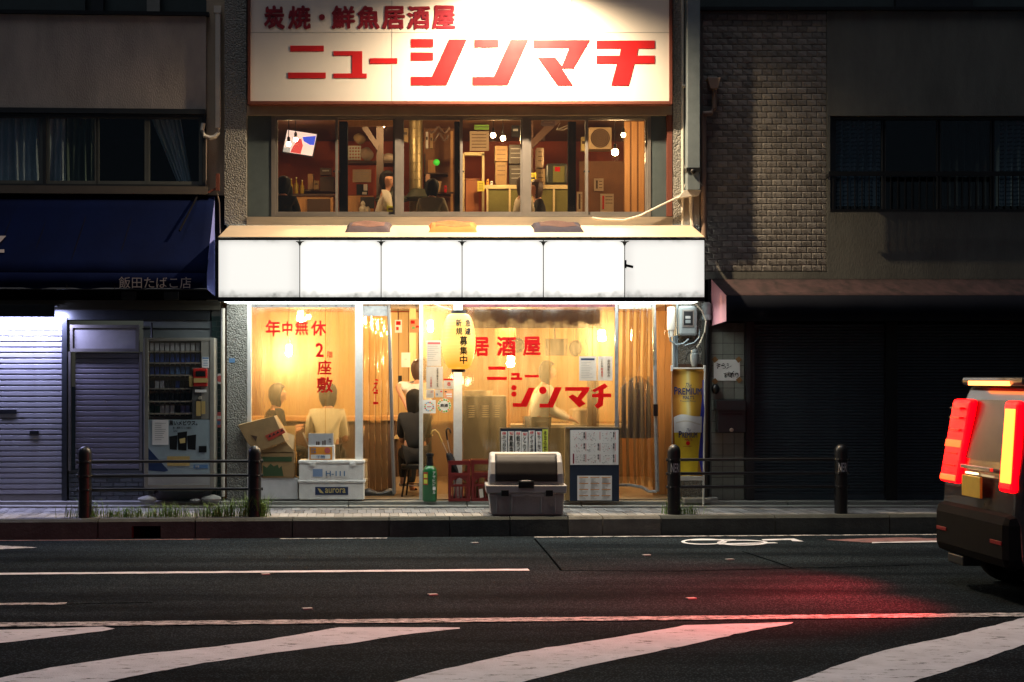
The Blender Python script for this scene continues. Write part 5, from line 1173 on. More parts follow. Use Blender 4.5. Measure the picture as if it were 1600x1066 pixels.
# fourth / fifth window: door frame, partition, shelves
cw = mat('cream_woodwork', (.58,.46,.24), .6)
up('door_frame', 'cream door frame standing open in the fourth upper window', 'door frame', [('jamb',753,240,757,345,cw,0,.08),('head',725,238,757,243,cw,0,.08),('jamb',723,240,726,345,cw,0,.08)], Y=2.3)
up('orange_cabinet', 'orange brown cabinet inside the cream door frame', 'cabinet', [('body',728,281,748,345,mat('orange_wood', (.42,.13,.03), .5),0,.4),('top',727,279,749,281,mat('orange_wood', 0),-.02,.44)], Y=2.5)
papers('bright yellow slip stuck on the orange cabinet', 746, 283, 757, 299, 2.25, [('bar', M['ink'], [(748,286+k*3,755,286.8+k*3) for k in range(4)])], m=mat('yellow_slip', (.75,.6,.05), .6))
papers('green strip sign high on the wall of the fourth window', 741, 195, 764, 203, 2.6, [('bar', M['ink'], [(741,198,764,199)])], m=mat('green_strip', (.2,.42,.05), .6), name='strip_sign', cat='sign')
papers('pale menu poster on the wall behind the paired bulbs', 734, 205, 764, 236, 2.7, [('bar', M['dwood'], [(737,210+k*5,760,211+k*5) for k in range(5)])], m=mat('tan_paper', 0), name='poster', cat='poster')
up('cream_partition', 'low cream partition with glass panels across the upper room', 'partition', [('rail',757,289,888,295,cw,0,.06),('upright',760,295,763,345,cw,0,.05),('upright',795,295,798,345,cw,0,.05),('upright',832,295,836,345,cw,0,.05),('upright',864,295,867,345,cw,0,.05),('glass_panel',763,296,888,345,mat('olive_glass', (.16,.15,.05), .15),.02,.01)], Y=1.9)
for a, b_, c, d, lab, mm in ((774,253,792,289,'tall brown carton on the cream partition',M['card']),(795,226,818,256,'dark crate high up beside the brown carton',mat('crate_dark',(.05,.04,.03),.6)),(796,258,816,289,'dark basket crate on the cream partition',mat('crate_dark',0)),(838,231,850,262,'printed carton on top of another by the dark beam',mat('tan_paper',0)),(838,264,852,289,'printed carton on the partition by the dark beam',M['card_in']),(773,228,793,252,'flat brown carton on the tall brown carton',M['card'])):
    t = thing('carton', lab, 'carton', P((a+c)/2, d, 2.1), 'cartons on the partition'); MB().pb(a, b_, c, d, 2.1, .2).build('box', mm, t, bevel=.006)
    for k in range(3): MB().pb(a+3, b_+6+k*7, c-3, b_+7+k*7, 2.096, .003).build('print', M['dwood'] if mm != mat('crate_dark',0) else M['greyprint'], t)
t = thing('black_case', 'black boxy case with a red label on the cream partition', 'case', P(869, 288, 2.0)); MB().pb(853, 255, 887, 288, 2.0, .3).build('body', mat('black_case', (.03,.035,.025), .3), t, bevel=.03); MB().pb(864, 260, 882, 285, 1.99, .01).build('panel', mat('olive_glass', 0), t); MB().pb(867, 261, 875, 268, 1.985, .005).build('label_plate', M['redink'], t)
papers('yellow price card hanging by the dark beam', 824, 270, 838, 284, 1.8, [('bar', M['ink'], [(826,273,836,274),(826,277,836,280)])], m=mat('yellow_slip', 0))
q = MB(); q.tube([P(*p, 1.0) for p in ((870,203),(887,196),(893,197),(880,203),(870,203),(875,192))], .007, 5); tag(q.build('wire_hanger', M['pvc']), 'thin wire hanger dangling in the fifth upper window', 'hanger')
# AC unit, posters in last window
t = thing('fan_unit', 'square wall fan unit with round grille in the last upper window', 'fan', P(938, 235, 2.4)); MB().pb(920, 199, 956, 233, 2.4, .25).build('casing', mat('tan_plastic', (.50,.36,.20), .5), t, bevel=.01)
for r_ in (.125, .1, .075, .05, .025): q = MB(); q.tube([P(938,216,2.38) + Vector((r_*math.cos(k*.3), 0, r_*math.sin(k*.3))) for k in range(22)], .006, 5, caps=False); q.build('grille_ring', M['dwood'], t)
q = MB(); q.lathe([(0,-.005),(.13,-.005),(.13,.01)], P(938,216,2.395), 24, 'y'); q.build('fan_disc', mat('tan_dark', (.22,.13,.06), .6), t)  # darker tan disc behind the grille rings
for a, b_, c, d, lab in ((928,279,943,299,'small pale poster on the brown wall of the last upper window'),(938,303,959,331,'larger poster with a red stripe on the brown wall'),(901,300,910,331,'narrow busy poster beside the black post')):
    papers(lab, a, b_, c, d, 2.7, [('bar', M['redink'] if a == 938 else M['dwood'], [(a+3, b_+3, a+6, d-4)]), ('bar', M['dwood'], [(a+8, b_+4+k*5, c-2, b_+5+k*5) for k in range(3)])], m=mat('tan_paper', 0), name='poster', cat='poster')
MB().box(X(905,2.75), X(1010,2.75), 2.75, 2.8, 3.1, P(0,252,2.75).z).build('wall_boarding', M['brwall'], cb)
MB().pb(975, 190, 1014, 345, 2.0, .05).build('side_boarding', M['brwall'], cb)
for k in range(3): MB().pb(976+k*11, 190, 984+k*11, 345, 1.97+.01*k, .02).build('upright_board', M['wood'], cb)
# people upstairs
flo = UF + .26
person('person with slick black hair working at the grill in the second upper window', (P(597,330,1.9).x, 1.9, 3.52), math.radians(5), 'stand', M['white_shirt'], M['denim'], lean=.1, scale=.92, head_turn=-.75)
person('person with dark hair in a grey shirt seated low in the third upper window', (P(673,0,.75).x, .75, flo), math.radians(75), 'floor', mat('grey_shirt', (.3,.27,.2), .9), M['denim'], lean=.12, scale=.80)
person('person with brown bobbed hair seated low in the fourth upper window', (P(812,0,.8).x, .8, flo), math.radians(20), 'floor', M['cream_shirt'], M['denim'], hair='long', lean=.1, scale=.86, hairmat=M['brownhair'])
person('person with curly brown hair seated facing the bobbed one in the fifth window', (P(845,0,1.1).x, 1.1, flo), math.radians(190), 'floor', M['dark_cloth'], M['denim'], lean=.1, scale=.83, hairmat=M['brownhair'])
person('person seen only as a large dark head in the first upper window', (P(441,0,.7).x, .7, flo), math.radians(80), 'floor', M['dark_cloth'], M['denim'], lean=.1, scale=.83)
person('person with bowed dark head next to the big dark head upstairs', (P(462,0,.9).x, .9, flo), math.radians(170), 'floor', M['dark_cloth'], M['denim'], lean=.25, scale=.76)

# small clutter of the upper room
for nm, lab, a, b, c, d, Y, mm in (
    ('jar','amber jar at the left end of the cream partition',760,280,764,289,2.0,'orange'),
    ('jar','small white jar beside the amber one on the partition',766,283,770,289,2.0,'paper'),
    ('hanging_towel','pale towel hanging between the boxes and the mullion',818,232,823,250,2.2,'card_in'),
    ('framed_print','small dark framed print above the cream partition',842,206,852,220,2.9,'dwood'),
    ('framed_print','narrow gilt framed print beside the fan unit',908,214,915,236,2.6,'gold'),
    ('speaker_box','black speaker box under the ceiling in the fourth window',799,196,812,214,2.6,'black'),
    ('paper_strip','hanging white menu strip, first beside the spiral duct',665,206,669,232,2.6,'paper'),
    ('paper_strip','hanging white menu strip, second beside the spiral duct',672,208,676,232,2.6,'card_in'),
    ('wall_calendar','pale calendar high on the wall left of the spiral duct',628,200,638,222,2.8,'card_in'),
    ('cardboard_carton','brown carton under the television beside the bottles',490,282,498,296,3.2,'card'),
    ('plate_rack','dark plate rack low in the first upper window',500,262,518,274,3.2,'dwood'),
    ('spray_bottle','red bottle on the rack by the tub',694,290,698,300,2.6,'redink'),
    ('yellow_crate','yellow and red crate low beside the mullion',604,322,618,334,1.6,'yellow'),
    ('cloth_banner','faded red cloth hanging under the ceiling in the fifth window',846,188,868,196,1.6,'maroon')):
    t = thing(nm, lab, nm.split('_')[-1], P((a+c)/2, d, Y)); MB().pb(a, b, c, d, Y, .08).build('body', M[mm], t, bevel=.006)
    MB().pb(a+(c-a)*.2, b+(d-b)*.3, c-(c-a)*.2, b+(d-b)*.5, Y-.004, .004).build('print', M['dwood'] if mm not in ('dwood','black') else M['greyprint'], t)
# ================================================================== VENDING MACHINE
FRAME[0] = (Vector((-2.60, 0, 0)), math.radians(2.6))
vm = thing('vending_machine', 'old cigarette vending machine with dim packs and taped coin panel', 'vending machine', (X(280), -.2, .06))
YV = -.30; vc = mat('vending_beige', (.26,.25,.22), .45, .1)
q = MB(); q.pb(224, 528, 231, 765, YV, .38); q.pb(326, 528, 333, 765, YV, .38); q.pb(231, 528, 326, 533, YV, .38); q.pb(231, 757, 326, 765, YV, .38); q.pb(231, 533, 326, 757, YV+.12, .26); q.build('cabinet', vc, vm, bevel=.006)
MB().pb(313, 533, 326, 655, YV+.01, .11).build('side_panel', vc, vm)
MB().pb(299, 574, 313, 655, YV+.012, .108).build('coin_column', mat('vending_grey', (.10,.105,.10), .5), vm)
q = MB(); q.pb(231, 765, 240, 772, YV+.02, .3); q.pb(317, 765, 326, 772, YV+.02, .3); q.build('foot', M['alu_dark'], vm)
packm = [mat('pack_white', (.6,.6,.62), .4), mat('pack_blue', (.03,.07,.30), .4), mat('pack_lightblue', (.10,.20,.42), .4), mat('pack_black', (.015,.02,.03), .4), mat('pack_green', (.02,.06,.04), .4), mat('pack_lilac', (.2,.18,.35), .4)]
rows = [(536,548,[0]*10,314),(552,566,[1]*10,314),(573,585,[1,1,1,1,2,2,2,2],298),(595,606,[3,0,0,3,3,1,3,3],298),(615,626,[3,3,3,3,3,3,3,3],298),(634,645,[4,4,0,0,0,3,5,5],298)]
for (a, b, cs, xe) in rows:
    MB().pb(231, b+.5, xe, b+2.5, YV+.02, .10).build('shelf', M['steel'], vm)
    for k, c in enumerate(cs):
        x = 234 + k*7.9; MB().pb(x, a, x+6, b, YV+.06, .05).build('cigarette_pack', packm[c], vm)
    for k in range(0, len(cs)): MB().pb(234+k*7.9, b+3, 239.5+k*7.9, b+5, YV+.02, .02).build('button', M['black'], vm)
MB().pb(231, 533, 313, 573, YV+.012, .004).build('display_glass', M['glass'], vm)
MB().pb(231, 573.2, 299, 655, YV+.012, .004).build('display_glass', M['glass'], vm)
MB().pb(300, 576, 322, 604, YV-.02, .05).build('card_reader', mat('reader_red', (.42,.02,.015), .35), vm, bevel=.012)
MB().pb(304, 580, 319, 588, YV-.024, .006).build('reader_screen', M['black'], vm)
MB().pb(301, 591, 323, 598, YV-.026, .007).build('tape_strip', mat('masking_tape', (.5,.36,.13), .6), vm)
MB().pb(294, 588, 300, 604, YV-.005, .006).build('tape_strip', mat('masking_tape', 0), vm)
MB().pb(303, 609, 321, 613, YV-.004, .006).build('sticker', M['paper'], vm); MB().pb(305, 627, 312, 650, YV-.004, .006).build('tape_strip', mat('masking_tape', 0), vm); MB().pb(313, 627, 319, 647, YV-.004, .006).build('tape_strip', mat('masking_tape', 0), vm)
q = MB(); q.lathe([(0,-.02),(.02,-.02),(.022,0)], P(311,622,YV+.01), 12, 'y'); q.build('coin_knob', M['steel'], vm)
MB().pb(314, 558, 325, 575, YV, .004).build('instruction_label', M['paper'], vm)
q = MB(); q.pb(314.5, 558.5, 324.5, 561, YV-.002, .001); [q.pb(316, 563+k*2.5, 323, 563.8+k*2.5, YV-.002, .001) for k in range(4)]; q.build('print', M['bluetxt'], vm)
MB().pb(231, 656, 326, 757, YV+.004, .1).build('advert_panel', mat('advert_pale_blue', (.30,.38,.42), .4, var=.2, scale=3), vm)
YW = YV+.001
MB().pb(237, 656, 262, 695, YW-.004, .003).build('notice_paper', M['paper'], vm)
q = MB(); [q.pb(241, 661+k*3.2, 246+random.randint(4,13), 661.7+k*3.2, YW-.006, .001) for k in range(9)]; q.build('print', M['greyprint'], vm)
q = MB(); text(q, '黒いメビウス。', 263, 657, 307, 665, YW, .03); text(q, '新・濃厚ブレンド誕生。', 269, 667, 298, 670, YW, .01); text(q, 'NEW', 270, 672.5, 276, 675, YW, .02); q.build('lettering', M['ink'], vm)
for a, b, c, d in ((263,680,276,703),(276,674,291,704),(291,679,305,703)):
    MB().pprism([(a,b+2),(c,b),(c-1,d),(a+1,d-1)], YW, .003).build('pack_picture', M['black'], vm)
MB().pprism([(279,686),(288,684),(288,692),(280,693)], YW-.002, .001).build('print', M['gold'], vm)
MB().pprism([(231,700),(262,735),(256,737),(231,735)], YW, .003).build('print', M['bluedk'], vm)
MB().pb(260, 713, 295, 728, YW-.003, .003).build('tape_strip', mat('masking_tape', 0), vm)
MB().pb(309, 697, 321, 707, YW-.003, .004).build('return_slot', M['black'], vm)
MB().pb(301, 726, 323, 732, YW, .003).build('print', M['bluetxt'], vm); q = MB(); text(q, '注意', 303, 727, 310, 731, YW-.002, .02); q.build('lettering', M['white'], vm)
q = MB(); [q.pb(234, 743+k*3.2, 322-random.randint(0,14), 743.8+k*3.2, YW-.001, .002) for k in range(4)]; q.build('print', M['greyprint'], vm)
MB().pb(231, 742, 326, 756.5, YW+.001, .002).build('footer_panel', mat('footer_grey', (.36,.37,.36), .5), vm)
for px, py, r_ in ((230,777,.085),(304,777,.05),(329,775,.09)):
    q = MB(); c = P(px, py, YV+.05); c.z = .062 + r_*.45; q.grid(lambda u, v: c + Vector((r_*1.2*math.sin(v*math.pi)*math.cos(u*6.283)*(1+.15*math.sin(u*15)), r_*math.sin(v*math.pi)*math.sin(u*6.283), -r_*.5*math.cos(v*math.pi)*(1+.1*math.sin(u*9)))), 16, 8)
    tag(q.build('stone', M['concrete']), {230:'rounded stone wedged under the left foot of the vending machine',304:'small stone under the middle of the vending machine',329:'rounded stone under the right foot of the vending machine'}[px], 'stone')
q = MB(); q.tube([P(238,533,YV+.2), P(238,505,-.02)], .012, 6); tag(q.build('antenna_rod', M['black']), 'thin black rod rising from the vending machine top', 'rod')
FRAME[0] = None

# ================================================================== GUARD RAILS
def rail(label, pxs, rails_px, text_=True, Y0=None):
    t = thing('guard_rail', label, 'guard rail', R(uofpx(pxs[0], -.22), -.22, 0), 'black pipe guard rails along the kerb')
    us = [uofpx(p, -.22) for p in pxs]
    for u in us:
        b0 = R(u, -.22, .0); q = MB(); r_ = .072
        q.lathe([(r_+.0,0),(r_,.02)] + [(r_, .02+.06*k) for k in range(1,12)] + [(r_*math.cos(a*math.pi/12), .70+r_*1.15*math.sin(a*math.pi/12)) for a in range(0,7)], b0, 28)
        q.build('post', M['black'], t)
        for z in (.61, .455, .305):
            q = MB(); q.lathe([(r_+.004,z-.014),(r_+.007,z),(r_+.004,z+.014)], b0, 28); q.build('collar', M['black'], t)
            for sg in (-.05, .055): q = MB(); q.ball(b0 + Vector((sg,-r_-.0,z)), .009, .009, .009, 8, 5); q.build('bolt', M['alu_dark'], t)
        if text_:
            sc = s_at(b0.y); cz = b0.z + .56
            def fn(px, py): 
                a = (px)/r_; return Vector((b0.x + (r_+.004)*math.sin(a), b0.y - (r_+.004)*math.cos(a), b0.z + py))
            q = MB(); V, Fc = layout('NERI', .01); a0 = min(v[0] for v in V); a1 = max(v[0] for v in V)
            q.add([fn(-.045 + .10*(x-a0)/(a1-a0), .475 + .10*(y/.71)) for x, y in V], Fc); q.build('lettering', mat('post_letter', (.45,.45,.47), .5), t)
    ua = uofpx(rails_px[0], -.22); ub = uofpx(rails_px[1], -.22)
    for z in (.61, .455, .305):
        q = MB(); n = 10; q.tube([R(ua+(ub-ua)*k/n, -.22, z) for k in range(n+1)], .017, 10); q.build('rail', M['black'], t)
    return t
rail('black guard rail in front of the vending machine, weeds at its posts', (133, 398), (120, 411), text_=False)
rail('black guard rail with white lettered posts in front of the dark shutter', (1053, 1314), (1041, 1327))

# weeds
def weeds(name, items, label=None):
    mb = MB(); rnd = random.Random(3)
    for cx, wd, hh_, n in items:
        for k in range(int(n*.55)):
            u = uofpx(cx + rnd.gauss(0, wd/2.2), -.17); v = -.17 - rnd.uniform(0, .14); p = R(u, v, 0); h = hh_*rnd.uniform(.3, 1)/142; a = rnd.uniform(0, 6.28); ln = rnd.uniform(.2,.9)*h
            d = Vector((math.cos(a), math.sin(a), 0)); wv = Vector((-d.y, d.x, 0))*rnd.uniform(.002,.0045)
            m1 = p + d*ln*.35 + Vector((0,0,h*.65)); tip = p + d*ln + Vector((0,0,h*rnd.uniform(.75,1.05)))
            mb.add([p-wv, p+wv, m1+wv*.8, m1-wv*.8, tip], [(0,1,2,3),(3,2,4)])
    return mb.build(name, M['grass'], kind='stuff')
weeds('grass', [(133,34,32,320),(180,22,18,160),(205,30,22,280),(262,34,26,380),(325,30,26,280),(352,24,28,260),(385,28,38,380),(405,16,42,300),(300,20,10,60),(235,22,12,80)])
wd = weeds('weeds', [(1053,16,30,230),(1078,20,20,150)]); 

# ================================================================== BOXES AT THE LEFT PANE
def boxp(t, nm, px0, py0, px1, py1, Y, dp, m, bev=.004): return MB().pb(px0, py0, px1, py1, Y, dp).build(nm, m, t, bevel=bev)
YB0 = -.14
t = thing('foam_box', 'white styrofoam box marked aurora at the bottom of the stack', 'box', P(518, 781, YB0)); boxp(t, 'box', 467, 755, 569, 781, YB0, .36, M['foam'], .012); boxp(t, 'lid', 465.5, 750, 570.5, 754.6, YB0-.008, .376, M['foam'], .008)
boxp(t, 'label_plate', 492.5, 761, 544, 773.5, YB0-.004, .004, M['bluedk'], 0); q = MB(); text(q, 'aurora', 508, 763, 540, 770.5, YB0-.007, .012); q.build('lettering', M['gold'], t); q = MB(); q.pprism([(496,763),(500,764),(506,771),(500,770)], YB0-.007, .002); q.build('print', M['gold'], t)
t = thing('foam_box', 'white styrofoam box marked H-111 resting on the aurora box', 'box', P(518, 750, YB0)); boxp(t, 'box', 467, 725, 568.5, 749.8, YB0, .36, M['foam'], .012)
q = MB(); q.pb(466, 719.5, 569.5, 724.8, YB0-.006, .372); q.build('lid', M['foam'], t, bevel=.01)
for a, b in ((483,493),(546,556)): boxp(t, 'lid_tab', a, 723, b, 728, YB0-.012, .01, M['foam'], .004)
boxp(t, 'paper_label', 487, 731, 542, 746, YB0-.002, .002, M['white'], 0); boxp(t, 'print', 489, 733, 504, 745, YB0-.004, .002, mat('pale_blue_print', (.2,.3,.5), .6), 0); q = MB(); text(q, 'H-111', 509, 736, 539, 744, YB0-.005, .02); q.build('lettering', M['bluetxt'], t)
t = thing('orange_box', 'small white and orange carton on top of the foam boxes', 'box', P(502, 721, YB0)); boxp(t, 'box', 481.5, 696, 522, 719.4, YB0+.02, .2, M['paper'], .004)
boxp(t, 'print', 483.5, 698.5, 519, 718.5, YB0+.017, .002, M['orange'], 0); boxp(t, 'print', 485.5, 710.5, 516, 717, YB0+.014, .002, M['white'], 0)
q = MB(); text(q, '日本', 486, 700, 494, 704, YB0+.014, .02); text(q, 'の幸', 486, 705, 494, 708.5, YB0+.014, .02); text(q, '干物', 494, 711.5, 508, 716.5, YB0+.011, .02); q.build('lettering', M['bluetxt'], t)
q = MB(); q.lathe([(0,0),(.035,0),(.035,.001)], P(511.5,704,YB0+.013), 16, 'y'); q.build('seal', M['pinktxt'], t)
t = thing('open_grey_box', 'open pale grey carton standing on the orange box', 'box', P(502, 696, YB0)); 
q = MB(); q.pb(482, 677.5, 520, 695.8, YB0+.03, .012); q.pb(482, 677.5, 484, 695.8, YB0+.043, .16); q.pb(518, 677.5, 520, 695.8, YB0+.043, .16); q.pb(484.2, 693.5, 517.8, 695.8, YB0+.043, .16); q.build('box', mat('grey_card', (.42,.43,.46), .6), t)
q = MB(); q.obox(P(477.5,686,YB0+.1), (.004,0,.0), (0,.07,0), (-.03,0,.075)); q.build('flap', M['card_in'], t)
for k, hh_ in enumerate((6,6,0,7,8)): 
    if hh_: MB().pb(494+k*3.2, 696-hh_, 496+k*3.2, 695.8, YB0+.027, .003).build('print', M['dwood'], t)
q = MB(); text(q, '品', 514, 685, 517, 688, YB0+.027, .02); text(q, '川', 514, 689, 517, 692, YB0+.027, .02); q.build('lettering', M['ink'], t)
t = thing('foam_box', 'plain white foam box under the green printed cardboard box', 'box', P(437, 780, YB0)); boxp(t, 'box', 386, 747, 465, 780.5, YB0+.04, .34, mat('grey_foam', (.62,.62,.64), .7), .008)
t = thing('cardboard_box', 'cardboard box with a dark green band and crown print', 'box', P(435, 747, YB0)); boxp(t, 'box', 409, 706, 459.5, 746.8, YB0+.03, .3, M['card'], .004)
dkg = mat('dark_green_print', (.035,.07,.025), .7)
boxp(t, 'print', 410, 714, 456, 721.5, YB0+.027, .002, dkg, 0); MB().pprism([(411,744),(411,727),(417,731),(423,724.5),(428,729),(434,726),(436,732),(440,728),(443,744)], YB0+.027, .002).build('print', dkg, t)
q = MB(); a_ = P(459.6,706,YB0+.03); q.add([a_, P(464.5,706,YB0+.3), P(464,744,YB0+.3), P(459.6,746,YB0+.03)], [(3,2,1,0)]); q.build('side_flap', M['card_in'], t)
t = thing('crushed_cardboard_box', 'crushed open cardboard box with a red label, tilted on the pile', 'box', P(420, 706, YB0))
def wedge(pts, Y0_, dp, nm, m): return MB().pprism(pts, Y0_, dp).build(nm, m, t)
wedge([(372,665),(428,650),(446,690),(402,706),(388,694)], YB0+.0, .006, 'front_flap', M['card'])
wedge([(402,706),(446,691),(459,704),(458,708),(410,708)], YB0+.03, .26, 'box', M['card'])
q = MB(); q.add([P(428,650,YB0), P(433,649,YB0+.2), P(456,686,YB0+.2), P(446,690,YB0)], [(0,3,2,1)]); q.add([P(372,665,YB0), P(380,660,YB0+.2), P(433,649,YB0+.2), P(428,650,YB0)], [(0,3,2,1)]); q.build('side_flap', M['card_in'], t, solid=.004)
q = MB(); q.add([P(440,666,YB0+.18), P(462,665,YB0+.22), P(463,706,YB0+.28), P(458,706,YB0+.04), P(446,689,YB0+.02)], [(4,3,2,1,0)]); q.build('back_flap', M['card_in'], t, solid=.004)
wedge([(414,681),(441,669),(446,676),(420,689)], YB0-.004, .003, 'label_print', mat('label_red', (.42,.05,.03), .6))
q = MB()
for k in range(4): q.pprism([(419+k*6.2,684-k*2.8),(421.5+k*6.2,679-k*2.8),(424+k*6.2,682-k*2.8)], YB0-.007, .002)
q.build('lettering', M['ink'], t); q = MB(); q.pprism([(392,680),(402,682),(400,690),(396,685)], YB0-.004, .003); q.build('print', M['dwood'], t)

# ================================================================== CYLINDER, UMBRELLAS, CRATES
t = thing('gas_cylinder', 'green gas cylinder with black valve guard beside the doorway', 'gas cylinder', P(671, 776, -.12)); c = P(671.5, 776, -.12); c.z = .063; r_ = 11.3/s_at(-.12)
q = MB(); q.lathe([(r_*.9,0),(r_,.02),(r_,.33),(r_*.97,.36),(r_*.85,.39),(r_*.6,.415),(r_*.5,.42)], c, 28); q.build('cylinder_body', M['green'], t)
q = MB(); q.lathe([(r_*.48,.415),(r_*.5,.44),(r_*.42,.46),(r_*.42,.53),(r_*.55,.535),(r_*.58,.555),(r_*.5,.57),(.01,.57)], c, 20); q.build('valve_guard', M['black'], t)
def cyl(px, py):
    p = P(px, py, c.y - r_); dx = max(-r_*.99, min(r_*.99, p.x - c.x)); return Vector((c.x+dx, c.y - math.sqrt(r_*r_-dx*dx)*1.0 - .003, p.z))
q = MB()
for k, ch in enumerate('アサヒビール'): text(q, ch, 676, 737+k*6, 680.5, 742.3+k*6, 0, .02, fn=cyl)
q.build('lettering', M['white'], t)
q = MB(); q.grid(lambda u, v: cyl(661.5+u*7, 758-v*20), 6, 1); q.build('warning_label', mat('label_red', 0), t)
q = MB(); q.grid(lambda u, v: cyl(662.2+u*5.6, 747-v*6) + Vector((0,-.002,0)), 6, 1); q.grid(lambda u, v: cyl(662.2+u*5.6, 756-v*6.5)+ Vector((0,-.002,0)), 6, 1); q.build('label_patch', M['yellow'], t)
def crate(label, px0, px1, py0, py1, Y, dp):
    t = thing('bottle_crate', label, 'crate', P((px0+px1)/2, py1, Y), 'red plastic bottle crates')
    a = P(px0, py1, Y); b = P(px1, py0, Y); x0_, x1_, z0_, z1_ = a.x, b.x, .063, b.z; H_ = z1_-z0_; tk = .012
    def side(Yf, nm):
        q = MB()
        q.box(x0_, x1_, Yf, Yf+tk, z0_, z0_+.035); q.box(x0_, x1_, Yf, Yf+tk, z0_+H_*.62, z0_+H_*.70); q.box(x0_, x1_, Yf, Yf+tk, z1_-.05, z1_-.0)
        q.box(x0_, x0_+.035, Yf+.001, Yf+tk, z0_+.035, z1_-.05); q.box(x1_-.035, x1_, Yf+.001, Yf+tk, z0_+.035, z1_-.05)
        q.box(x0_+.035, x1_-.035, Yf+.004, Yf+tk, z0_+H_*.36, z0_+H_*.42)
        for k in range(5): cx = x0_+.05+(x1_-x0_-.1)*k/4; q.box(cx-.007, cx+.007, Yf+.003, Yf+tk, z0_+.035, z0_+H_*.36)
        q.prism([(x0_+.035, z0_+H_*.62), (x0_+.035, z0_+H_*.42), (x0_+.06, z0_+H_*.52), ((x0_+x1_)/2, z0_+H_*.58), (x1_-.06, z0_+H_*.52), (x1_-.035, z0_+H_*.42), (x1_-.035, z0_+H_*.62)], Yf+.005, Yf+tk)
        return q.build(nm, M['crate'], t, bevel=.002)
    side(Y, 'front_wall'); side(Y+dp-tk, 'rear_wall')
    for xs in (x0_, x1_-tk):
        q = MB(); q.box(xs, xs+tk, Y+tk+.001, Y+dp-tk-.001, z0_, z0_+H_*.6); q.box(xs, xs+tk, Y+tk+.001, Y+dp-tk-.001, z1_-.06, z1_-.001); q.build('side_wall', M['crate'], t)
    MB().box(x0_+tk+.001, x1_-tk-.001, Y+tk+.001, Y+dp-tk-.001, z0_, z0_+.01).build('crate_floor', M['crate'], t)
    for k in (1, 2): MB().box(x0_+(x1_-x0_)*k/3-.004, x0_+(x1_-x0_)*k/3+.004, Y+tk+.001, Y+dp-tk-.001, z0_+.012, z0_+H_*.55).build('divider', M['crate'], t)
    return t
crate('red bottle crate holding the umbrellas, left of its pair', 700.5, 735, 720, 782, -.16, .34)
t = crate('red bottle crate with a pale tag, half hidden by the big bin', 736.5, 771, 719, 782, -.15, .34); q = MB(); q.obox(P(752,771,-.165), (.022,0,.004), (0,.002,0), (-.006,0,.05)); q.build('tag', M['pvc'], t)
def umb(label, base, top, handle_m, hk, cm):
    t = thing('umbrella', label, 'umbrella', base, 'folded umbrellas in the red crate'); base = Vector(base); top = Vector(top); d = (top-base).normalized()
    q = MB(); q.tube([base, top], .006, 8); q.build('shaft', M['steel'], t)
    L0 = (top-base).length; q = MB(); pts = [base + d*(L0*f) for f in (.0,.05,.2,.45,.62,.68)]; rs = [.012,.022,.036,.045,.03,.014]
    for i in range(5): q.tube([pts[i], pts[i+1]], rs[i], 10, False, rs[i+1])
    q.build('canopy_cloth', cm, t)
    q = MB(); q.tube([top] + [Vector((p[0], top.y, p[1])) for p in hk], .010, 10); q.build('handle', handle_m, t)
hw_ = lambda pts, Y: [(P(a,b,Y).x, P(a,b,Y).z) for a, b in pts]
umb('folded black umbrella with curved wooden handle leaning out of the crate', P(716,744,-.06), P(691,691,-.06), mat('cane_handle', (.55,.36,.10), .4), hw_([(688,684),(685,677),(680,672),(676,673),(674,678),(676,681)], -.06), M['dark_cloth'])
umb('folded black umbrella with black curved handle in the crate', P(712,750,-.05), P(699,688,-.05), M['black'], hw_([(698,680),(697,673),(700,669),(703,671),(704,677)], -.05), M['dark_cloth'])

# ================================================================== MENU BOARDS
t = thing('menu_board', 'black board with seven handwritten menu strips behind the big bin', 'board', P(820, 780, -.1)); YM = -.12
MB().pb(781, 669, 857, 780, YM, .025).build('board', M['boardblue'], t, bevel=.003)
q = MB(); q.pb(780.5, 668, 857.5, 670, YM-.003, .03); q.pb(780.5, 670, 782, 779, YM-.003, .03); q.pb(856.2, 670, 857.5, 779, YM-.003, .03); q.build('edge_frame', mat('worn_edge', (.22,.17,.1), .7), t)
strips = [(783,792.5,674,'かつおたたき',0),(794,803.5,674,'真鯛塩焼',0),(805,814.5,674,'鮫ライカ',0),(815,824.5,675,'とり天',0),(826,835.5,673,'イサキ造り',-.5),(837,846,674,'サーモン造',1.5),(847.5,856,671,'本日の仕入れ',0)]
for k, (a, b, y0_, s_, tl) in enumerate(strips):
    MB().pprism([(a,y0_),(b,y0_),(b+tl,720),(a+tl,720)], YM-.004-.001*(k%2), .002).build('menu_strip', M['yellow'] if k == 6 else M['white'], t)
    q = MB(); text(q, s_, a+1.8+tl*.5, y0_+(2 if k == 6 else 7), b-1.6+tl*.5, 719 if k == 6 else 716, YM-.007, .016, vertical=True, wob=.25); q.build('lettering', M['ink'], t)
    if k < 6: q = MB(); text(q, '旬' if k % 2 else '特', a+1.5, y0_+1, b-1.5, y0_+5.5, YM-.007, .015, wob=.3); q.build('lettering', M['redink'], t)
t = thing('menu_board', 'navy standing board with a large menu sheet and a smaller one below', 'board', P(928, 783, -.2)); YM = -.22
MB().pb(890.5, 669, 967.5, 783.5, YM, .03).build('board', M['boardblue'], t, bevel=.004)
q = MB(); q.pb(883, 670, 890, 782, YM+.02, .12); q.build('wooden_side', mat('worn_wood', (.34,.22,.09), .7, var=.35, scale=6, stretch=(6,6,1)), t)
q = MB(); q.pb(884, 667.5, 967.5, 670, YM+.0, .13); q.build('top_edge', mat('worn_edge', 0), t)
q = MB(); q.lathe([(.01,0),(.02,.005),(.02,.02),(.01,.025)], P(887,783,YM+.05), 10); q.build('caster', M['black'], t)
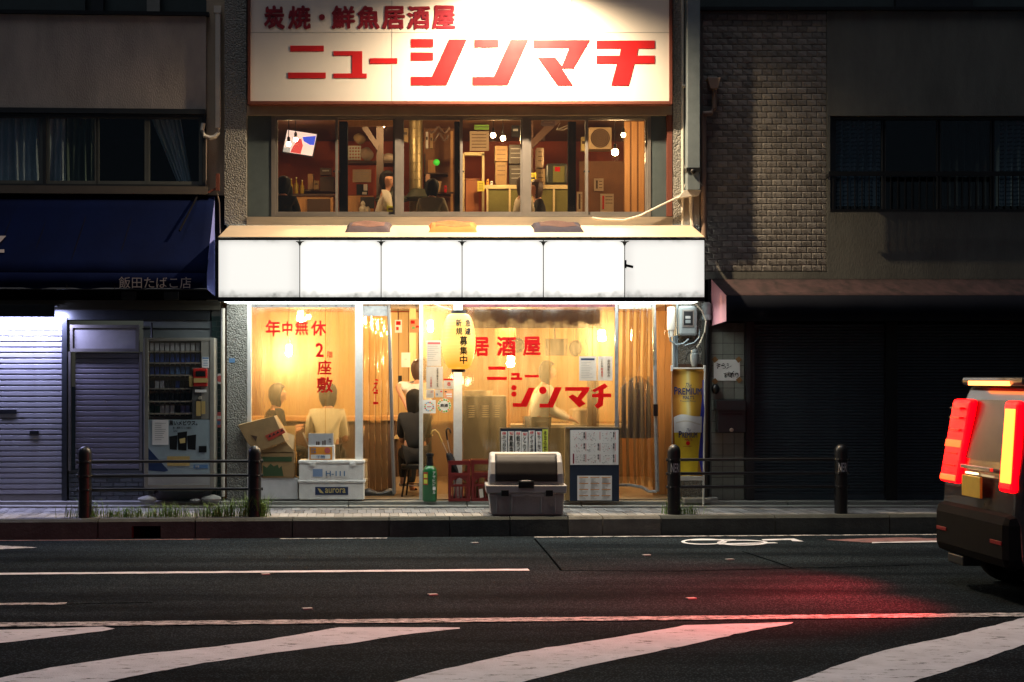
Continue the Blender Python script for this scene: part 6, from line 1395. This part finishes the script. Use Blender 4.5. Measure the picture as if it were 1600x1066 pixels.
MB().pb(891, 672, 966.5, 726.5, YM-.004, .002).build('menu_sheet', M['paper'], t)
rn = random.Random(5); q = MB(); qr = MB(); qi = MB()
for bx_ in range(3):
    for by in range(3):
        x0_ = 895 + bx_*22 + (2 if bx_ > 1 else 0); y0_ = 675 + by*17.5
        for k in range(26):
            x = x0_ + rn.uniform(0, 15); y = y0_ + rn.uniform(0, 13.5); (q if rn.random() < .8 else qr).pb(x, y, x+rn.uniform(.4,1.5), y+rn.uniform(.4,1.3), YM-.0065, .001)
        if rn.random() < .9: text(qi, rn.choice(['おすすめ','刺身','焼物','揚物','逸品']), x0_+16.5, y0_, x0_+19, y0_+rn.uniform(7,14), YM-.0065, .03, vertical=True)
        qr.pb(x0_+20, y0_, x0_+20.8, y0_+12, YM-.0065, .001)
q.build('print', M['greyprint'], t); qr.build('print', M['pinktxt'], t); qi.build('lettering', M['ink'], t); MB().pb(895,709,897,724.5,YM-.0065,.001).build('print', mat('dark_red_letter',0), t)
MB().pb(902, 743.5, 956, 782, YM-.004, .002).build('menu_sheet', M['paper'], t)
q = MB(); qo = MB()
for cx in range(3):
    x0_ = 905 + cx*17.5
    for k in range(4): qo.pb(x0_, 745.5+k*9.5+(cx==0)*.0, x0_+14, 746.6+k*9.5, YM-.0065, .001)
    for k in range(19):
        if k % 5: q.pb(x0_+.5, 746.2+k*1.85, x0_+rn.uniform(5,13), 746.8+k*1.85, YM-.0065, .001)
q.build('print', M['greyprint'], t); qo.build('print', M['orange'], t)

# ================================================================== BIG STORAGE BIN
YN = -1.30; t = thing('storage_bin', 'large taupe plastic bin with a smoky brown curved lid at the kerb', 'bin', P(822, 808, YN)); xb = lambda px: P(px, 0, YN).x; zb_ = lambda py: P(0, py, YN).z
zB0 = .0; zr0, zr1 = zb_(771), zb_(758); zt1 = zb_(709); D_ = .46
def loft(secs, nm, m, bev=.012):
    q = MB(); vs = []
    for z, xa, xc, ya, yc in secs: vs += [(xa,ya,z),(xc,ya,z),(xc,yc,z),(xa,yc,z)]
    fs = [(3,2,1,0)] + [(4*i+k, 4*i+(k+1)%4, 4*i+4+(k+1)%4, 4*i+4+k) for i in range(len(secs)-1) for k in range(4)] + [tuple(4*(len(secs)-1)+k for k in range(4))]
    q.add(vs, fs); return q.build(nm, m, t, bevel=bev)
loft([(.0,xb(767.5),xb(880),YN+.03,YN+D_-.03),(zr0,xb(763.5),xb(882),YN+.0,YN+D_)], 'tub', M['bin'], .02)
loft([(zr0-.0,xb(760),xb(885),YN-.02,YN+D_+.02),(zr1,xb(759),xb(886),YN-.022,YN+D_+.022)], 'rim', M['bin'], .012)
arc = [(YN+.0, zr1), (YN+.005, zr1+(zt1-zr1)*.35), (YN+.045, zr1+(zt1-zr1)*.72), (YN+.11, zr1+(zt1-zr1)*.93), (YN+.18, zt1), (YN+D_-.06, zt1), (YN+D_-.01, zt1-.06), (YN+D_, zr1)]
q = MB(); n = len(arc); vs = []
for side_, (w0, w1) in enumerate(((763.8, 766.5),(881.5, 878.5))):
    for y, z in arc: f = (z-zr1)/(zt1-zr1); vs.append((xb(w0+(w1-w0)*f), y, z))
q.add(vs, [tuple(range(n)), tuple(range(2*n-1, n-1, -1))] + [(i, i+n, (i+1)%n+n, (i+1)%n) for i in range(n)]); q.build('hood', M['bin'], t, bevel=.022)
def lidp(px, py):
    z = max(zb_(py), zr1+.0001)
    for (y0_, z0_), (y1_, z1_) in zip(arc, arc[1:]):
        if z0_ <= z <= z1_+1e-6 and z1_ > z0_: y = y0_+(y1_-y0_)*(z-z0_)/(z1_-z0_); break
    else: y = YN+.18
    return Vector((xb(px), y-.010, (zb_(py) if py > 757.9 else min(z, zt1))+.004))
q = MB()
def lidg(u, v):
    px = 774+u*97; py = 753-v*42.5; e = 6
    ax = abs(u-.5)*2; top = 1-(max(0, ax-.93)/.07)**2*.03; return lidp(px, py)
q.grid(lidg, 24, 16); q.build('lid_window', M['binlid'], t, solid=.01)
q = MB(); q.grid(lambda u, v: lidp(810+u*24, 763-v*12)+Vector((0,-.022,0)), 4, 3); q.build('lid_handle', M['black'], t, solid=.012)
for a, b in ((806,806.6),(841,841.6)): q = MB(); q.grid(lambda u, v: lidp(a+u*(b-a), 744-v*32)+Vector((0,-.004,.002)), 1, 12); q.build('lid_groove', M['binlid'], t)
for a, b in ((783.5,795),(853,864)): boxp(t, 'latch', a, 766, b, 775.5, YN-.045, .02, M['black'], .004)
for a in (776, 800, 846, 868): MB().pprism([(a-1.2,775),(a+1.2,775),(a+.7,802),(a-.7,802)], YN-.004+.0, .03).build('tub_rib', M['bin'], t)
MB().pprism([(779,772),(797,772),(801,776),(817,776),(820,774),(826,774),(829,776),(849,776),(853,772),(868,772),(868,771),(779,771)], YN-.012, .02).build('rim_skirt', M['bin'], t)

# ================================================================== BEER BANNER
t = thing('banner_flag', 'gold beer advertising banner with foaming glass on a white pole frame', 'banner', P(1080, 790, -.28)); YF = -.28
bm_ = mat('banner_gold', (.55,.22,.03), .55); nt = bm_.node_tree; b = nt.nodes['Principled BSDF']; tc = nt.nodes.new('ShaderNodeTexCoord'); sp = nt.nodes.new('ShaderNodeSeparateXYZ'); nt.links.new(tc.outputs['Object'], sp.inputs[0])
cr = nt.nodes.new('ShaderNodeValToRGB'); mr = nt.nodes.new('ShaderNodeMapRange'); mr.inputs[1].default_value = -.19; mr.inputs[2].default_value = .19; nt.links.new(sp.outputs['X'], mr.inputs[0])
wv = nt.nodes.new('ShaderNodeTexNoise'); wv.inputs['Scale'].default_value = 2.5; ad = nt.nodes.new('ShaderNodeMath'); ad.operation = 'MULTIPLY_ADD'; ad.inputs[1].default_value = .18; nt.links.new(tc.outputs['Object'], wv.inputs['Vector']); nt.links.new(wv.outputs[0], ad.inputs[0]); nt.links.new(mr.outputs[0], ad.inputs[2]); nt.links.new(ad.outputs[0], cr.inputs[0])
e = cr.color_ramp.elements; e[0].position = .08; e[0].color = (.30,.08,.01,1); e[1].position = 1.0; e[1].color = (.30,.12,.01,1)
for p_, c_ in ((.3,(.60,.26,.03,1)),(.5,(.85,.60,.12,1)),(.58,(.88,.76,.36,1)),(.68,(.75,.44,.05,1))): x_ = e.new(p_); x_.color = c_
nt.links.new(cr.outputs[0], b.inputs['Base Color'])
def ban(px, py, off=0.0):
    return P(px, py, YF) + Vector((0, .02*math.sin((py-570)*.045 + (px-1050)*.03) + .012*math.sin((px-1050)*.16) - off, 0))
def bgrid(pxa, pya, pxb, pyb, off, nm, m, nu=14, nv=24, fn=None):
    q = MB(); q.grid(lambda u, v: ban(*(fn(u, v) if fn else (pxa+(pxb-pxa)*u, pyb+(pya-pyb)*v)), off), nu, nv); return q.build(nm, m, t)
bgrid(1050.5, 577, 1100.5, 744, 0, 'cloth', bm_)
bgrid(0,0,0,0, .003, 'blue_print', mat('banner_blue', (.02,.03,.30), .6), fn=lambda u, v: (1101 - u*(3+12*max(0, math.sin((v)*math.pi)**1)*(1-v)), 744-150*v), nu=4)
bgrid(0,0,0,0, .006, 'glass_print', mat('beer_yellow', (.72,.50,.02), .5), fn=lambda u, v: (1053+ (1-v)*3.5 + u*(42-(1-v)*9), 741-68*v))
bgrid(0,0,0,0, .008, 'foam_print', M['white'], fn=lambda u, v: (1052.5 + u*43.5, 676-(24+4*math.sin(u*math.pi)+1.5*math.sin(u*7))*v))
bgrid(0,0,0,0, .009, 'foam_shade', mat('foam_cream', (.62,.58,.5), .6), fn=lambda u, v: (1056 + u*38, 662-2.0*v-3*math.sin(u*math.pi*1.3)), nv=2)
blu = mat('banner_navy', (.015,.03,.14), .5)
bf = lambda px, py: ban(px, py, .012)
q = MB(); text(q, 'P', 1053.5, 604.5, 1059.5, 617, 0, .03, fn=bf); text(q, 'REMIUM', 1060, 606.5, 1096.5, 617, 0, .022, fn=bf); text(q, "MALT'S", 1067, 618.5, 1084, 624, 0, .02, fn=bf); text(q, 'The', 1070.5, 598.5, 1080.5, 606, 0, .0, fn=bf, skew=3); text(q, 'Premium Pilsner', 1063, 625.5, 1087, 628, 0, .0, fn=bf)
text(q, 'P', 1060, 673.5, 1065, 684, 0, .03, fn=bf); text(q, 'REMIUM', 1065.5, 675.5, 1089, 684, 0, .022, fn=bf); text(q, 'The', 1071.5, 669.5, 1078.5, 674.5, 0, .0, fn=bf, skew=2); q.build('lettering', blu, t)
q = MB(); text(q, "MALT'S", 1069.5, 685, 1081, 689, 0, .02, fn=bf); text(q, 'SUNTORY', 1067.5, 697, 1080.5, 698.5, 0, .01, fn=bf); q.build('lettering', mat('label_red', 0), t)
q = MB(); q.add([bf(1074.5+3.2*math.cos(k*math.pi/8), 692.5+3.2*math.sin(k*math.pi/8)) for k in range(16)], [tuple(range(16))]); q.build('emblem', M['redink'], t)
q = MB(); q.tube([P(1101.5, 572, YF), P(1099, 790, YF)], .012, 8); q.tube([P(1050,576,YF), P(1102,576,YF)], .010, 8); q.build('pole', M['pvc'], t)
boxp(t, 'base', 1062, 744.5, 1100, 751, YF-.01, .03, M['pvc'], .003)
for a in (1050, 1101): boxp(t, 'pole_cap', a-1.5, 571, a+1.5, 580, YF-.012, .024, M['white'], .002)
q = MB(); q.obox((P(1088,782,-.12)), (.16,0,0), (0,.1,0), (0,0,.03)); q.obox(P(1113,781,-.1)+Vector((0,0,.0)), (.06,0,0), (0,.05,0), (0,0,.03)); tag(q.build('rubble_block', M['concrete'], bevel=.01), 'low concrete blocks at the foot of the right pebble column', 'block')

# ================================================================== METER AND PIPES
t = thing('electric_meter', 'grey electric meter with dark window on the right pebble column', 'meter', P(1074, 525, -.1)); boxp(t, 'housing', 1061, 478, 1090, 525, -.15, .16, M['meter'], .03)
boxp(t, 'window_frame', 1066.5, 484, 1084.5, 511, -.165, .02, M['alu'], .004); boxp(t, 'display_window', 1068.5, 486.5, 1082.5, 508.5, -.168, .006, M['black'], 0)
boxp(t, 'dial_plate', 1071, 494, 1079, 498, -.171, .003, M['greyprint'], 0); boxp(t, 'dial_plate', 1071, 500, 1079, 505, -.171, .003, M['meter'], 0)
t = thing('breaker_tube', 'white cylinder fitting left of the electric meter', 'pipe', P(1049, 520, -.1)); q = MB(); c = P(1048.5, 516, -.1); q.lathe([(.045,0),(.048,.01),(.048,.26),(.04,.275),(.01,.278)], c, 18); q.build('tube_body', M['pvc'], t); q = MB(); q.lathe([(.03,-.08),(.034,0)], c, 14); q.build('coupling', M['pvc'], t); 
q = MB(); q.tube([P(1053,525,-.06), P(1053,782,-.06)], .026, 10); q.tube([P(1058,470,-.06), P(1058,575,-.06)], .012, 8); tag(q.build('riser_pipe', M['duct']), 'grey riser pipes on the edge of the right pebble column', 'pipe')
q = MB(); q.tube([P(*p, -.12) for p in ((1047,512),(1045,520),(1048,533),(1057,539),(1068,537),(1076,530))], .012, 7); q.tube([P(*p, -.14) for p in ((1070,540),(1084,536),(1092,528),(1094,515))], .010, 7); tag(q.build('grey_cable', M['duct']), 'looped grey cable below the electric meter', 'cable')
q = MB(); q.tube([P(*p, -.18) for p in ((1076,468),(1086,474),(1097,486),(1103,502),(1101,520),(1093,537),(1089,543))], .010, 7); tag(q.build('beige_cable', mat('beige_cable', (.42,.38,.3), .5)), 'beige cable arching around the right side of the meter', 'cable')
q = MB(); c = P(1085, 560, -.1); q.lathe([(.03,-.1),(.045,-.05),(.05,0),(.05,.05),(.04,.06),(.045,.08),(.04,.1),(.01,.11)], c, 16); tag(q.build('grey_fitting', M['meter']), 'grey rounded pipe fitting under the meter', 'fitting')
q = MB(); q.tube([P(*p, -.05) for p in ((1082,572),(1074,577),(1070,567),(1074,553),(1080,550))], .005, 5); tag(q.build('thin_wire', M['black']), 'thin black wire looping on the pebble column', 'wire')
boxp(None, 'column_plate', 1054, 569, 1098, 577, -.05, .06, M['dwood'], 0); o = bpy.data.objects['column_plate']; tag(o, 'dark board across the pebble column above the banner', 'board')
t = thing('corner_pipe', 'dark vertical drain pipe with grey socket beside the tiled pilaster', 'pipe', P(1105, 780, -.05)); q = MB(); q.tube([P(1105, 500, -.06), P(1105, 784, -.06)], .035, 12); q.build('shaft', M['black'], t); q = MB(); q.lathe([(.035,-.1),(.06,-.09),(.06,-.04),(.05,-.03),(.06,0),(.062,.09),(.03,.12)], P(1104, 488, -.06), 16); q.build('socket', M['meter'], t)

# ================================================================== PASSING CAR (kei van seen from behind)
CA = math.radians(3); CP = Vector((4.36, -6.29, ROADZ)); cf = Vector((math.cos(CA), math.sin(CA), 0)); cs = Vector((-math.sin(CA), math.cos(CA), 0))
def C_(l, s, z): return CP + cf*l + cs*s + Vector((0,0,z))           # l forward from the rear face, s from near side, z from road
W_ = 1.475; car = thing('kei_van', 'dark small van with glowing red tail lights driving away at right', 'car', C_(1.7, W_/2, 0))
paint = mat('car_paint', (.02,.02,.023), .3, .2, coat=1.0, var=.05); lensr = emis('tail_red', (1,.0,.002), 6, (.4,.0,.0)); lensr2 = emis('tail_red_bright', (1,.05,.008), 6, (.4,.0,.0)); lensa = emis('tail_amber', (1,.36,.04), 2.6, (.6,.3,.05))
out = [(0,.30),(-.02,.62),(.0,.95),(.10,1.45),(.18,1.66),(.32,1.74),(2.1,1.75),(2.45,1.66),(2.95,1.12),(3.35,.98),(3.39,.6),(3.36,.28)]
q = MB(); n = len(out); vs = []
for s_ in (.0, .07, W_-.07, W_):
    for l, z in out:
        ins = .05 if s_ in (.0, W_) else 0; tum = max(0, (z-1.0))*.14*(1 if s_ < .5 else -1)
        cl_ = 1.7; cz_ = .95; vs.append(C_(cl_+(l-cl_)*(1-ins*.6), s_+tum, cz_+(z-cz_)*(1-ins)))
q.add(vs, [tuple(range(n)), tuple(range(4*n-1, 3*n-1, -1))] + [(j*n+i, j*n+n+i, j*n+n+(i+1)%n, j*n+(i+1)%n) for j in range(3) for i in range(n)])
body = q.build('body', paint, car, bevel=.03)
def cbox(nm, m, l0, l1, s0, s1, z0, z1, bev=.01, shear=0.0, lean=0.0):
    q = MB(); vs = []
    for z in (z0, z1):
        for l, s_ in ((l0,s0),(l1,s0),(l1,s1),(l0,s1)): vs.append(C_(l + shear*(z-z0), s_ - lean*max(0, z-1.0), z))
    q.add(vs, [(0,1,2,3),(7,6,5,4),(4,5,1,0),(5,6,2,1),(6,7,3,2),(7,4,0,3)]); return q.build(nm, m, car, bevel=bev)
for s0, s1 in ((W_-.42, W_-.05), (.05, .29)):
    ln_ = .14 if s0 > 1 else -.14; k = 'far' if s0 > 1 else 'near'; h_ = cbox('tail_light', lensr, -.05, .02, s0, s1, .86, 1.56, .03, .13, ln_)
    cbox('brake_lamp', lensr2 if k == 'far' else lensa, -.055 + (.039 if k == 'far' else .009), -.01, s0+.03, s1-.03, 1.16 if k == 'far' else .93, 1.22 if k == 'far' else 1.5, .008, .13, ln_)
    if k == 'far': cbox('brake_lamp', lensr2, -.053, -.01, s0+.03, s1-.03, .88, .93, .008, .13, ln_)
cbox('rear_window', M['darkglass'], .03, .05, .30, W_-.42, 1.12, 1.52, .0, .2)
cbox('rear_trim', M['black'], .015, .03, .28, W_-.41, 1.08, 1.56, .0, .2)
cbox('spoiler', paint, .10, .5, .17, W_-.17, 1.675, 1.745, .025)
cbox('high_brake_lamp', emis('high_brake', (1,.22,.05), 7, (.4,0,0)), .075, .11, .40, W_-.36, 1.675, 1.712, .004)
cbox('bumper', mat('bumper_dark', (.004,.004,.005), .8, spec=.1), -.09, .2, .03, W_-.03, .27, .70, .085)
cbox('number_plate', mat('plate_yellow', (.72,.5,.06), .5), -.07, -.05, .55, .90, .78, .95, .004)
cbox('plate_lamp', emis('plate_glow', (1,.75,.4), 3), -.075, -.05, .62, .82, .965, .98, .002)
cbox('chrome_strip', M['steel'], -.05, -.02, .42, W_-.5, 1.0, 1.03, .003)
for s0 in (.12, W_-.32): cbox('reflector', mat('reflector_red', (.25,.01,.01), .3), -.096, -.08, s0, s0+.2, .46, .49, .002)
cbox('exhaust_shield', M['alu_dark'], -.06, .1, .9, 1.2, .2, .28, .01)
q = MB(); 
for l0, l1 in ((.42,1.25),(1.35,2.2)):
    for s_ in (.055, W_-.075):
        q2 = MB(); vs = []
        for z in (1.08, 1.55):
            for l in (l0, l1): vs += [C_(l, s_ + (z-1.0)*.14*(1 if s_ < .5 else -1) - (.012 if s_ < .5 else -.012)*1, z), C_(l, s_ + (z-1.0)*.14*(1 if s_ < .5 else -1) + (.012 if s_ < .5 else -.012), z)]
        q2.add(vs, [(0,2,6,4),(1,5,7,3),(0,1,3,2),(4,6,7,5),(0,4,5,1),(2,3,7,6)]); q2.build('side_window', M['darkglass'], car)
for l in (.55, 2.85):
    for s_ in (.0, W_-.16):
        ctr = C_(l, s_ + (.0 if s_ == 0 else 0), .27); q = MB(); ax = cs
        pr = [(.17,0),(.25,.0),(.27,.03),(.27,.13),(.25,.16),(.17,.16)]; m_ = 26
        vs = [ctr + cf*(r_*math.cos(2*math.pi*k/m_)) + Vector((0,0,r_*math.sin(2*math.pi*k/m_))) + ax*(h-.015) for r_, h in pr for k in range(m_)]
        q.add(vs, [(i*m_+k, (i+1)*m_+k, (i+1)*m_+(k+1)%m_, i*m_+(k+1)%m_) for i in range(len(pr)-1) for k in range(m_)], True); wh = q.build('wheel', mat('tyre_rubber', (.012,.012,.012), .9, spec=.1), car)
        q = MB(); pr = [(.0,.02),(.05,.015),(.12,.04),(.17,.02),(.18,.12)]
        hs_ = (lambda h: h) if s_ == 0 else (lambda h: .16-h)
        vs = [ctr + cf*(r_*math.cos(2*math.pi*k/m_)) + Vector((0,0,r_*math.sin(2*math.pi*k/m_))) + ax*(hs_(h)-.015) for r_, h in pr for k in range(m_)]
        q.add(vs, [(i*m_+k, (i+1)*m_+k, (i+1)*m_+(k+1)%m_, i*m_+(k+1)%m_) for i in range(len(pr)-1) for k in range(m_)], True); q.build('rim', M['alu'], wh)
for zz_ in (1.0, 1.1, 1.3, 1.4, 1.48):
    cbox('lens_rib', mat('lens_rib_red', (.12,.0,.0), .3), -.054+.13*(zz_-.86), -.02, W_-.35, W_-.15, zz_, zz_+.012, .0, .13, .14)
for s_ in (W_-.2, .15):
    ld = bpy.data.lights.new('tail_glow', 'SPOT'); ld.energy = 800; ld.color = (1,.02,.03); ld.spot_size = math.radians(84); ld.spot_blend = .9; ld.shadow_soft_size = .15
    lo = bpy.data.objects.new('tail_glow', ld); COL.objects.link(lo); lo.parent = car; lo.location = C_(-.16, s_, 1.1) - ORG[car.name]; lo.rotation_euler = (-cf + cs*.10 - Vector((0,0,.62))).to_track_quat('-Z','Y').to_euler()
cbox('door_mirror', paint, 2.3, 2.42, -.18, -.02, 1.05, 1.22, .03); cbox('head_light', M['glass'], 3.34, 3.40, .05, .35, .68, .86, .02)
